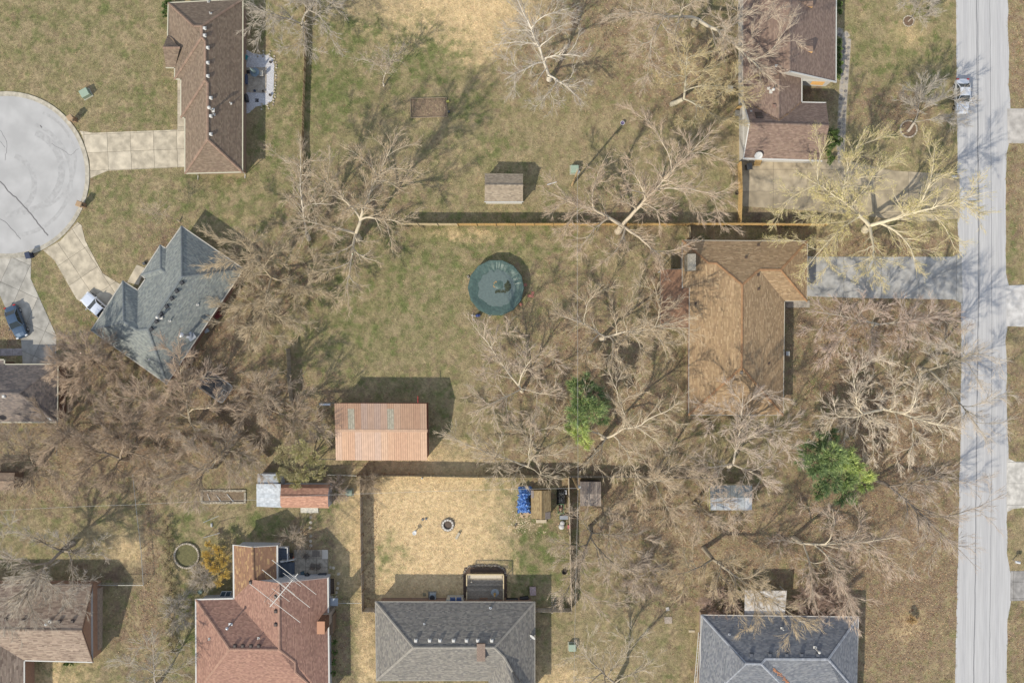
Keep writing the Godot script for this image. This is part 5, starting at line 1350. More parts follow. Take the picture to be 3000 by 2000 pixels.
	for q in [[2110, 1775, "thicket shrub by the blue grey house north wall, west of the patio cover"], [2380, 1770, "thicket shrub by the blue grey house north wall, just east of the patio cover"], [2450, 1765, "thicket shrub near the north east corner of the blue grey house"]]:
		bare_tree("bare_shrub", q[2], [q[0], q[1]], 0.3, [[q[0] - 40, q[1] - 10, 2.4], [q[0] - 15, q[1] - 40, 2.6], [q[0] + 20, q[1] - 35, 2.5], [q[0] + 40, q[1], 2.4], [q[0] + 10, q[1] + 25, 2.3], [q[0] - 25, q[1] + 20, 2.3]], {"r": 0.06, "twig": S(150, 118, 104), "dens": 1.6, "tw": 0.009}, "leafless shrubs")
	# evergreens
	var gr := [S(108, 132, 88), S(124, 148, 94), S(146, 168, 100), S(176, 194, 110), S(206, 218, 116), S(222, 230, 128)]
	leafy("pine_tree", "light green evergreen under the winding bare tree, yellowish at its south tip", "tree", [1722, 1190], [[1690, 1130, 5, 1.3, 1], [1720, 1115, 5, 0.9, 0], [1700, 1170, 6.5, 1.5, 1], [1740, 1150, 5.5, 1.2, 0], [1690, 1215, 6.5, 1.5, 1], [1735, 1205, 7, 1.5, 1], [1765, 1185, 5, 1.0, 0], [1700, 1245, 5.5, 1.2, 2], [1700, 1275, 4.5, 1.1, 3], [1715, 1297, 4, 0.8, 3], [1670, 1250, 4.5, 0.8, 2], [1765, 1225, 4.5, 0.9, 0]], {"tones": gr, "n": 330, "size": 0.5, "width": 0.055, "r": 0.2}, "evergreen trees")
	leafy("pine_tree", "broad dark green evergreen near the street, paler at its east tips", "tree", [2420, 1345], [[2370, 1320, 5, 1.3, 0], [2400, 1290, 5.5, 1.2, 0], [2435, 1275, 5, 0.9, 0], [2390, 1360, 7, 1.6, 0], [2440, 1340, 8, 1.6, 1], [2480, 1345, 7, 1.4, 2], [2510, 1370, 6.5, 1.2, 2], [2540, 1395, 5.5, 0.9, 3], [2480, 1405, 6, 1.4, 1], [2430, 1405, 6, 1.5, 0], [2470, 1450, 5, 1.2, 0], [2400, 1440, 4.5, 1.1, 0], [2530, 1420, 5, 0.9, 2], [2350, 1350, 4, 0.9, 0], [2495, 1460, 4, 0.7, 1]], {"tones": gr, "n": 380, "size": 0.55, "width": 0.055, "r": 0.26}, "evergreen trees")
	var ol := [S(166, 158, 110), S(182, 170, 122), S(196, 182, 138), S(186, 182, 104), S(206, 192, 150)]
	leafy("cedar_tree", "dull olive green cedar hanging over the north side of the gambrel shed", "tree", [880, 1375], [[830, 1330, 5, 1.3, 0], [880, 1320, 6, 1.4, 1], [920, 1345, 5, 1.1, 1], [850, 1375, 5.5, 1.3, 0], [890, 1385, 5.5, 1.2, 1], [930, 1390, 3.6, 0.7, 2], [820, 1390, 4.5, 0.9, 1], [865, 1410, 4.5, 1.0, 1], [950, 1370, 4, 0.7, 1]], {"tones": ol, "n": 420, "size": 0.28, "width": 0.08, "r": 0.2}, "evergreen trees")
	leafy("forsythia_bush", "bright yellow flowering bush beside the red brown house wing", "bush", [632, 1660], [[610, 1625, 1.8, 0.9], [640, 1610, 1.9, 0.9], [655, 1640, 2.1, 1.0], [625, 1660, 2.2, 1.0], [655, 1680, 2.0, 0.9], [605, 1650, 1.6, 0.7], [640, 1705, 1.6, 0.7], [612, 1595, 1.3, 0.6]], {"tones": [S(232, 198, 92), S(240, 208, 100), S(214, 180, 92), S(222, 190, 110)], "n": 800, "size": 0.16, "width": 0.14, "trunk": false})
	var sg := [S(104, 128, 62), S(122, 148, 70), S(92, 116, 58), S(146, 168, 84)]
	for q in [["evergreen shrub tall against the garage end wall of the dormer house", [[2440, 395, 1.8, 0.9], [2428, 420, 2.0, 0.9], [2455, 412, 1.6, 0.7], [2424, 445, 1.5, 0.6]], [2436, 415]], ["small evergreen shrub at the garage corner by the old drive", [[2434, 472, 0.8, 0.5], [2440, 462, 0.7, 0.35]], [2436, 470]], ["clipped evergreen hedge under the east eave beside the curved stone walk", [[2457, 122, 0.9, 0.5], [2459, 145, 1.0, 0.5], [2459, 165, 1.0, 0.5], [2459, 185, 1.0, 0.5], [2457, 208, 0.9, 0.5], [2455, 228, 0.8, 0.4]], [2457, 170]], ["clipped evergreen hedge at the top edge beside the dormer house", [[2458, -10, 0.9, 0.5], [2459, 12, 0.9, 0.5], [2458, 34, 0.8, 0.45]], [2458, 10]], ["yellow green shrub at the north west corner of the long brown house", [[485, 20, 1.4, 0.7], [482, 42, 1.0, 0.5], [492, 5, 1.4, 0.6]], [486, 20]], ["low green shrub by the porch of the mottled gable house", [[200, 1942, 0.7, 0.35], [210, 1943, 0.6, 0.3], [190, 1942, 0.5, 0.3]], [200, 1942]], ["ragged shrub row along the east wall of the red brown house", [[978, 1880, 0.7, 0.4], [980, 1910, 0.7, 0.4], [978, 1940, 0.7, 0.4], [978, 1970, 0.7, 0.4]], [979, 1925]]]:
		leafy("evergreen_shrub", q[0], "shrub", q[2], q[1], {"tones": sg, "n": 1500, "size": 0.13, "width": 0.22, "trunk": false, "fan": 0.8}, "evergreen shrubs")
	leafy("grass_clump", "straw coloured ornamental grass clump alone on the leafy lawn by the street", "grass clump", [2670, 1815], [[2668, 1812, 0.7, 0.5], [2676, 1818, 0.6, 0.4]], {"tones": [S(206, 174, 120), S(188, 152, 104), S(216, 188, 140)], "n": 1400, "size": 0.35, "width": 0.05, "trunk": false, "fan": 0.5})
	# hedge of rough brush down the side of the lower left yard
	for i in 9:
		var y := 1540.0 + i * 45
		leafy("brush_clump", "dark brush clump, %s from the north in the hedge row by the red brown house" % ["first", "second", "third", "fourth", "fifth", "sixth", "seventh", "eighth", "ninth"][i], "brush", [494 + i * 2, y], [[486 + i * 2 + tr.randf_range(-6, 6), y - 12, 0.6, 0.5, 0], [492 + i * 2, y + 10, 0.7, 0.55, 1], [482 + i * 2, y + 22, 0.5, 0.45, 0]], {"tones": [S(150, 132, 96), S(166, 146, 112), S(136, 130, 86), S(178, 158, 122)], "n": 420, "size": 0.2, "width": 0.08, "trunk": false, "fan": 0.9}, "brush in the hedge row")
	print("tree triangles ", tri_total)

# ---------------------------------------------------------------- outbuildings
func ribbed(a: Vector3, b: Vector3, c: Vector3, d: Vector3, ribs: int, rh := 0.03) -> MB:   # sheet a-b (eave) to d-c (ridge) with raised ribs up the slope
	var mb := MB.new()
	var n := (d - a).cross(b - a).normalized()
	if n.y < 0: n = -n
	for i in ribs:
		var k0 := float(i) / ribs; var k1 := (i + 0.72) / ribs; var k2 := (i + 0.80) / ribs; var k3 := (i + 0.92) / ribs; var k4 := float(i + 1) / ribs
		var ks := [[k0, 0.0], [k1, 0.0], [k2, rh], [k3, rh], [k4, 0.0]]
		for j in 4:
			var p0: Vector3 = a.lerp(b, ks[j][0]) + n * ks[j][1]; var p1: Vector3 = a.lerp(b, ks[j + 1][0]) + n * ks[j + 1][1]
			var q0: Vector3 = d.lerp(c, ks[j][0]) + n * ks[j][1]; var q1: Vector3 = d.lerp(c, ks[j + 1][0]) + n * ks[j + 1][1]
			mb.quad(p0, p1, q1, q0)
	return mb

func box_walls(o: Node3D, pts: Array, top: float, m: Material, inset := 0.08) -> void:
	var p := PackedVector2Array()
	for v in pts: p.append(v2(v))
	mark_hard(p)
	for q in Geometry2D.offset_polygon(p, -inset):
		for i in q.size():
			var mb := MB.new()
			var a: Vector2 = q[i]; var b: Vector2 = q[(i + 1) % q.size()]
			mb.quad(Vector3(a.x, 0, a.y), Vector3(b.x, 0, b.y), Vector3(b.x, top, b.y), Vector3(a.x, top, a.y))
			part("wall", mb, m, o)

func make_sheds() -> void:
	var white := M(S(224, 223, 218), 0.7)
	# metal barn
	var p := V({"nw": [979, 1181, 3.4], "ne": [1249.5, 1182, 3.4], "se": [1251.6, 1348.6, 3.4], "sw": [983.4, 1348, 3.4], "rw": [981.5, 1261, 4.15], "re": [1250.5, 1262, 4.15]})
	var o := thing("metal_barn", "rust faded ribbed metal barn with two translucent roof strips", "barn", G(1115, 1265))
	box_walls(o, [p.nw, p.ne, p.se, p.sw], 3.3, M(S(150, 84, 66), 0.6, "fine", 0.6, 0.2), 0.15)
	var rust := [M(S(196, 154, 120), 0.55, "soft", 0.25, 0.1), M(S(200, 162, 130), 0.55, "soft", 0.3, 0.1), M(S(192, 149, 116), 0.55, "soft", 0.3, 0.1), M(S(197, 161, 134), 0.55, "soft", 0.22, 0.1), M(S(192, 160, 138), 0.55, "soft", 0.3, 0.1)]
	var clear := M(S(190, 180, 154), 0.5, "blotch", 0.6)
	for side in 2:
		for i in 14:
			var k0 := i / 14.0; var k1 := (i + 1) / 14.0
			var e0: Vector3 = p.nw if side == 0 else p.sw; var e1: Vector3 = p.ne if side == 0 else p.se
			var a := e0.lerp(e1, k0 + 0.0004); var b := e0.lerp(e1, k1 - 0.0004)
			var d: Vector3 = (p.rw as Vector3).lerp(p.re, k0 + 0.0004); var c: Vector3 = (p.rw as Vector3).lerp(p.re, k1 - 0.0004)
			var w := [0, 2, 0, 2, 4, 3, 4, 3, 4, 1, 0, 0, 2, 1] if side == 0 else [3, 0, 2, 4, 3, 3, 4, 1, 0, 2, 2, 0, 0, 1]
			if side == 0 and (i == 2 or i == 8):
				part("roof_panel", ribbed(a, b, b.lerp(c, 0.2), a.lerp(d, 0.2), 3), rust[0], o)
				part("translucent_panel", ribbed(a.lerp(d, 0.2) + Vector3(0, 0.01, 0), b.lerp(c, 0.2) + Vector3(0, 0.01, 0), c, d, 3), clear, o)
			else:
				part("roof_panel", ribbed(a, b, c, d, 3), rust[w[i]], o)
	trim("ridge_flashing", o, [p.rw, p.re], rust[1], 0.36, 0.04)
	var lt := MB.new(); lt.tube([G(1224, 1180, 3.3), G(1224, 1160, 3.3)], [0.05], 6)
	part("red_pole", lt, M(S(190, 40, 40), 0.6), o)
	var leanto := thing("carport", "low weathered open carport frame with a pale length of gutter beside the metal barn", "carport", G(955, 1260))
	var lm := MB.new()
	for q in [[934, 1184], [980, 1180], [934, 1346], [980, 1346]]: lm.bar(G(q[0], q[1]), G(q[0], q[1], 1.6) * Vector3(1, 1, 1), 0.1, 0.1)
	lm.bar(G(932, 1180, 1.6), G(982, 1180, 1.6), 0.1, 0.08); lm.bar(G(932, 1345, 1.6), G(982, 1345, 1.6), 0.1, 0.08)
	part("frame", lm, M(S(140, 130, 112), 0.9), leanto)
	var ll := MB.new(); ll.bar(G(936, 1184.5, 1.7), G(967, 1184.5, 1.7), 0.25, 0.12)
	part("gutter_length", ll, M(S(214, 220, 226), 0.5), leanto)
	# grey shingled garden shed with white front
	p = V({"nw": [1420, 508, 2.1], "ne": [1532, 510, 2.1], "se": [1532, 591, 2.1], "sw": [1420, 591, 2.1], "rw": [1420, 542, 3.0], "re": [1532, 543, 3.0]})
	o = thing("garden_shed", "grey brown shingled garden shed with a white front in the north yard", "shed", G(1476, 555))
	roof(o, [A(p, "nw ne re rw"), A(p, "rw re se sw")], {"pal": [S(158, 142, 120), S(148, 133, 113), S(166, 150, 128)], "tab": 0.3, "spread": 0.1}, [[p.rw, p.re]])
	box_walls(o, [p.nw, p.ne, p.se, p.sw], 2.05, white, 0.1)
	for k in [[p.nw, p.rw, p.sw, 0.1], [p.ne, p.re, p.se, -0.1]]:
		var gb := MB.new(); var s := Vector3(k[3], -0.03, 0); gb.tri(k[0] + s, k[1] + s, k[2] + s); part("gable_wall", gb, white, o)
	trim("fascia", o, [p.sw, p.se], white, 0.06, 0.16); trim("fascia", o, [p.nw, p.ne], M(S(150, 140, 122), 0.8), 0.05, 0.1)
	# gambrel shed with white lean-to
	p = V({"nw": [822, 1419, 1.9], "ne": [966, 1419, 1.9], "nbw": [822, 1429, 2.7], "nbe": [963, 1430, 2.7], "rw": [820, 1454.5, 3.2], "re": [960, 1455, 3.2], "sbw": [821, 1482, 2.7], "sbe": [961, 1483, 2.7], "sw": [826, 1486, 1.9], "se": [964, 1488, 1.9]})
	o = thing("gambrel_shed", "rust red shingled gambrel shed with a white end wall", "shed", G(893, 1455))
	roof(o, [A(p, "nw ne nbe nbw"), A(p, "nbw nbe re rw"), A(p, "rw re sbe sbw"), A(p, "sbw sbe se sw")], {"pal": [S(192, 142, 114), S(184, 134, 108), S(199, 148, 120), S(176, 128, 103)], "tab": 0.3, "spread": 0.09}, [[p.rw, p.re]])
	box_walls(o, [p.nw, p.ne, p.se, p.sw], 1.9, M(S(206, 210, 218), 0.7), 0.12)
	var gb2 := MB.new(); gb2.poly([p.ne + Vector3(-0.1, 0, 0), p.nbe + Vector3(-0.1, 0, 0), p.re + Vector3(-0.1, 0, 0), p.sbe + Vector3(-0.1, 0, 0), p.se + Vector3(-0.1, 0, 0)])
	part("end_wall", gb2, M(S(206, 210, 218), 0.7), o)
	var rp := MB.new(); rp.xf = Transform3D(Basis(Vector3.RIGHT, 0.12), G(906, 1494, 0.14)); rp.cbox(Vector3.ZERO, Vector3(2.35, 0.06, 0.75), 0.02)
	part("ramp", rp, M(S(208, 202, 186), 0.8, "blotch", 0.8), o)
	var wt := M(S(196, 204, 212), 0.75, "blotch", 0.35); var wt2 := M(S(206, 213, 220), 0.75, "blotch", 0.45)
	o = thing("lean_to_shed", "white felted flat roofed lean-to at the west end of the gambrel shed", "shed", G(787, 1440))
	p = V({"a": [751, 1417, 2.3], "b": [822, 1417, 2.3], "c": [824, 1486, 2.0], "d": [751, 1483, 2.0], "e": [754, 1388, 1.9], "f": [815, 1389, 1.9], "g": [815, 1416, 2.2], "h": [754, 1416, 2.2]})
	for k in 5:
		var rl := MB.new()
		var a: Vector3 = (p.a as Vector3).lerp(p.d, k / 5.0); var b: Vector3 = (p.b as Vector3).lerp(p.c, k / 5.0)
		var c: Vector3 = (p.b as Vector3).lerp(p.c, (k + 1.04) / 5.0); var d: Vector3 = (p.a as Vector3).lerp(p.d, (k + 1.04) / 5.0)
		var up := Vector3(0, 0.012 * (5 - k), 0)
		rl.quad(a + up, b + up, c + up, d + up); rl.quad(d + up, c + up, c - Vector3(0, 0.08, 0), d - Vector3(0, 0.08, 0))
		part("felt_strip", rl, wt2 if k % 2 else wt, o)
	var rf := MB.new(); rf.quad(p.e, p.f, p.g, p.h); rf.quad(p.h, p.g, p.g - Vector3(0, 0.1, 0), p.h - Vector3(0, 0.1, 0)); part("rear_roof", rf, wt, o)
	box_walls(o, [p.e, p.f, p.b, p.c, p.d, p.a], 1.86, M(S(196, 200, 206), 0.75), 0.1)
	# small olive brown shed
	p = V({"nw": [1556, 1437, 2.0], "ne": [1613, 1437, 2.0], "se": [1615, 1519, 2.0], "sw": [1556, 1519, 2.0], "rn": [1585.6, 1437, 2.75], "rs": [1585.6, 1520, 2.75]})
	o = thing("utility_shed", "olive brown shingled shed beside the crumpled blue tarpaulin", "shed", G(1585, 1478))
	roof(o, [A(p, "nw rn rs sw"), A(p, "rn ne se rs")], {"pal": [S(150, 128, 88), S(141, 119, 81), S(158, 136, 95)], "cap": [S(164, 138, 94)], "tab": 0.3, "spread": 0.12}, [[p.rn, p.rs]])
	box_walls(o, [p.nw, p.ne, p.se, p.sw], 1.95, M(S(140, 116, 76), 0.9), 0.1)
	var nwall := MB.new(); nwall.tri(p.nw + Vector3(0, 0, 0.1), p.rn + Vector3(0, -0.02, 0.1), p.ne + Vector3(0, 0, 0.1)); nwall.tri(p.sw - Vector3(0, 0, 0.1), p.rs - Vector3(0, 0.02, 0.1), p.se - Vector3(0, 0, 0.1))
	part("gable_wall", nwall, M(S(164, 138, 80), 0.9), o)
	for q in [[1605, 1510, 0.75, 0.9], [1559.5, 1447, 0.4, 1.0]]:
		var pa := MB.new(); pa.xf = Transform3D(Basis(Vector3.BACK, -0.45 if q[0] > 1590 else 0.45), on_roof(o, q[0], q[1]) + Vector3(0, 0.05, 0)); pa.cbox(Vector3.ZERO, Vector3(q[2], 0.02, q[3]), 0.004)
		part("patch", pa, M(S(140, 128, 122), 0.8, "blotch", 1.2), o)
	var dst := MB.new(); dst.cbox(G(1586, 1526, 0.15), Vector3(1.4, 0.3, 0.45), 0.03)
	part("door_step", dst, M(S(206, 190, 160), 0.85, "blotch", 1.5), o)
	# grey plank shed: each roof board a piece
	p = V({"nw": [1700, 1411, 2.0], "ne": [1761, 1411, 2.0], "se": [1761.5, 1482, 2.0], "sw": [1700, 1482, 2.0], "rw": [1700, 1447, 2.45], "re": [1761, 1447, 2.45]})
	o = thing("plank_shed", "small weathered grey shed roofed with vertical boards", "shed", G(1730, 1447))
	box_walls(o, [p.nw, p.ne, p.se, p.sw], 1.95, M(S(140, 128, 116), 0.9), 0.1)
	var gm := [M(S(152, 138, 126), 0.9, "blotch", 0.9), M(S(142, 128, 118), 0.9, "blotch", 0.8), M(S(162, 148, 136), 0.9, "blotch", 1.0)]
	for side in 2:
		for i in 11:
			var e0: Vector3 = p.nw if side == 0 else p.sw; var e1: Vector3 = p.ne if side == 0 else p.se
			var mb := MB.new()
			var a := e0.lerp(e1, (i + 0.04) / 11.0); var b := e0.lerp(e1, (i + 0.96) / 11.0)
			var c: Vector3 = (p.rw as Vector3).lerp(p.re, (i + 0.96) / 11.0); var d: Vector3 = (p.rw as Vector3).lerp(p.re, (i + 0.04) / 11.0)
			var up := Vector3(0, rng.randf_range(0.0, 0.02), 0)
			mb.quad(a + up, b + up, c + up, d + up)
			part("roof_board", mb, gm[rng.randi() % 3], o)
	# metal roofed shed by the leafy ground
	p = V({"nw": [2078, 1421, 2.0], "ne": [2205, 1421, 2.0], "se": [2204, 1494, 2.0], "sw": [2080, 1494, 2.0], "rw": [2079, 1458, 2.5], "re": [2204, 1458, 2.5]})
	o = thing("metal_shed", "corrugated pale metal roofed shed with a yellow end in the leafy ground", "shed", G(2140, 1458))
	box_walls(o, [p.nw, p.ne, p.se, p.sw], 1.95, M(S(190, 182, 140), 0.85), 0.12)
	var zm := [M(S(206, 210, 214), 0.35, "blotch", 0.6, 0.25), M(S(186, 192, 196), 0.35, "blotch", 0.6, 0.25), M(S(150, 156, 156), 0.4, "blotch", 0.5, 0.25)]
	for side in 2:
		for i in 6:
			var e0: Vector3 = p.nw if side == 0 else p.sw; var e1: Vector3 = p.ne if side == 0 else p.se
			part("roof_panel", ribbed(e0.lerp(e1, i / 6.0 + 0.003), e0.lerp(e1, (i + 1) / 6.0 - 0.003), (p.rw as Vector3).lerp(p.re, (i + 1) / 6.0 - 0.003), (p.rw as Vector3).lerp(p.re, i / 6.0 + 0.003), 4), zm[2 if side == 0 else (i + i / 3) % 2], o)
	trim("barge_board", o, [p.nw, p.rw, p.sw], M(S(196, 184, 110), 0.8), 0.16, 0.16)
	# shed roof at the left edge
	p = V({"a": [-60, 1385, 2.2], "b": [42, 1385, 2.2], "c": [40, 1435, 2.2], "d": [-60, 1437, 2.2], "r0": [-60, 1410, 2.6], "r1": [38, 1410, 2.6]})
	o = thing("edge_shed", "small brown roofed shed cut by the left edge", "shed", G(-5, 1410))
	roof(o, [A(p, "a b r1 r0"), A(p, "r0 r1 c d")], {"pal": [S(150, 126, 104), S(140, 118, 98)], "tab": 0.3}, [[p.r0, p.r1]])
	box_walls(o, [p.a, p.b, p.c, p.d], 2.15, M(S(128, 104, 84), 0.9), 0.12)

# ---------------------------------------------------------------- fences
func picket_mesh(w: float, h: float, t: float) -> ArrayMesh:
	var key := "picket%.3f_%.2f" % [w, h]
	if mats.has(key): return mats[key]
	var mb := MB.new()
	var q := [Vector2(-w / 2, 0), Vector2(w / 2, 0), Vector2(w / 2, h - 0.04), Vector2(w / 2 - 0.03, h), Vector2(-w / 2 + 0.03, h), Vector2(-w / 2, h - 0.04)]
	var f := []; var b := []
	for k in q: f.append(Vector3(k.x, k.y, t / 2)); b.append(Vector3(k.x, k.y, -t / 2))
	mb.poly(f); b.reverse(); mb.poly(b); b.reverse()
	for i in 6: mb.quad(f[i], f[(i + 1) % 6], b[(i + 1) % 6], b[i])
	mats[key] = mb.commit(Vector3.ZERO)
	return mats[key]

func board_fence(label: String, pts: Array, h: float, spacing: float, pm: Array, rail: Material, side := 1.0, cap := false) -> void:
	var o := thing("board_fence", label, "fence", G((pts[0][0] + pts[-1][0]) * 0.5, (pts[0][1] + pts[-1][1]) * 0.5), "wooden board fences")
	var pk := picket_mesh(spacing - 0.012, h, 0.02)
	for i in pts.size() - 1:
		var a := G(pts[i][0], pts[i][1]); var b := G(pts[i + 1][0], pts[i + 1][1])
		var l := a.distance_to(b)
		var d := (b - a) / l
		var nn := Vector3.UP.cross(d) * side
		var n := int(l / spacing)
		for k in n:
			var c := a + d * (k + 0.5) * l / n + nn * 0.04 + nn * rng.randf_range(-0.006, 0.006) + Vector3(0, rng.randf_range(-0.02, 0.015), 0)
			inst("picket", pk, pm[rng.randi() % pm.size()], o, Transform3D(Basis(d, Vector3.UP, d.cross(Vector3.UP)), c))
		for y in [0.3, h * 0.55, h - 0.25]:
			var mb := MB.new(); mb.bar(a + Vector3(0, y, 0), b + Vector3(0, y, 0), 0.045, 0.09)
			part("rail", mb, rail, o)
		if cap:
			var mb := MB.new(); mb.bar(a + Vector3(0, h + 0.02, 0), b + Vector3(0, h + 0.02, 0), 0.12, 0.03)
			part("cap_rail", mb, rail, o)
		var np := maxi(1, int(l / 2.4))
		for k in np + 1:
			var mb := MB.new(); mb.cbox(a.lerp(b, float(k) / np) - nn * 0.05 + Vector3(0, h * 0.5 + 0.02, 0), Vector3(0.1, h + 0.04, 0.1), 0.02)
			part("post", mb, rail, o)

func wire_fence(label: String, pts: Array, h: float, m: Material) -> void:
	var o := thing("wire_fence", label, "fence", G((pts[0][0] + pts[-1][0]) * 0.5, (pts[0][1] + pts[-1][1]) * 0.5), "thin wire mesh fences")
	for i in pts.size() - 1:
		var a := G(pts[i][0], pts[i][1]); var b := G(pts[i + 1][0], pts[i + 1][1])
		var l := a.distance_to(b)
		var np := maxi(1, int(l / 2.6))
		for k in np + 1:
			var c := a.lerp(b, float(k) / np)
			var mb := MB.new(); mb.tube([c, c + Vector3(0, h + 0.03, 0)], [0.03], 6)
			part("post", mb, m, o)
		var tp := MB.new(); tp.tube([a + Vector3(0, h, 0), b + Vector3(0, h, 0)], [0.035], 6)
		part("top_rail", tp, m, o)
		var mesh := MB.new()
		var n := int(l / 0.16)
		for k in n:
			var p := a.lerp(b, float(k) / n); var q := a.lerp(b, minf(1.0, float(k) / n + h / l * 0.9)); var r := a.lerp(b, maxf(0.0, float(k) / n - h / l * 0.9))
			mesh.bar(p, q + Vector3(0, h, 0), 0.004, 0.004); mesh.bar(p, r + Vector3(0, h, 0), 0.004, 0.004)
		var w := part("mesh", mesh, m, o); w.set_meta("kind", "stuff")

func make_fences() -> void:
	var ye := [M(S(200, 164, 96), 0.85, "soft", 1.0), M(S(188, 152, 88), 0.85, "soft", 1.0), M(S(208, 174, 108), 0.85, "soft", 1.0)]
	var pa := [M(S(196, 178, 138), 0.85, "soft", 1.0), M(S(184, 166, 126), 0.85, "soft", 1.0)]
	var gy := [M(S(196, 184, 166), 0.9, "blotch", 1.0), M(S(182, 170, 152), 0.9, "blotch", 1.0), M(S(208, 196, 178), 0.9, "blotch", 1.0)]
	var br := [M(S(186, 160, 114), 0.9, "soft", 1.0), M(S(140, 112, 76), 0.9, "soft", 1.0), M(S(200, 174, 128), 0.9, "soft", 1.0)]
	board_fence("pale weathered end of the long east west fence, under the budding trees", [[1170, 660], [1340, 661]], 1.83, 0.15, pa, pa[0])
	board_fence("long yellow board fence north of the round covered pool", [[1342, 661], [2170, 660]], 1.83, 0.15, ye, ye[1])
	board_fence("yellow board fence between the old drive and the tan house", [[2172, 660], [2412, 662]], 1.83, 0.15, ye, ye[1])
	board_fence("yellow board fence running north to the garage corner of the dormer house", [[2161, 655], [2164, 560], [2161, 482]], 1.83, 0.15, ye, ye[0], -1.0)
	board_fence("short yellow fence length west of the dormer house gable", [[2152, 322], [2174, 322]], 1.83, 0.15, ye, ye[0])
	board_fence("short fence post run at the north west corner of the tan house", [[2015, 668], [2015, 700]], 1.6, 0.15, pa, pa[0])
	board_fence("low brown picket fence running down from the top left shade tree", [[898, -20], [896, 160], [890, 320], [888, 420], [893, 560]], 1.05, 0.17, br, br[1])
	board_fence("weathered fence along the north side of the straw covered yard", [[1052, 1388], [1200, 1387], [1400, 1391], [1664, 1392]], 1.83, 0.15, [M(S(168, 158, 124), 0.9), M(S(156, 148, 112), 0.9), M(S(178, 168, 136), 0.9)], pa[0], -1.0)
	board_fence("grey board fence along the west side of the straw covered yard", [[1063, 1392], [1064, 1560], [1068, 1778]], 1.83, 0.15, gy, M(S(176, 148, 112), 0.9), -1.0)
	board_fence("short grey board fence joining the charcoal house to the yard fence", [[1068, 1780], [1104, 1780]], 1.83, 0.15, gy, gy[1])
	board_fence("thin grey fence along the east side of the straw covered yard", [[1664, 1395], [1668, 1560], [1672, 1780]], 1.6, 0.15, gy, M(S(196, 178, 150), 0.9))
	board_fence("grey fence from the charcoal house to the leafy ground", [[1563, 1782], [1672, 1782]], 1.6, 0.15, gy, gy[1])
	board_fence("old fence behind the sheds in the leafy ground", [[1668, 1393], [1850, 1393], [2066, 1396]], 1.5, 0.15, [M(S(128, 116, 90), 0.9), M(S(140, 128, 100), 0.9)], gy[1], -1.0)
	board_fence("dark grey fence length west of the metal barn's lawn", [[848, 1022], [852, 1080], [850, 1100], [858, 1172]], 1.83, 0.15, [M(S(160, 150, 132), 0.9, "blotch", 1.0), M(S(148, 138, 120), 0.9, "blotch", 1.0)], gy[1])
	board_fence("diagonal brown fence crossing the left hand wood below the trampoline", [[640, 1203], [720, 1272], [795, 1332]], 1.7, 0.15, [M(S(150, 132, 106), 0.9), M(S(138, 120, 96), 0.9)], gy[1])
	var zc := M(S(184, 184, 178), 0.5, "fine", 1.5, 0.4)
	wire_fence("thin wire fence enclosing the yard of the mottled gable house", [[400, 1385], [412, 1500], [424, 1600], [431, 1706], [298, 1706]], 1.2, zc)
	wire_fence("thin wire fence from the gambrel shed to the yard corner", [[965, 1386], [1048, 1389]], 1.2, zc)
	wire_fence("thin wire fence beside the dark brown house at the left edge", [[182, 1240], [180, 1330]], 1.2, zc)
	wire_fence("short wire gate between the red brown house and the charcoal house fence", [[988, 1758], [1062, 1758]], 1.2, zc)
	# overhead lines
	var wm := M(S(206, 204, 198), 0.5)
	var pole := func(label: String, x: float, y: float, h: float) -> Vector3:
		var g := G(x, y)
		var o := thing("utility_pole", label, "utility pole", g, "utility poles")
		var mb := MB.new(); mb.tube([g, g + Vector3(0, h, 0)], [0.15, 0.11], 9)
		part("shaft", mb, M(S(190, 160, 112), 0.9, "blotch", 0.8), o)
		var c := MB.new(); c.tube([g + Vector3(0.25, h - 1.4, -0.1), g + Vector3(0.25, h - 0.7, -0.1)], [0.16], 8)
		part("transformer_can", c, M(S(170, 172, 172), 0.5), o)
		return g + Vector3(0, h, 0)
	var p1: Vector3 = pole.call("bare wooden utility pole by the green box in the north yard", 1676, 542, 8.6)
	var p2: Vector3 = pole.call("wooden utility pole at the corner of the old back fence", 1678, 1397, 8.6)
	var wires := [["thin overhead wire running north to south past the round pool", [p1, p2]], ["overhead wire running south from the fence corner pole", [p2, G(1680, 2090, 8.2)]], ["overhead wire crossing the straw covered yard from the gambrel shed", [p2 + Vector3(0, -0.6, 0), G(1030, 1447, 6.4), G(760, 1462, 5.2)]], ["overhead wire crossing the left hand yards to the edge", [G(760, 1464, 5.2), G(395, 1478, 6.5), G(-80, 1500, 6.5)]]]
	for w in wires:
		var mb := MB.new()
		var pts: Array = w[1]
		for i in pts.size() - 1:
			var path := []
			for k in 9:
				var t := k / 8.0
				path.append((pts[i] as Vector3).lerp(pts[i + 1], t) - Vector3(0, sin(PI * t) * 0.5, 0))
			mb.tube(path, [0.013], 4, false)
		one("overhead_wire", mb, wm, w[0], "wire", pts[0], "overhead wires")

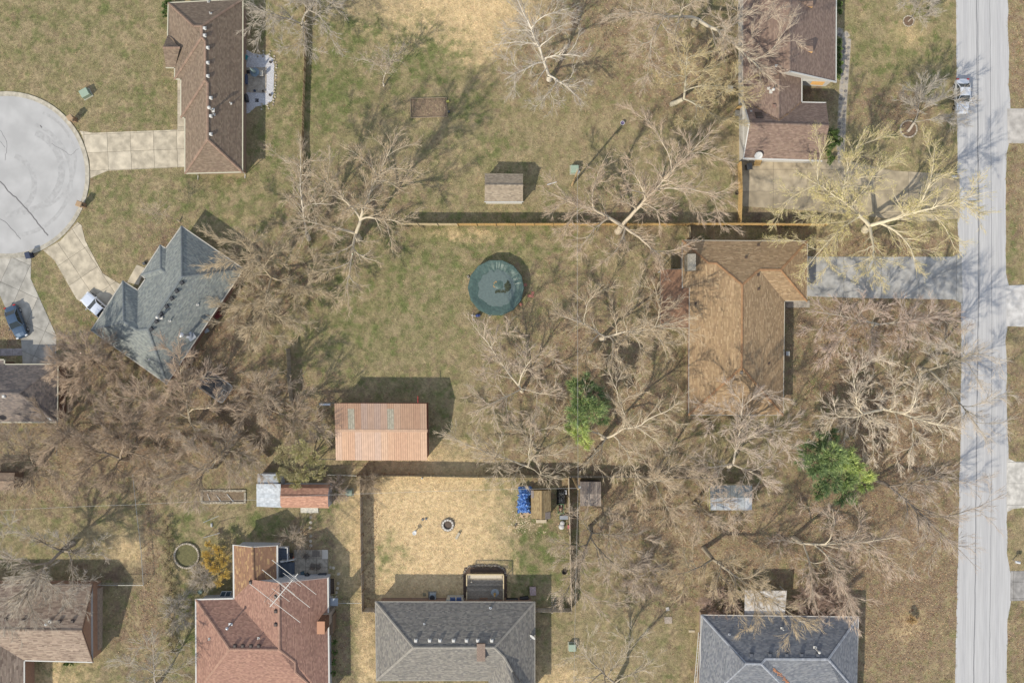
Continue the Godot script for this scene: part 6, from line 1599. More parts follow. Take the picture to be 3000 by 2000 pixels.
# ---------------------------------------------------------------- vehicles
func car(label: String, at: Vector3, yaw: float, paint: Color, len_: float, wid: float, suv := false) -> void:
	var o := thing("parked_car", label, "car", at, "parked cars")
	var X := Transform3D(Basis(Vector3.UP, yaw), at)        # local +z is forward
	var pm := M(paint, 0.28, "", 1.0, 0.35)
	pm.clearcoat_enabled = true; pm.clearcoat = 0.8; pm.clearcoat_roughness = 0.08
	var gl := M(S(44, 54, 58), 0.06, ""); var blk := M(S(40, 40, 42), 0.8, "")
	var L := len_ * 0.5; var W := wid * 0.5
	# body: stations along z, each [z, half width, belt height, deck height]
	var stn := [[-1.0, 0.74, 0.62, 0.66], [-0.97, 0.86, 0.78, 0.84], [-0.85, 0.96, 0.86, 0.96], [-0.62, 1.0, 0.90, 1.02], [-0.3, 1.0, 0.90, 1.0], [0.15, 1.0, 0.90, 0.98], [0.45, 0.99, 0.88, 0.96], [0.7, 0.95, 0.80, 0.88], [0.9, 0.86, 0.68, 0.76], [0.98, 0.74, 0.56, 0.62], [1.0, 0.64, 0.48, 0.5]]
	var b := MB.new(); b.xf = X
	var rings := []
	for s in stn:
		var w: float = s[1] * W; var z: float = s[0] * L
		var f := 1.08 if suv else 1.0
		rings.append([Vector3(-w * 0.92, 0.24, z), Vector3(-w, 0.42, z), Vector3(-w * 0.99, s[2] * 0.82 * f, z), Vector3(-w * 0.9, s[2] * f, z), Vector3(-w * 0.62, s[3] * f, z), Vector3(0, s[3] * 1.02 * f, z), Vector3(w * 0.62, s[3] * f, z), Vector3(w * 0.9, s[2] * f, z), Vector3(w * 0.99, s[2] * 0.82 * f, z), Vector3(w, 0.42, z), Vector3(w * 0.92, 0.24, z)])
	for i in rings.size() - 1:
		for k in 10: b.quad(rings[i][k], rings[i][k + 1], rings[i + 1][k + 1], rings[i + 1][k])
	for e in [0, rings.size() - 1]:
		for k in range(1, 10): b.tri(rings[e][0], rings[e][k], rings[e][k + 1])
	part("body", b, pm, o)
	# cabin
	var yb := 0.95 * (1.08 if suv else 1.0); var yt := 1.62 if suv else 1.42
	var c := {"fb": 0.36 * L, "ft": 0.06 * L, "rt": -0.56 * L, "rb": -0.82 * L}
	if not suv: c.rb = -0.72 * L; c.rt = -0.42 * L
	var wb := W * 0.9; var wt := W * 0.7
	var rf := MB.new(); rf.xf = X
	var rr := []
	for k in 5:
		var z: float = lerpf(c.rt, c.ft, k / 4.0)
		var y := yt + sin(PI * (0.15 + 0.7 * k / 4.0)) * 0.06 - 0.03
		rr.append([Vector3(-wt, y - 0.03, z), Vector3(-wt * 0.6, y + 0.02, z), Vector3(0, y + 0.03, z), Vector3(wt * 0.6, y + 0.02, z), Vector3(wt, y - 0.03, z)])
	for i in 4:
		for k in 4: rf.quad(rr[i][k], rr[i][k + 1], rr[i + 1][k + 1], rr[i + 1][k])
	# pillars
	for s in [-1.0, 1.0]:
		rf.bar(Vector3(wb * s, yb, c.fb), rr[4][0 if s < 0 else 4], 0.07, 0.05); rf.bar(Vector3(wb * s, yb, c.rb), rr[0][0 if s < 0 else 4], 0.09, 0.06)
		rf.bar(Vector3(wb * s, yb, -0.2 * L), Vector3(wt * s, yt - 0.03, -0.2 * L), 0.06, 0.05)
		rf.bar(rr[0][0 if s < 0 else 4], rr[4][0 if s < 0 else 4], 0.06, 0.05)
	part("roof", rf, pm, o)
	var ws := MB.new(); ws.xf = X
	ws.quad(Vector3(-wb * 0.96, yb, c.fb), Vector3(wb * 0.96, yb, c.fb), rr[4][4], rr[4][0])
	part("windscreen", ws, gl, o)
	var rw := MB.new(); rw.xf = X
	rw.quad(Vector3(wb * 0.96, yb, c.rb), Vector3(-wb * 0.96, yb, c.rb), rr[0][0], rr[0][4])
	part("rear_window", rw, gl, o)
	for s in [-1.0, 1.0]:
		var sw := MB.new(); sw.xf = X
		sw.quad(Vector3(wb * s, yb, c.rb), Vector3(wb * s, yb, c.fb), Vector3(wt * s, yt - 0.04, c.ft), Vector3(wt * s, yt - 0.04, c.rt))
		part("side_window", sw, gl, o)
		var mi := MB.new(); mi.xf = X
		mi.cbox(Vector3((W + 0.1) * s, yb + 0.04, c.fb - 0.1), Vector3(0.2, 0.14, 0.12), 0.04)
		part("door_mirror", mi, pm, o)
		var hl := MB.new(); hl.xf = X
		hl.cbox(Vector3(W * 0.68 * s, 0.66, L * 0.93), Vector3(0.34, 0.14, 0.2), 0.05)
		part("headlight", hl, M(S(220, 224, 228), 0.15, ""), o)
		var tl := MB.new(); tl.xf = X
		tl.cbox(Vector3(W * 0.72 * s, 0.84, -L * 0.965), Vector3(0.32, 0.16, 0.14), 0.04)
		part("tail_light", tl, M(S(190, 24, 24), 0.2, ""), o)
		for z in [0.62, -0.6]:
			var ty := MB.new(); ty.xf = X
			ty.tube([Vector3(W * s * 0.8, 0.32, z * L), Vector3(W * s * 1.01, 0.32, z * L)], [0.32], 16)
			var wh := part("wheel", ty, blk, o)
			var ri := MB.new(); ri.xf = X
			ri.tube([Vector3(W * s * 0.99, 0.32, z * L), Vector3(W * s * 1.02, 0.32, z * L)], [0.2], 12)
			part("rim", ri, M(S(190, 192, 196), 0.3, "", 1.0, 0.6), wh)
	var pl := MB.new(); pl.xf = X; pl.box(Vector3(0, 0.55, -L * 1.0), Vector3(0.34, 0.14, 0.03))
	part("number_plate", pl, M(S(224, 224, 224), 0.5, ""), o)

func make_cars() -> void:
	car("dark blue saloon car on the left hand drive", G(55, 943), atan2(0.36, 0.93), S(62, 86, 112), 4.5, 1.8)
	car("white car half hidden under the eave of the slate grey house", G(290, 900), atan2(-0.76, -0.66), S(222, 228, 238), 4.7, 1.85)
	car("white car parked at the street edge behind thin branches", G(2812, 286), 0.0, S(226, 228, 232), 4.6, 1.85)

# ---------------------------------------------------------------- pool
func make_pool() -> void:
	var c := G(1453, 842, 1.3); c.y = 0
	var o := thing("covered_pool", "round above ground pool under a dark green tarpaulin with a puddle of dark leaves", "pool", c)
	var wall := MB.new()
	var R := 3.55
	for i in 28:
		var a := TAU * i / 28; var b := TAU * (i + 1) / 28
		wall.quad(c + Vector3(cos(a) * R, 0, sin(a) * R), c + Vector3(cos(b) * R, 0, sin(b) * R), c + Vector3(cos(b) * R, 1.25, sin(b) * R), c + Vector3(cos(a) * R, 1.25, sin(a) * R))
	part("pool_wall", wall, M(S(120, 138, 146), 0.5, "fine", 1.0), o)
	var foot := PackedVector2Array()
	for i in 28: foot.append(Vector2(c.x + cos(TAU * i / 28) * (R + 0.1), c.z + sin(TAU * i / 28) * (R + 0.1)))
	mark_hard(foot)
	# tarpaulin: hangs over the rim, sags inside, creased toward the rim
	var nz := FastNoiseLite.new(); nz.seed = 3; nz.frequency = 0.35; nz.fractal_octaves = 4
	var tp := MB.new()
	var grid := []
	var NA := 112; var NR := 26
	for i in NR + 1:
		var row := []
		for k in NA:
			var a := TAU * k / NA
			var side := 14.0
			var seg := PI / side
			var fac := cos(seg) / cos(fmod(a + 100 * seg * 2, 2 * seg) - seg)      # 14-sided rim
			var t := float(i) / (NR - 2)
			var y: float; var r: float
			if i <= NR - 2:
				r = t * 3.66 * fac
				var edge := smoothstep(0.58, 1.0, t)
				y = 0.97 + 0.30 * edge
				var ne := maxf(0.0, cos(a + 0.75))                              # pulled tight folds on the north east side
				var folds := sin(a * 38.0 + nz.get_noise_1d(a * 22.0) * 9.0) * 0.035 * (0.08 + 1.3 * ne * ne)
				y += folds * smoothstep(0.5, 0.8, t) * (1.0 - smoothstep(0.93, 1.0, t))
				y += nz.get_noise_2d(cos(a) * r * 2.0, sin(a) * r * 2.0) * 0.05
				y += 0.16 * exp(-pow((cos(a) * r - 0.35), 2.0) * 3.0 - pow((sin(a) * r + 0.35), 2.0) * 3.0)
			elif i == NR - 1:
				r = 3.72 * fac; y = 1.2
			else:
				r = 3.76 * fac; y = 0.78 + nz.get_noise_1d(a * 30.0) * 0.22
			row.append(c + Vector3(cos(a) * r, y, sin(a) * r))
		grid.append(row)
	for i in NR:
		for k in NA:
			var j := (k + 1) % NA
			tp.quad(grid[i][k], grid[i][j], grid[i + 1][j], grid[i + 1][k])
	var tm := M(S(78, 104, 96), 0.45, "blotch", 0.5)
	part("tarpaulin", tp, tm, o)
	# water lying on the sheet
	var wq := MB.new()
	var out := PackedVector2Array()
	for k in 40:
		var a := TAU * k / 40
		var r := 2.5 + nz.get_noise_1d(k * 1.1) * 0.5
		out.append(Vector2(c.x + 0.1 + cos(a) * r, c.z + 0.15 + sin(a) * r))
	wq.slab(out, 1.03, 1.03)
	part("puddle", wq, M(S(98, 114, 110), 0.2, "soft", 0.5), o)
	var lf := MB.new()
	for k in 420:
		var a := rng.randf() * TAU; var r := sqrt(rng.randf()) * (0.8 + 0.45 * nz.get_noise_1d(a * 4.0))
		var p := Vector3(1.55 + cos(a) * r * 0.5, 0, -0.2 + sin(a) * r * 0.75)
		if k > 300: p = Vector3(rng.randf_range(-0.1, 1.4), 0, 0.5 + rng.randfn() * 0.09 * (1.0 + rng.randf()))
		if k > 390: p = Vector3(-0.1 + rng.randfn() * 0.14, 0, -0.45 + rng.randfn() * 0.3)
		lf.col = [S(58, 64, 46), S(70, 74, 52), S(48, 54, 40)][rng.randi() % 3] if k <= 390 else S(168, 136, 84)
		var x := Vector3(rng.randfn(), rng.randfn() * 0.15, rng.randfn()).normalized() * 0.09; var z := Vector3(-x.z, 0, x.x) * 0.7
		var b := c + p + Vector3(0, 1.04 + rng.randf() * 0.02, 0)
		lf.quad(b - x, b - z, b + x, b + z)
	var l := part("leaf_scum", lf, M(Color(1, 1, 1), 0.9, "", 1.0, 0.0, true), o); l.set_meta("kind", "stuff")
	# concrete blocks and pavers round the foot
	for q in [[1372, 811, 0.5, "pale concrete block at the west foot of the round pool"], [1434, 925, 1.5, "pale concrete block at the south foot of the round pool"]]:
		var mb := MB.new(); var g := G(q[0], q[1])
		var bs := Basis(Vector3.UP, q[2])
		for s in [[-0.19, 0.0, 0.03, 0.2], [0.19, 0, 0.03, 0.2], [0, 0, 0.03, 0.2]]: mb.cbox(g + bs * Vector3(0, 0.1, s[0]), Vector3(0.2, 0.2, 0.04), 0.01, bs)
		for s in [-0.09, 0.09]: mb.cbox(g + bs * Vector3(s, 0.1, 0), Vector3(0.035, 0.198, 0.39), 0.01, bs)
		one("concrete_block", mb, M(S(214, 206, 194), 0.9), q[3], "block", g, "concrete blocks by the pool")
	var pvn := ["red paver in the pool's shadow at its east foot", "red paver, northernmost of the sunlit cluster east of the pool", "red paver, south west of the sunlit cluster east of the pool", "red paver, south east of the sunlit cluster east of the pool", "tilted red paver alone at the south east foot of the pool"]
	var pv := [[1539, 834, 0.2], [1561, 858, 0.05], [1550, 866, 0.05], [1559, 867, 0.05], [1526, 891, 0.6]]
	for i in 5:
		var mb := MB.new(); mb.cbox(G(pv[i][0], pv[i][1], 0.04), Vector3(0.4, 0.08, 0.4), 0.012, Basis(Vector3.UP, pv[i][2]))
		one("paver", mb, M(S(188, 120, 102), 0.9, "blotch", 1.2), pvn[i], "paver", G(pv[i][0], pv[i][1]), "red pavers by the pool")
	var pu := G(1400, 924)
	var t2 := thing("pool_pump", "blue pool pump with white pipes at the south west foot of the pool", "pump", pu)
	var b1 := MB.new(); b1.tube([pu + Vector3(-0.3, 0.25, 0.05), pu + Vector3(0.3, 0.25, -0.05)], [0.16, 0.2], 10); b1.lathe(pu, [[0.22, 0], [0.22, 0.45], [0.12, 0.6], [0, 0.62]], 12)
	part("pump_body", b1, M(S(52, 74, 140), 0.45), t2)
	var b2 := MB.new(); b2.tube([pu + Vector3(-0.3, 0.3, 0.1), pu + Vector3(-0.75, 0.25, 0.0), pu + Vector3(-0.6, 0.1, 0.6), pu + Vector3(-0.25, 0.1, 0.85)], [0.035], 6); b2.lathe(pu + Vector3(-0.75, 0.1, -0.02), [[0.1, 0], [0.1, 0.2], [0, 0.22]], 8)
	part("pipe", b2, M(S(222, 222, 222), 0.5), t2)

# ---------------------------------------------------------------- small things
func ring_bed(called: String, label: String, cx: float, cy: float, rx: float, n: int, sz: Vector3, cols: Array, soil: Material) -> Node3D:
	var g := G(cx, cy)
	var o := thing(called, label, "garden bed", g)
	var s := MB.new(); var q := PackedVector2Array()
	for i in 32: q.append(Vector2(g.x + cos(TAU * i / 32) * rx, g.z + sin(TAU * i / 32) * rx))
	s.slab(q, 0.0, 0.05); part("soil", s, soil, o); mark_hard(q)
	for i in n:
		var a := TAU * i / n
		var mb := MB.new()
		mb.cbox(g + Vector3(cos(a) * rx, sz.y * 0.5, sin(a) * rx), sz * Vector3(1, rng.randf_range(0.85, 1.1), rng.randf_range(0.85, 1.0)), 0.03, Basis(Vector3.UP, -a + rng.randf_range(-0.1, 0.1)))
		part("stone", mb, cols[rng.randi() % cols.size()], o)
	return o

func chair(o_label: String, x: float, y: float, turn: float, m: Material, grp: String) -> void:
	var g := G(x, y)
	var o := thing("patio_chair", o_label, "chair", g, grp)
	var X := Transform3D(Basis(Vector3.UP, turn), g)
	var s := MB.new(); s.xf = X; s.cbox(Vector3(0, 0.42, 0), Vector3(0.55, 0.06, 0.52), 0.02); part("seat", s, m, o)
	var b := MB.new(); b.xf = X; b.cbox(Vector3(0, 0.72, -0.28), Vector3(0.55, 0.56, 0.05), 0.02, Basis(Vector3.RIGHT, -0.2)); part("backrest", b, m, o)
	for k in [[-0.25, -0.23], [0.25, -0.23], [-0.25, 0.23], [0.25, 0.23]]:
		var l := MB.new(); l.xf = X; l.tube([Vector3(k[0], 0, k[1]), Vector3(k[0], 0.42, k[1])], [0.02], 5); part("leg", l, m, o)
	for k in [-0.28, 0.28]:
		var l := MB.new(); l.xf = X; l.bar(Vector3(k, 0.62, -0.25), Vector3(k, 0.62, 0.25), 0.05, 0.03); part("armrest", l, m, o)

func bin(label: String, x: float, y: float, turn: float, m: Material) -> void:
	var g := G(x, y)
	var o := thing("wheeled_bin", label, "bin", g, "wheeled rubbish bins")
	var X := Transform3D(Basis(Vector3.UP, turn), g)
	var b := MB.new(); b.xf = X
	var lo := [Vector3(-0.24, 0.05, -0.27), Vector3(0.24, 0.05, -0.27), Vector3(0.24, 0.05, 0.27), Vector3(-0.24, 0.05, 0.27)]
	var hi := [Vector3(-0.31, 1.0, -0.38), Vector3(0.31, 1.0, -0.38), Vector3(0.31, 1.0, 0.36), Vector3(-0.31, 1.0, 0.36)]
	for i in 4: b.quad(lo[i], lo[(i + 1) % 4], hi[(i + 1) % 4], hi[i])
	part("body", b, m, o)
	var l := MB.new(); l.xf = X; l.cbox(Vector3(0, 1.05, 0), Vector3(0.68, 0.1, 0.82), 0.04); l.bar(Vector3(-0.3, 1.0, -0.46), Vector3(0.3, 1.0, -0.46), 0.04, 0.04)
	part("lid", l, m, o)
	for s in [-0.27, 0.27]:
		var w := MB.new(); w.xf = X; w.tube([Vector3(s - 0.03, 0.12, -0.3), Vector3(s + 0.03, 0.12, -0.3)], [0.12], 10); part("wheel", w, M(S(40, 40, 42), 0.8), o)

func utility_box(label: String, x: float, y: float, turn: float, s: Vector3) -> void:
	var g := G(x, y)
	var o := thing("utility_box", label, "utility box", g, "green utility boxes")
	var bs := Basis(Vector3.UP, turn)
	var p := MB.new(); p.cbox(g + Vector3(0, 0.05, 0), Vector3(s.x + 0.25, 0.1, s.z + 0.25), 0.02, bs); part("concrete_pad", p, M(S(186, 182, 162), 0.9), o)
	var b := MB.new(); b.cbox(g + Vector3(0, 0.1 + s.y * 0.4, 0), Vector3(s.x, s.y * 0.8, s.z), 0.02, bs); part("cabinet", b, M(S(138, 158, 136), 0.6, "soft", 1.5), o)
	var l := MB.new(); l.cbox(g + bs * Vector3(0, 0.1 + s.y * 0.86, 0), Vector3(s.x + 0.03, s.y * 0.12, s.z + 0.03), 0.05, bs); part("lid", l, M(S(152, 172, 150), 0.55, "soft", 1.5), o)

func mailbox(label: String, x: float, y: float, turn: float, brick: bool) -> void:
	var g := G(x, y)
	var o := thing("mailbox", label, "mailbox", g, "mailboxes")
	var bs := Basis(Vector3.UP, turn)
	if brick:
		var cols := [S(176, 140, 104), S(160, 124, 92), S(190, 156, 120)]
		chimney(o, g, Vector3(0.55, 1.25, 0.55), cols, M(S(190, 170, 140), 0.9), "brick_pier")
		var b := MB.new(); b.cbox(g + bs * Vector3(0, 1.0, 0.2), Vector3(0.24, 0.24, 0.5), 0.06, bs); part("letter_box", b, M(S(120, 100, 80), 0.6), o)
		var c := MB.new(); c.cbox(g + Vector3(0, 1.4, 0), Vector3(0.74, 0.12, 0.74), 0.05, bs); part("cap_stone", c, M(S(186, 154, 116), 0.9), o)
	else:
		var p := MB.new(); p.bar(g, g + Vector3(0, 1.0, 0), 0.1, 0.1); part("post", p, M(S(170, 160, 146), 0.9), o)
		var b := MB.new(); b.xf = Transform3D(bs, g + Vector3(0, 1.15, 0)); b.cbox(Vector3(0, 0, 0), Vector3(0.3, 0.3, 0.62), 0.1); part("letter_box", b, M(S(220, 222, 224), 0.5), o)

func slab_thing(called: String, label: String, cat: String, x: float, y: float, s: Vector3, turn: float, m: Material, grp := "", ch := 0.02) -> Node3D:
	var bs := Basis(Vector3.UP, turn)
	var g := G(x, y)
	if s.y < 0.3:
		var mb := MB.new(); mb.cbox(g + Vector3(0, s.y * 0.5, 0), s, ch, bs)
		return one(called, mb, m, label, cat, g, grp)
	# boxy body that narrows to its foot, a lid with an overhang, two grips and feet
	var o := thing(called, label, cat, g, grp)
	var b := MB.new()
	var k := [Vector3(-0.5, 0, -0.5), Vector3(0.5, 0, -0.5), Vector3(0.5, 0, 0.5), Vector3(-0.5, 0, 0.5)]
	for i in 4:
		var p: Vector3 = k[i]; var q: Vector3 = k[(i + 1) % 4]
		b.quad(g + bs * (p * s * 0.88 + Vector3(0, 0.04, 0)), g + bs * (q * s * 0.88 + Vector3(0, 0.04, 0)), g + bs * (q * s * 0.97 + Vector3(0, s.y * 0.8, 0)), g + bs * (p * s * 0.97 + Vector3(0, s.y * 0.8, 0)))
	part("body", b, m, o)
	var l := MB.new(); l.cbox(g + Vector3(0, s.y * 0.89, 0), Vector3(s.x, s.y * 0.22, s.z), minf(s.y * 0.18, maxf(ch, 0.04)), bs)
	part("lid", l, m, o)
	for e in [-1.0, 1.0]:
		var h := MB.new(); var long := s.x >= s.z
		var c := bs * (Vector3(s.x * 0.49 * e, s.y * 0.6, 0) if long else Vector3(0, s.y * 0.6, s.z * 0.49 * e))
		h.cbox(g + c, Vector3(0.05, 0.05, s.z * 0.4) if long else Vector3(s.x * 0.4, 0.05, 0.05), 0.012, bs)
		part("handle", h, M(S(96, 96, 96), 0.7), o)
		for e2 in [-1.0, 1.0]:
			var f := MB.new(); f.cbox(g + bs * Vector3(s.x * 0.36 * e, 0.03, s.z * 0.36 * e2), Vector3(0.07, 0.06, 0.07), 0.01, bs)
			part("foot", f, M(S(60, 60, 60), 0.8), o)
	return o

func make_small() -> void:
	var soil := M(S(124, 100, 78), 0.95, "blotch", 0.8)
	var stones := [M(S(190, 178, 158), 0.9, "blotch", 1.0), M(S(172, 160, 140), 0.9, "blotch", 1.1), M(S(204, 192, 172), 0.9, "blotch", 0.9)]
	var white := M(S(222, 222, 220), 0.6)
	utility_box("green utility box on the lawn north of the turning circle", 254, 276, 0.5, Vector3(1.1, 0.8, 1.0))
	utility_box("green utility box beside the wooden pole in the north yard", 1683, 498, 0.0, Vector3(1.0, 0.8, 1.0))
	utility_box("green utility box between the gambrel shed and the grey fence", 1024, 1441, 0.0, Vector3(0.85, 0.7, 0.8))
	utility_box("dark green utility box in the grass east of the charcoal house", 1676, 1892, 0.0, Vector3(0.9, 0.7, 0.9))
	mailbox("brick mailbox at the north east of the turning circle", 220, 352, 0.6, true)
	mailbox("brick mailbox beside the drive east of the turning circle", 246, 602, 1.2, true)
	mailbox("white mailbox by the street at the end of the old drive", 2782, 523, 1.57, false)
	mailbox("white mailbox across the street near the right edge", 2968, 1640, 1.4, false)
	bin("dark blue wheeled bin at the kerb of the turning circle", 93, 750, 0.3, M(S(48, 62, 92), 0.55))
	bin("dark wheeled bin on the old drive below the garage wall", 2190, 492, 0.1, M(S(66, 70, 76), 0.55))
	# raised timber ring and beds
	ring_bed("stone_ring_bed", "round bed of green weeds edged with pale stones west of the yellow bush", 547, 1627, 1.62, 40, Vector3(0.24, 0.26, 0.25), stones, M(S(112, 108, 66), 0.95, "blotch", 0.7))
	ring_bed("stone_ring_bed", "ring of edging round the tiny tree at the top right lawn", 2662, 62, 0.7, 18, Vector3(0.16, 0.14, 0.2), stones, soil)
	ring_bed("stone_ring_bed", "ring of stone edging round the grey fan shaped tree by the street", 2662, 378, 1.1, 30, Vector3(0.2, 0.16, 0.22), stones, soil)
	# fire pit
	var fp := G(1312, 1537)
	var f := thing("fire_pit", "round fire pit of pale blocks on a stone ring in the straw covered yard", "fire pit", fp)
	var fb := MB.new(); fb.lathe(fp, [[0.0, 0.03], [0.95, 0.03], [0.98, 0.0]], 28); part("stone_apron", fb, M(S(150, 134, 112), 0.95, "blotch", 1.4), f)
	var ash := MB.new(); ash.lathe(fp, [[0.0, 0.12], [0.35, 0.1], [0.55, 0.05]], 16); part("ash_bed", ash, M(S(104, 88, 76), 0.95, "blotch", 2.0), f)
	for i in 12:
		var a := TAU * i / 12
		var mb := MB.new(); mb.cbox(fp + Vector3(cos(a) * 0.68, 0.17, sin(a) * 0.68), Vector3(0.24, 0.3, 0.31), 0.03, Basis(Vector3.UP, -a)); part("block", mb, M(S(214, 208, 198), 0.9, "fine", 2.0), f)
	var bb := G(1216, 1557)
	var bt := thing("bird_bath", "small round white bird bath standing in the straw covered yard", "bird bath", bb)
	var bp := MB.new(); bp.lathe(bb, [[0.2, 0], [0.18, 0.05], [0.07, 0.12], [0.06, 0.65], [0.1, 0.7]], 12); part("pedestal", bp, white, bt)
	var bw := MB.new(); bw.lathe(bb, [[0.08, 0.7], [0.26, 0.76], [0.28, 0.82], [0.23, 0.82], [0.0, 0.76]], 16); part("bowl", bw, white, bt)
	var lg := MB.new(); lg.tube([G(1346, 1560, 0.18), G(1336, 1578, 0.18)], [0.19, 0.2], 10)
	one("log_seat", lg, M(S(204, 192, 168), 0.9, "blotch", 1.2), "pale log lying beside the fire pit", "log", G(1341, 1569))
	for q in [[1238, 1521, "small grey rock, western of two north of the bird bath"], [1248, 1519, "small grey rock, eastern of two north of the bird bath"]]:
		var mb := MB.new(); mb.lathe(G(q[0], q[1]), [[0.17, 0], [0.18, 0.08], [0.1, 0.18], [0, 0.2]], 6)
		one("rock", mb, M(S(136, 138, 140), 0.9), q[2], "rock", G(q[0], q[1]), "rocks by the bird bath")
	slab_thing("post_cap", "small white post light on the north fence of the straw covered yard", "post", 1237, 1399, Vector3(0.18, 0.5, 0.18), 0, white)
	# leaf mounds / garden plot
	var gp := thing("garden_plot", "rectangular plot of dead stalks with a yellow tub in the north yard", "garden bed", G(1255, 315))
	var gs := MB.new(); gs.slab(flat([[1204, 290], [1306, 287], [1308, 341], [1206, 344]]), 0, 0.08); part("soil", gs, M(S(136, 114, 90), 0.95, "blotch", 0.5), gp); mark_hard(flat([[1204, 290], [1306, 287], [1308, 341], [1206, 344]]))
	for e in [[1203, 289, 1307, 286], [1308, 286, 1310, 342], [1309, 342, 1205, 345], [1204, 345, 1202, 289]]:
		var mb := MB.new(); mb.bar(G(e[0], e[1], 0.1), G(e[2], e[3], 0.1), 0.09, 0.2); part("timber_edge", mb, M(S(168, 148, 118), 0.9), gp)
	var stk := MB.new()
	for i in 420:
		var b := G(rng.randf_range(1207, 1305), rng.randf_range(292, 340), 0.05)
		stk.col = [S(178, 154, 122), S(146, 122, 98), S(190, 168, 136), S(150, 144, 96)][rng.randi() % 4]
		var d := Vector3(rng.randfn(), absf(rng.randfn()) * 0.7 + 0.2, rng.randfn()).normalized()
		stk.tri(b - Vector3(d.z, 0, -d.x) * 0.025, b + Vector3(d.z, 0, -d.x) * 0.025, b + d * rng.randf_range(0.2, 0.5))
	var so := part("dead_stalks", stk, M(Color(1, 1, 1), 0.9, "", 1.0, 0.0, true), gp); so.set_meta("kind", "stuff")
	slab_thing("tub", "small yellow tub at the edge of the north garden plot", "tub", 1312, 298, Vector3(0.4, 0.3, 0.3), 0.2, M(S(196, 190, 70), 0.6))
	slab_thing("planter", "dark planter at the edge of the north garden plot", "planter", 1315, 328, Vector3(0.3, 0.25, 0.3), 0.2, M(S(70, 76, 80), 0.7))
	# cinder block bed
	var cb := thing("block_bed", "long rectangular garden bed edged with pale hollow blocks", "garden bed", G(654, 1454))
	var cs := MB.new(); cs.slab(flat([[594, 1438], [714, 1438], [714, 1470], [594, 1470]]), 0, 0.06); part("soil", cs, M(S(132, 112, 88), 0.95, "blotch", 0.7), cb)
	var cbm := [M(S(226, 214, 190), 0.9, "blotch", 1.2), M(S(212, 200, 178), 0.9, "blotch", 1.2)]
	var hollow := MB.new()
	for s in [-0.19, 0.0, 0.19]: hollow.cbox(Vector3(s, 0.1, 0), Vector3(0.06, 0.2, 0.2), 0.008)
	for s in [-0.085, 0.085]: hollow.cbox(Vector3(0, 0.1, s), Vector3(0.4, 0.198, 0.05), 0.008)
	var hm := hollow.commit(Vector3.ZERO)
	for i in 14:
		for y in [1437.0, 1472.0]: inst("block", hm, cbm[rng.randi() % 2], cb, Transform3D(Basis(Vector3.UP, rng.randf_range(-0.04, 0.04)), G(594 + i * 9.3, y + rng.randf_range(-0.6, 0.6))))
	for i in 3:
		for x in [591.0, 718.0]: inst("block", hm, cbm[rng.randi() % 2], cb, Transform3D(Basis(Vector3.UP, 1.57), G(x, 1446.5 + i * 9.2)))
	for q in [[606, 1446, 614, 1465], [630, 1447, 646, 1468], [664, 1447, 678, 1464], [676, 1462, 684, 1470]]:
		var mb := MB.new(); mb.bar(G(q[0], q[1], 0.12), G(q[2], q[3], 0.12), 0.06, 0.05); part("stake", mb, white, cb)
	# washing line posts
	var wp := thing("washing_line", "pale metal washing line frame on the lawn north of the stone ring", "washing line", G(613, 1543))
	for q in [[[612, 1521], [640, 1511]], [[613, 1565], [643, 1561]]]:
		var mb := MB.new(); var a := G(q[0][0], q[0][1]); mb.tube([a, a + Vector3(0, 1.8, 0)], [0.035], 6); mb.bar(a + Vector3(-0.1, 1.8, 0), G(q[1][0], q[1][1], 1.8), 0.05, 0.05); part("post", mb, M(S(170, 176, 180), 0.4, "fine", 2.0, 0.5), wp)
	slab_thing("propane_bottle", "small white bottle shape lying by the washing line frame", "bottle", 620, 1537, Vector3(0.22, 0.25, 0.5), 0.0, white, "", 0.08)
	var br := MB.new(); br.lathe(G(591, 1729), [[0.3, 0], [0.3, 0.75], [0.27, 0.78], [0.25, 0.7], [0.0, 0.68]], 16)
	one("rain_barrel", br, M(S(150, 172, 156), 0.55), "pale green round barrel near the red brown house", "barrel", G(591, 1729))
	var cfm := thing("cold_frame", "glazed cold frame against the north wall of the red brown house", "cold frame", G(658, 1740))
	for i in 2:
		var mb := MB.new(); var x := 641.0 + i * 15; mb.quad(G(x + 8, 1732, 1.0), G(x + 22, 1732, 1.0), G(x + 14, 1752, 0.5), G(x, 1752, 0.5)); part("pane", mb, M(S(72, 88, 96), 0.1, ""), cfm)
		for e in [[x + 8, 1732, 1.0, x, 1752, 0.5], [x + 22, 1732, 1.0, x + 14, 1752, 0.5], [x + 8, 1732, 1.0, x + 22, 1732, 1.0], [x, 1752, 0.5, x + 14, 1752, 0.5]]:
			var b := MB.new(); b.bar(G(e[0], e[1], e[2]), G(e[3], e[4], e[5]), 0.06, 0.06); part("frame_bar", b, white, cfm)
	# stepping stones
	var ss := [[909, 1500], [910, 1515], [910, 1530], [908, 1545], [910, 1570], [909, 1585], [910, 1598], [968, 1661], [977, 1663], [991, 1681], [990, 1708], [988, 1723], [985, 1735], [984, 1748], [972, 1748]]
	var ord := ["first", "second", "third", "fourth", "fifth", "sixth", "seventh", "eighth", "ninth", "tenth", "eleventh", "twelfth", "thirteenth", "fourteenth", "fifteenth"]
	for i in ss.size():
		var mb := MB.new(); mb.lathe(G(ss[i][0], ss[i][1]), [[0.22, 0], [0.21, 0.045], [0.19, 0.055], [0, 0.055]], 10)
		one("stepping_stone", mb, stones[i % 3], "round pale stepping stone, %s from the gambrel shed ramp along the garden path" % ord[i], "stepping stone", G(ss[i][0], ss[i][1]), "round stepping stones")
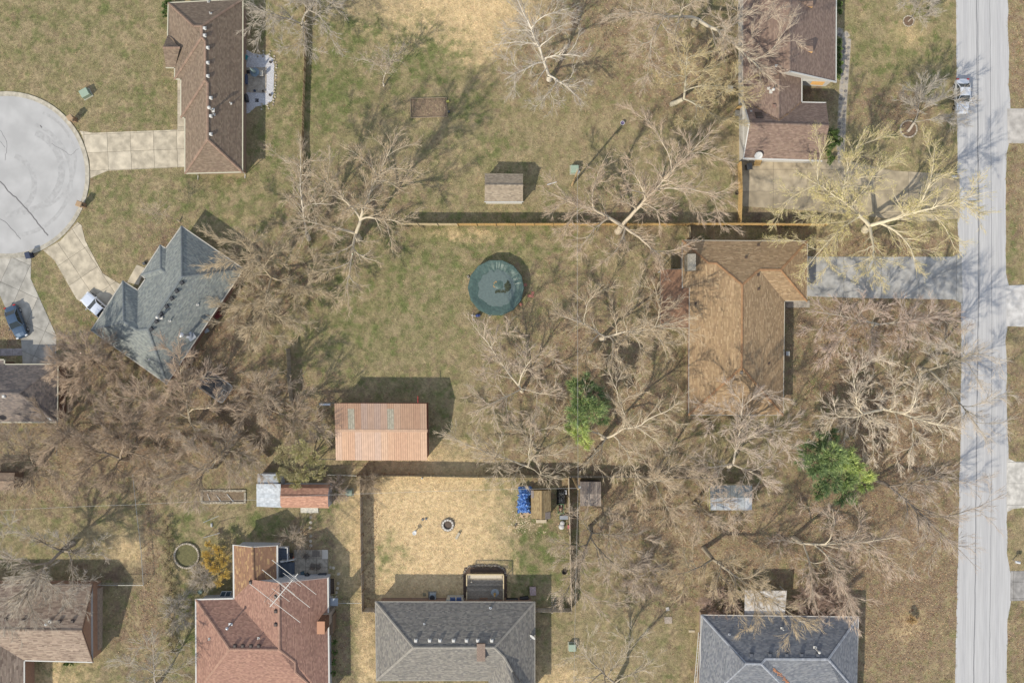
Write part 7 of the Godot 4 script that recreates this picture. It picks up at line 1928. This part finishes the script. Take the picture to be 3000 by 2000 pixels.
	# deck, stair and patio of the red house
	var dk := thing("rear_deck", "slate blue rear landing and steps with white railings by the red brown house", "deck", G(838, 1650))
	var db := [M(S(92, 104, 118), 0.7, "soft", 1.0), M(S(84, 96, 112), 0.7, "soft", 1.0)]
	for i in 9:
		var mb := MB.new(); mb.bar(G(813, 1604 + i * 4.9, 0.95), G(846, 1604 + i * 4.9, 0.95), 0.2, 0.04); part("deck_board", mb, db[i % 2], dk)
	for i in 6:
		var mb := MB.new(); var g := G(817 + i * 8.2, 1668, 0.9 - i * 0.15); mb.cbox(Vector3(g.x, (0.9 - i * 0.15) * 0.5, g.z), Vector3(0.37, 0.9 - i * 0.15, 1.9), 0.015); part("step", mb, db[i % 2], dk)
	for e in [[[814, 1603], [840, 1604]], [[841, 1604], [842, 1644]], [[842, 1644], [820, 1644]], [[820, 1647], [862, 1639]]]:
		var a := G(e[0][0], e[0][1], 1.9); var b := G(e[1][0], e[1][1], 1.9)
		var mb := MB.new(); mb.bar(a, b, 0.09, 0.05); part("hand_rail", mb, white, dk)
		for k in 13:
			var p := a.lerp(b, k / 12.0)
			var bl := MB.new(); bl.bar(p, p - Vector3(0, 0.92, 0), 0.035, 0.035); part("baluster", bl, white, dk)
	paving("patio", [[861, 1610], [961, 1610], [961, 1692], [861, 1692]], 0.06, Vector2(1.45, 1.24), 0.0, [863, 1608], [M(S(184, 172, 154), 0.9, "blotch", 0.4), M(S(170, 160, 144), 0.9, "blotch", 0.4)])
	slab_thing("patio_step", "pale cast slab at the north east corner of the red brown house patio", "slab", 952, 1623, Vector3(0.78, 0.1, 1.2), 0, M(S(212, 204, 190), 0.9))
	var iron := M(S(110, 100, 90), 0.7)
	var grp := "dark patio chairs of the red brown house"
	chair("dark patio chair on the west side of the slatted table, red brown house patio", 900, 1628, 0.8, iron, grp)
	chair("dark patio chair, south western one on the patio of the red brown house", 918, 1655, 3.0, iron, grp)
	chair("dark patio chair, south eastern one on the patio of the red brown house", 934, 1656, 3.4, iron, grp)
	var tb := thing("patio_table", "dark slatted patio table between the chairs of the red brown house", "table", G(925, 1622))
	for i in 6:
		var mb := MB.new(); mb.bar(G(914, 1615 + i * 3, 0.7), G(936, 1615 + i * 3, 0.7), 0.1, 0.03); part("slat", mb, iron, tb)
	for q in [[915, 1615], [935, 1615], [915, 1631], [935, 1631]]:
		var mb := MB.new(); mb.tube([G(q[0], q[1]), G(q[0], q[1], 0.7)], [0.02], 5); part("leg", mb, iron, tb)
	var gl := G(904, 1680)
	var gr := thing("kettle_grill", "black round kettle grill on the patio of the red brown house", "grill", gl)
	var gk := MB.new(); gk.lathe(gl, [[0.0, 0.5], [0.2, 0.53], [0.32, 0.72], [0.34, 0.8], [0.28, 1.0], [0.1, 1.1], [0, 1.12]], 16); part("bowl", gk, M(S(34, 36, 40), 0.3), gr)
	for k in 3:
		var mb := MB.new(); mb.tube([gl + Vector3(cos(k * 2.1) * 0.15, 0.6, sin(k * 2.1) * 0.15), gl + Vector3(cos(k * 2.1) * 0.32, 0, sin(k * 2.1) * 0.32)], [0.018], 5); part("leg", mb, M(S(60, 60, 60), 0.6), gr)
	slab_thing("storage_box", "dark storage box at the south edge of the red brown house patio", "box", 946, 1682, Vector3(1.1, 0.6, 0.5), 0.05, M(S(70, 74, 84), 0.6))
	slab_thing("cooler", "teal cooler beside the black grill on the patio", "cooler", 888, 1678, Vector3(0.45, 0.5, 0.6), 0.3, M(S(64, 96, 110), 0.5))
	slab_thing("lawn_mower", "black and orange mower body by the white railings", "mower", 853, 1626, Vector3(0.55, 0.5, 0.8), 0.0, M(S(48, 46, 46), 0.6))
	slab_thing("fuel_can", "small orange can beside the mower by the white railings", "can", 859, 1632, Vector3(0.2, 0.3, 0.25), 0.0, M(S(206, 84, 44), 0.6))
	var rb := thing("raised_bed", "narrow timber framed bed along the east wall of the red brown house", "garden bed", G(972, 1715))
	for e in [[963, 1692, 980, 1692], [980, 1692, 981, 1740], [981, 1740, 963, 1740]]:
		var mb := MB.new(); mb.bar(G(e[0], e[1], 0.15), G(e[2], e[3], 0.15), 0.08, 0.3); part("timber_edge", mb, M(S(170, 150, 110), 0.9), rb)
	var rs := MB.new(); rs.slab(flat([[962, 1693], [979, 1693], [980, 1739], [962, 1739]]), 0, 0.12); part("soil", rs, M(S(96, 80, 66), 0.95, "blotch", 0.9), rb)
	# charcoal house yard
	var cd := thing("timber_deck", "weathered grey timber deck with railings behind the charcoal house", "deck", G(1420, 1722))
	var dm := [M(S(158, 146, 128), 0.85, "blotch", 0.7), M(S(146, 136, 120), 0.85, "blotch", 0.8), M(S(168, 156, 138), 0.85, "blotch", 0.6), M(S(132, 122, 108), 0.85, "blotch", 0.8)]
	for i in 26:
		var mb := MB.new(); mb.bar(G(1367, 1684 + i * 3.05, 0.6), G(1474, 1684 + i * 3.05, 0.6), 0.128, 0.035); part("deck_board", mb, dm[rng.randi() % 4], cd)
	var tan_ := M(S(206, 184, 140), 0.85, "soft", 1.0)
	for e in [[1367, 1683, 1475, 1683], [1367, 1683, 1367, 1716], [1367, 1734, 1367, 1758], [1475, 1683, 1475, 1758]]:
		var a := G(e[0], e[1], 1.55); var b := G(e[2], e[3], 1.55)
		var mb := MB.new(); mb.bar(a, b, 0.13, 0.045); part("hand_rail", mb, tan_, cd)
		var n := int(a.distance_to(b) / 0.16)
		for k in n + 1:
			var bl := MB.new(); var p := a.lerp(b, float(k) / n); bl.bar(p, p - Vector3(0, 0.95, 0), 0.04, 0.04); part("baluster", bl, tan_, cd)
	var bench := thing("deck_bench", "pale built-in bench along the north rail of the timber deck", "bench", G(1420, 1690) + Vector3(0, 0.62, 0))
	var bs := MB.new(); bs.bar(G(1372, 1689, 1.05), G(1470, 1689, 1.05), 0.4, 0.05); part("seat", bs, M(S(206, 192, 168), 0.85, "soft", 1.0), bench)
	for x in [1396, 1421, 1445]:
		var mb := MB.new(); mb.bar(G(x, 1690, 1.03), G(x, 1690, 0.62), 0.1, 0.3); part("leg", mb, tan_, bench)
	var rt := G(1450, 1731, 0.62)
	var tt := thing("round_table", "round glass table with a folded tan parasol on the timber deck", "table", rt)
	var tm := MB.new(); tm.lathe(rt, [[0.0, 0.7], [0.52, 0.7], [0.53, 0.72], [0.0, 0.73]], 24); part("table_top", tm, M(S(150, 156, 158), 0.12, "fine", 1.0), tt)
	var tl := MB.new(); tl.tube([rt, rt + Vector3(0, 0.7, 0)], [0.05], 8); tl.lathe(rt, [[0.25, 0.0], [0.24, 0.05], [0, 0.08]], 12); part("pedestal", tl, M(S(120, 122, 122), 0.5), tt)
	var um := MB.new(); um.tube([rt + Vector3(0, 0.74, 0), rt + Vector3(0, 1.2, 0), rt + Vector3(0, 2.2, 0), rt + Vector3(0, 2.35, 0)], [0.04, 0.17, 0.06, 0.02], 9); part("folded_parasol", um, M(S(176, 142, 70), 0.85), tt)
	slab_thing("firewood_rack", "green cart of split firewood at the house end of the timber deck", "cart", 1415, 1757, Vector3(1.5, 0.45, 0.35), 0, M(S(40, 120, 78), 0.6)).position.y += 0.62
	var fw := MB.new()
	for i in 22: fw.tube([G(1404 + rng.randf() * 24, 1751 + rng.randf() * 3, 1.1 + rng.randf() * 0.12), G(1404 + rng.randf() * 24, 1751 + rng.randf() * 3, 1.1 + rng.randf() * 0.12)], [0.05], 5)
	var fo := one("firewood", fw, M(S(150, 112, 82), 0.9, "blotch", 2.0), "heap of split brown firewood on the green cart", "firewood", G(1415, 1754, 1.05)); fo.set_meta("kind", "stuff")
	slab_thing("pot", "small white pot in the corner of the timber deck", "pot", 1382, 1700, Vector3(0.22, 0.25, 0.22), 0.4, M(S(196, 186, 170), 0.7)).position.y += 0.62
	var ac := thing("air_conditioner", "grey air conditioning unit with a round fan at the charcoal house wall", "air conditioner", G(1268, 1745))
	var ab := MB.new(); ab.cbox(G(1268, 1745, 0.42), Vector3(0.85, 0.75, 0.85), 0.08); part("casing", ab, M(S(160, 172, 178), 0.5), ac)
	var af := MB.new(); af.lathe(G(1268, 1745) + Vector3(0, 0.805, 0), [[0.0, 0.02], [0.08, 0.02], [0.32, 0.0], [0.34, 0.01]], 20); part("fan_grille", af, M(S(54, 58, 64), 0.5), ac)
	var ap := MB.new(); ap.cbox(G(1266, 1744, 0.04), Vector3(1.1, 0.08, 1.1), 0.02); part("concrete_pad", ap, M(S(150, 142, 128), 0.9), ac)
	slab_thing("paver", "square olive paver west of the air conditioning unit", "paver", 1243, 1741, Vector3(0.42, 0.06, 0.42), 0, M(S(150, 142, 112), 0.9))
	var eb := thing("stone_edging", "curved row of pale edging stones round the timber deck", "edging", G(1420, 1670))
	for i in 40:
		var t := i / 39.0
		var x := lerpf(1356, 1484, t) + rng.randf_range(-1.5, 1.5)
		var y := 1656.0 + 30.0 * pow(absf(t - 0.5) * 2.0, 6.0) + rng.randf_range(-1.5, 1.5)
		var mb := MB.new(); mb.cbox(G(x, y, 0.08), Vector3(rng.randf_range(0.16, 0.32), 0.18, rng.randf_range(0.16, 0.26)), 0.05, Basis(Vector3.UP, rng.randf() * 3)); part("stone", mb, [M(S(150, 138, 122), 0.9), M(S(132, 120, 108), 0.9), M(S(168, 156, 140), 0.9)][i % 3], eb)
	var mul := MB.new(); mul.slab(flat([[1357, 1690], [1360, 1662], [1400, 1657], [1440, 1657], [1480, 1662], [1486, 1690], [1486, 1750], [1357, 1750]]), 0, 0.03); part("mulch", mul, M(S(102, 82, 68), 0.95, "blotch", 1.2), eb); mark_hard(flat([[1357, 1660], [1486, 1660], [1486, 1750], [1357, 1750]]))
	slab_thing("cart", "faded pink storage trunk on the grass behind the charcoal house", "trunk", 1561, 1728, Vector3(0.85, 0.55, 1.15), 0.03, M(S(176, 152, 150), 0.7, "blotch", 1.0))
	slab_thing("covered_grill", "long black covered grill against the charcoal house wall", "grill", 1500, 1757, Vector3(1.6, 0.9, 0.7), 0, M(S(40, 42, 50), 0.5), "", 0.15)
	slab_thing("covered_bench", "black covered shape east of the long grill at the house wall", "cover", 1536, 1754, Vector3(1.2, 0.8, 0.9), 0.1, M(S(34, 36, 42), 0.55), "", 0.2)
	slab_thing("gas_grill", "pale blue domed grill beside the deck at the charcoal house wall", "grill", 1466, 1758, Vector3(0.7, 0.9, 0.5), 0, M(S(176, 192, 222), 0.4), "", 0.2)
	# brick path south east
	var bpth := thing("brick_path", "narrow path of pale loose bricks near the east gate of the charcoal house", "path", G(1622, 1765))
	for i in 34:
		var mb := MB.new(); mb.cbox(G(1618 + (i % 3) * 5 + rng.randf_range(-1, 1), 1738 + (i / 3) * 5.2, 0.03), Vector3(0.2, 0.06, 0.11), 0.01, Basis(Vector3.UP, rng.randf_range(-0.3, 0.3))); part("brick", mb, stones[i % 3], bpth)
	var fr := MB.new(); fr.lathe(G(1653, 1674), [[0.32, 0], [0.34, 0.3], [0.28, 0.32], [0.24, 0.1], [0, 0.08]], 14)
	one("tyre_planter", fr, M(S(74, 64, 58), 0.9), "dark round tyre planter near the east fence of the straw covered yard", "planter", G(1653, 1674))
	# clutter by the utility shed
	var tg := thing("blue_tarpaulin", "crumpled bright blue tarpaulin heaped over firewood beside the olive shed", "tarpaulin", G(1536, 1462))
	var tw := MB.new()
	var nz := FastNoiseLite.new(); nz.seed = 9; nz.frequency = 0.9; nz.fractal_octaves = 4
	var NX := 22; var NZ := 40
	var gg := []
	for i in NZ + 1:
		var row := []
		for k in NX + 1:
			var u := k / float(NX) * 2 - 1; var w := i / float(NZ) * 2 - 1
			var waist := 1.0 - 0.18 * exp(-pow((w + 0.05) * 5.0, 2.0))
			var x := u * 0.92 * waist * (1.0 + nz.get_noise_2d(w * 2.2, u * 0.3) * 0.75) - 0.1 * w
			var z := w * 1.78 * (1.0 + nz.get_noise_2d(u * 2, 7 + w) * 0.06)
			var y := 0.95 * (1.0 - pow(absf(u), 3.0)) * (1.0 - pow(absf(w), 5.0)) + absf(nz.get_noise_2d(u * 1.3 + w * 0.8, w * 2.2)) * 1.1 + 0.05
			row.append(G(1536, 1462) + Vector3(x, y, z))
		gg.append(row)
	for i in NZ:
		for k in NX: tw.quad(gg[i][k], gg[i][k + 1], gg[i + 1][k + 1], gg[i + 1][k])
	part("sheet", tw, M(S(112, 164, 236), 0.3, "fine", 1.0), tg)
	for i in 14:
		var mb := MB.new(); var p := G(1532 + rng.randf_range(-8, 22), 1503 + rng.randf_range(-3, 10), 0.1); var d := Vector3(rng.randfn(), 0, rng.randfn()).normalized() * 0.25; mb.tube([p - d, p + d], [0.09], 6)
		part("log", mb, M(S(206, 176, 136), 0.9, "blotch", 1.5), tg)
	var bt2 := MB.new()
	gg = []
	for i in 17:
		var row := []
		for k in 13:
			var u := k / 6.0 - 1; var w := i / 8.0 - 1
			row.append(G(1645, 1452) + Vector3(u * 0.62 * (1 + nz.get_noise_2d(w * 3, u + 3) * 0.2), 0.7 * (1 - u * u * u * u) * (1 - pow(w, 4)) + absf(nz.get_noise_2d(u * 4 + 9, w * 5)) * 0.4 + 0.02, w * 1.1))
		gg.append(row)
	for i in 16:
		for k in 12: bt2.quad(gg[i][k], gg[i][k + 1], gg[i + 1][k + 1], gg[i + 1][k])
	one("black_tarpaulin", bt2, M(S(46, 48, 50), 0.3), "black plastic sheet over a heap between the olive shed and the fence", "tarpaulin", G(1645, 1452))
	var crate := thing("scrap_pen", "green framed pen of orange scrap near the east fence of the straw yard", "pen", G(1643, 1490))
	for e in [[1635, 1477, 1652, 1477], [1635, 1504, 1652, 1504], [1635, 1477, 1635, 1504], [1652, 1477, 1652, 1504]]:
		var mb := MB.new(); mb.bar(G(e[0], e[1], 0.5), G(e[2], e[3], 0.5), 0.05, 0.05); mb.bar(G(e[0], e[1], 0.0), G(e[0], e[1], 0.5), 0.05, 0.05); part("frame_bar", mb, M(S(96, 150, 100), 0.6), crate)
	for i in 24:
		var mb := MB.new(); var p := G(rng.randf_range(1637, 1648), rng.randf_range(1480, 1501), rng.randf_range(0.1, 0.35)); mb.cbox(p, Vector3(rng.randf_range(0.08, 0.3), 0.07, rng.randf_range(0.08, 0.3)), 0.01, Basis(Vector3.UP, rng.randf() * 3)); part("scrap", mb, M([S(176, 92, 60), S(120, 80, 60), S(196, 180, 160), S(84, 74, 66)][i % 4], 0.8), crate)
	slab_thing("white_bucket", "white box bin by the black plastic sheet", "box", 1655, 1440, Vector3(0.45, 0.5, 0.6), 0.05, M(S(208, 210, 214), 0.6))
	slab_thing("steel_cabinet", "grey metal cabinet lying south of the scrap pen", "cabinet", 1652, 1514, Vector3(1.15, 0.4, 0.55), 0, M(S(170, 176, 184), 0.4, "fine", 1.0, 0.4))
	slab_thing("red_crate", "faded red crate by the east fence of the straw covered yard", "crate", 1667, 1541, Vector3(0.42, 0.35, 0.5), 0, M(S(196, 108, 108), 0.8))
	var us := MB.new(); us.lathe(G(1645, 1541), [[0.38, 0], [0.4, 0.3], [0.3, 0.5], [0.1, 0.58], [0, 0.6]], 12); us.lathe(G(1647, 1531), [[0.3, 0], [0.3, 0.4], [0.1, 0.5], [0, 0.5]], 10)
	one("salt_sack", us, M(S(206, 204, 200), 0.8, "blotch", 1.2), "lumpy white sack standing south of the metal cabinet", "sack", G(1645, 1538))
	var st2 := MB.new(); st2.tube([G(1506, 1544), G(1506, 1544, 0.45)], [0.17, 0.16], 10)
	one("tree_stump", st2, M(S(206, 180, 134), 0.9), "pale cut stump on the grass south west of the olive shed", "stump", G(1506, 1544))
	var chips := MB.new()
	for i in 420:
		var b := G(1535 + rng.randfn() * 28, 1530 + rng.randfn() * 18, 0.05)
		chips.col = [S(216, 192, 152), S(196, 168, 128), S(228, 208, 176)][rng.randi() % 3]
		var x := Vector3(rng.randfn(), 0.1, rng.randfn()).normalized() * rng.randf_range(0.03, 0.11); var z := Vector3(-x.z, 0, x.x) * 0.5
		chips.quad(b - x, b - z, b + x, b + z)
	var cho := one("wood_chips", chips, M(Color(1, 1, 1), 0.9, "", 1.0, 0.0, true), "pale wood chips strewn on the grass south of the blue tarpaulin", "wood chips", G(1535, 1530)); cho.set_meta("kind", "stuff")
	# trampoline
	var tc := [G(609, 1084, 1.0), G(683, 1132, 1.0), G(649, 1182, 1.0), G(575, 1130, 1.0)]
	var tmid: Vector3 = (tc[0] + tc[1] + tc[2] + tc[3]) * 0.25
	var tp := thing("trampoline", "rectangular trampoline with a grey frame and white court lines behind the slate house", "trampoline", Vector3(tmid.x, 0, tmid.z))
	var fmt := MB.new(); var mat_ := MB.new()
	var loop := []
	for i in 4:
		var a: Vector3 = tc[i]; var nx: Vector3 = tc[(i + 1) % 4]; var pv: Vector3 = tc[(i + 3) % 4]
		for k in 4:
			var t := k / 3.0
			var p0 := a + (pv - a).normalized() * 0.45; var p1 := a + (nx - a).normalized() * 0.45
			loop.append(p0 * (1 - t) * (1 - t) + a * 2 * t * (1 - t) + p1 * t * t)
	loop.append(loop[0])
	fmt.tube(loop, [0.045], 7, false); part("frame", fmt, M(S(176, 180, 186), 0.35, "fine", 2.0, 0.5), tp)
	var inn := []
	for p in loop.slice(0, 16): inn.append(tmid + (p - tmid) * 0.90 + Vector3(0, -0.03, 0))
	mat_.poly(inn); part("mat", mat_, M(S(72, 72, 74), 0.75, "blotch", 0.8), tp)
	var spr := MB.new()
	for i in 16:
		var a: Vector3 = loop[i]; var b: Vector3 = loop[i + 1]
		var n := maxi(2, int(a.distance_to(b) / 0.13))
		for k in n:
			var p := a.lerp(b, float(k) / n); spr.bar(p, tmid + (p - tmid) * 0.90 + Vector3(0, -0.02, 0), 0.03, 0.02)
	var spo := part("spring", spr, M(S(140, 142, 146), 0.4, "", 1.0, 0.6), tp); spo.set_meta("kind", "stuff")
	for i in 4:
		var mb := MB.new(); var p: Vector3 = tmid + (tc[i] - tmid) * 0.85; mb.tube([Vector3(p.x, 0, p.z), Vector3(p.x, 0.96, p.z)], [0.04], 6); part("leg", mb, M(S(150, 154, 160), 0.4, "fine", 2.0, 0.5), tp)
	var ax: Vector3 = (tc[1] - tc[0]).normalized(); var ay: Vector3 = (tc[3] - tc[0]).normalized()
	for s in [-1.0, 1.0]:
		var mb := MB.new(); var c0: Vector3 = tmid + ax * 1.35 * s + Vector3(0, 0.0, 0)
		mb.bar(c0 - ay * 0.3 + ax * 0.5 * s, c0 - ay * 0.3 - ax * 0.2 * s, 0.05, 0.012); mb.bar(c0 + ay * 0.3 + ax * 0.5 * s, c0 + ay * 0.3 - ax * 0.2 * s, 0.05, 0.012); mb.bar(c0 - ay * 0.3 - ax * 0.2 * s, c0 + ay * 0.3 - ax * 0.2 * s, 0.05, 0.012)
		part("court_line", mb, M(S(206, 204, 200), 0.7), tp)
	slab_thing("red_cart", "dark red cart by the rear wall of the slate grey house", "cart", 641, 923, Vector3(0.9, 0.6, 0.7), 0.6, M(S(128, 44, 44), 0.6))
	slab_thing("wash_tub", "pale blue tub by the rear wall of the slate grey house", "tub", 607, 968, Vector3(0.6, 0.5, 0.5), 0.5, M(S(190, 202, 214), 0.5))
	var dp := structure("bare_patch"); var dpm := MB.new(); dpm.slab(flat(wob([[640, 945], [665, 905], [703, 925], [690, 965], [668, 975], [640, 945]], 6, 2.0)), 0, 0.008); part("sand", dpm, M(S(178, 148, 114), 0.95, "blotch", 0.7), dp); mark_hard(flat([[640, 945], [665, 905], [703, 925], [690, 965], [668, 975]]))
	slab_thing("flower_pot", "dark round pot beside the front walk of the slate grey house", "pot", 424, 772, Vector3(0.4, 0.4, 0.4), 0.3, M(S(96, 98, 100), 0.8), "", 0.1)
	# gravel patio at the long brown house
	var gpat := structure("gravel_patio")
	var gout := [[708, 138], [740, 156], [760, 160], [785, 160], [800, 172], [803, 190], [801, 270], [797, 295], [780, 306], [750, 312], [730, 330], [712, 335]]
	var gv := MB.new(); gv.slab(flat(gout), 0, 0.03); part("gravel_bed", gv, M(S(204, 204, 208), 0.9, "fine", 2.2), gpat); mark_hard(flat(gout))
	var pebble := MB.new()
	var gpoly := flat(gout)
	for i in 5200:
		var b := G(rng.randf_range(706, 803), rng.randf_range(140, 335)); if not Geometry2D.is_point_in_polygon(v2(b), gpoly): continue
		var c := rng.randf_range(0.78, 1.08); pebble.col = S(206, 206, 210) * c
		var x := Vector3(rng.randfn(), 0, rng.randfn()).normalized() * rng.randf_range(0.03, 0.07); var z := Vector3(-x.z, 0, x.x)
		var u := Vector3(0, 0.03, 0); var t := b + Vector3(rng.randf_range(-0.02, 0.02), 0.07, rng.randf_range(-0.02, 0.02))
		pebble.tri(b - x + u, b - z + u, t); pebble.tri(b - z + u, b + x + u, t); pebble.tri(b + x + u, b + z + u, t); pebble.tri(b + z + u, b - x + u, t)
	var peo := part("pebble", pebble, M(Color(1, 1, 1), 0.9, "", 1.0, 0.0, true), gpat); peo.set_meta("kind", "stuff")
	var edge := [[803, 172], [807, 190], [805, 220], [805, 250], [804, 275], [800, 298], [784, 309], [765, 312], [790, 158], [770, 157], [752, 157]]
	for e in edge:
		for k in 3:
			var mb := MB.new(); mb.cbox(G(e[0] + rng.randf_range(-3, 3), e[1] + (k - 1) * 8, 0.07), Vector3(0.24, 0.14, 0.2), 0.05, Basis(Vector3.UP, rng.randf() * 3)); part("edging_stone", mb, stones[(k + e[0]) % 3], gpat)
	var ps := MB.new(); ps.slab(flat([[705, 198], [781, 197], [780, 272], [705, 270]]), 0, 0.06); part("patio_slab", ps, M(S(182, 170, 152), 0.9, "blotch", 0.4), gpat)
	var tq := G(751, 217)
	var ut := thing("parasol_table", "round glass patio table with a folded teal parasol on the gravel patio", "table", tq)
	var u1 := MB.new(); u1.lathe(tq + Vector3(0, 0.06, 0), [[0, 0.7], [0.6, 0.7], [0.61, 0.73], [0, 0.74]], 24); part("table_top", u1, M(S(120, 142, 158), 0.12, "fine", 1.0), ut)
	var u2 := MB.new(); u2.tube([tq + Vector3(0, 0.06, 0), tq + Vector3(0, 1.2, 0), tq + Vector3(-0.05, 1.9, 0), tq + Vector3(-0.1, 2.4, -0.02)], [0.03, 0.22, 0.13, 0.03], 9); part("folded_parasol", u2, M(S(150, 176, 176), 0.8), ut)
	chair("white patio chair at the east side of the parasol table", 768, 219, -1.57, M(S(206, 204, 196), 0.6), "chairs on the gravel patio")
	chair("turquoise garden chair at the north end of the gravel patio", 722, 171, 1.2, M(S(44, 158, 168), 0.5), "chairs on the gravel patio")
	slab_thing("door_mat", "black square mat on the gravel at the south end of the patio", "mat", 752, 294, Vector3(0.5, 0.05, 0.5), 0, M(S(44, 46, 52), 0.8))
	slab_thing("door_mat", "black square mat on the slab near the long brown house wall", "mat", 727, 211, Vector3(0.45, 0.05, 0.5), 0.1, M(S(44, 44, 46), 0.8)).position.y = 0.065
	for q in [[747, 267, S(66, 84, 110), "small blue pot at the south edge of the patio slab"], [772, 268, S(92, 82, 72), "small brown pot at the south edge of the patio slab"], [793, 183, S(86, 78, 74), "dark pot in the gravel's north east corner"], [792, 279, S(96, 84, 72), "dark pot in the gravel's south east corner"]]:
		var mb := MB.new(); mb.lathe(G(q[0], q[1], 0.04), [[0.12, 0], [0.17, 0.28], [0.15, 0.28], [0.12, 0.2], [0, 0.18]], 12)
		one("plant_pot", mb, M(q[2], 0.7), q[3], "pot", G(q[0], q[1], 0.04), "plant pots on the gravel patio")
	slab_thing("storage_bench", "dark blue covered bench against the east wall of the long brown house", "bench", 720, 235, Vector3(0.7, 0.6, 1.3), 0, M(S(70, 84, 116), 0.6), "", 0.1)
	slab_thing("smoker_grill", "black barbecue against the east wall of the long brown house", "grill", 722, 291, Vector3(0.7, 0.9, 1.0), 0.2, M(S(42, 42, 48), 0.4), "", 0.25)
	slab_thing("red_can", "red can standing by the wall of the long brown house", "can", 713, 258, Vector3(0.3, 0.45, 0.3), 0, M(S(170, 52, 44), 0.5), "", 0.08)
	slab_thing("teal_bin", "round teal bin between the bench and the black barbecue", "bin", 716, 251, Vector3(0.42, 0.55, 0.42), 0.5, M(S(64, 104, 112), 0.5), "", 0.12)
	# bench by the dormer house garage
	var yb := thing("wooden_rack", "yellow slatted pallet leaning at the garage wall of the dormer house", "pallet", G(2217, 474))
	for i in 5:
		var mb := MB.new(); mb.bar(G(2207 + i * 1.5, 484 - i * 3.6, 0.15 + i * 0.25), G(2226 + i * 1.5, 484 - i * 3.6, 0.15 + i * 0.25), 0.12, 0.03); part("slat", mb, M(S(206, 168, 98), 0.85), yb)
	for x in [2209, 2226]:
		var mb := MB.new(); mb.bar(G(x, 485, 0.1), G(x + 6, 468, 1.3), 0.06, 0.05); part("stile", mb, M(S(206, 168, 98), 0.85), yb)
	slab_thing("condenser", "pale square condenser unit under the budding tree by the dormer house", "air conditioner", 2136, 263, Vector3(0.8, 0.75, 0.8), 0, M(S(190, 192, 190), 0.5), "", 0.08)
	slab_thing("condenser", "grey square condenser unit beside the dormer house gable", "air conditioner", 2160, 333, Vector3(0.75, 0.7, 0.75), 0, M(S(150, 148, 142), 0.5), "", 0.08)
	var wpl := G(1823, 362)
	var pt := thing("white_planter", "white rimmed purple planter of dead stems in the middle of the north yard", "planter", wpl)
	var pm := MB.new(); pm.lathe(wpl, [[0.2, 0], [0.27, 0.3], [0.28, 0.36], [0.23, 0.36], [0.2, 0.28], [0, 0.26]], 14); part("pot", pm, M(S(120, 106, 150), 0.6), pt)
	var pr := MB.new(); pr.lathe(wpl, [[0.275, 0.35], [0.29, 0.38], [0.24, 0.39], [0.235, 0.35]], 14); part("rim", pr, white, pt)
	var bl := MB.new(); bl.bar(G(1603, 541, 0.05), G(1631, 533, 0.05), 0.12, 0.08)
	one("white_pole", bl, white, "white board lying on the grass between the shed and the utility pole", "board", G(1617, 537))
	var wd := MB.new(); wd.lathe(G(2158, 566), [[0.25, 0], [0.26, 0.25], [0.2, 0.25], [0.15, 0.05], [0, 0.04]], 12)
	one("dark_pot", wd, M(S(92, 80, 66), 0.9), "dark round pot against the yellow fence by the old drive", "pot", G(2158, 566))
	# white drift of ash in the leafy middle ground
	slab_thing("garden_slab", "pale square slab with a white dish in the leafy ground", "slab", 1958, 1816, Vector3(1.0, 0.08, 0.9), 0.05, M(S(184, 168, 150), 0.9, "blotch", 1.0))
	slab_thing("garden_slab", "small white slab north of the square slab in the leafy ground", "slab", 1956, 1783, Vector3(0.45, 0.1, 0.5), 0.2, M(S(214, 204, 190), 0.9))
	slab_thing("ladder_rest", "pale timber lying by the west wall of the blue grey house", "timber", 2027, 1848, Vector3(0.8, 0.12, 0.3), 0.0, M(S(206, 190, 160), 0.9))
	var ld := thing("ladder", "long white ladder leaning along the west wall of the blue grey house", "ladder", G(2043, 1925))
	for x in [[2047, 1852, 2035, 2000], [2053, 1852, 2041, 2000]]:
		var mb := MB.new(); mb.bar(G(x[0], x[1], 1.1), G(x[2], x[3], 1.1), 0.07, 0.08); part("stile", mb, white, ld)
	for i in 14:
		var k := (i + 0.5) / 14.0
		var mb := MB.new(); mb.bar(G(lerpf(2047, 2035, k), lerpf(1852, 2000, k), 1.1), G(lerpf(2053, 2041, k), lerpf(1852, 2000, k), 1.1), 0.03, 0.03); part("rung", mb, white, ld)
	for q in [[2048, 1860], [2037, 1985]]:
		var mb := MB.new(); mb.bar(G(q[0], q[1]), G(q[0], q[1], 1.08), 0.1, 0.1); part("rest_post", mb, M(S(150, 130, 104), 0.9), ld)

func _ready() -> void:
	rng.seed = 77
	set_light()
	print("ground"); make_ground(); make_roads()
	print("houses"); make_houses(); make_sheds()
	print("fences"); make_fences(); make_cars(); make_pool(); make_small()
	print("trees"); make_trees()
	print("grass"); make_grass()
	print("done ", Time.get_ticks_msec())
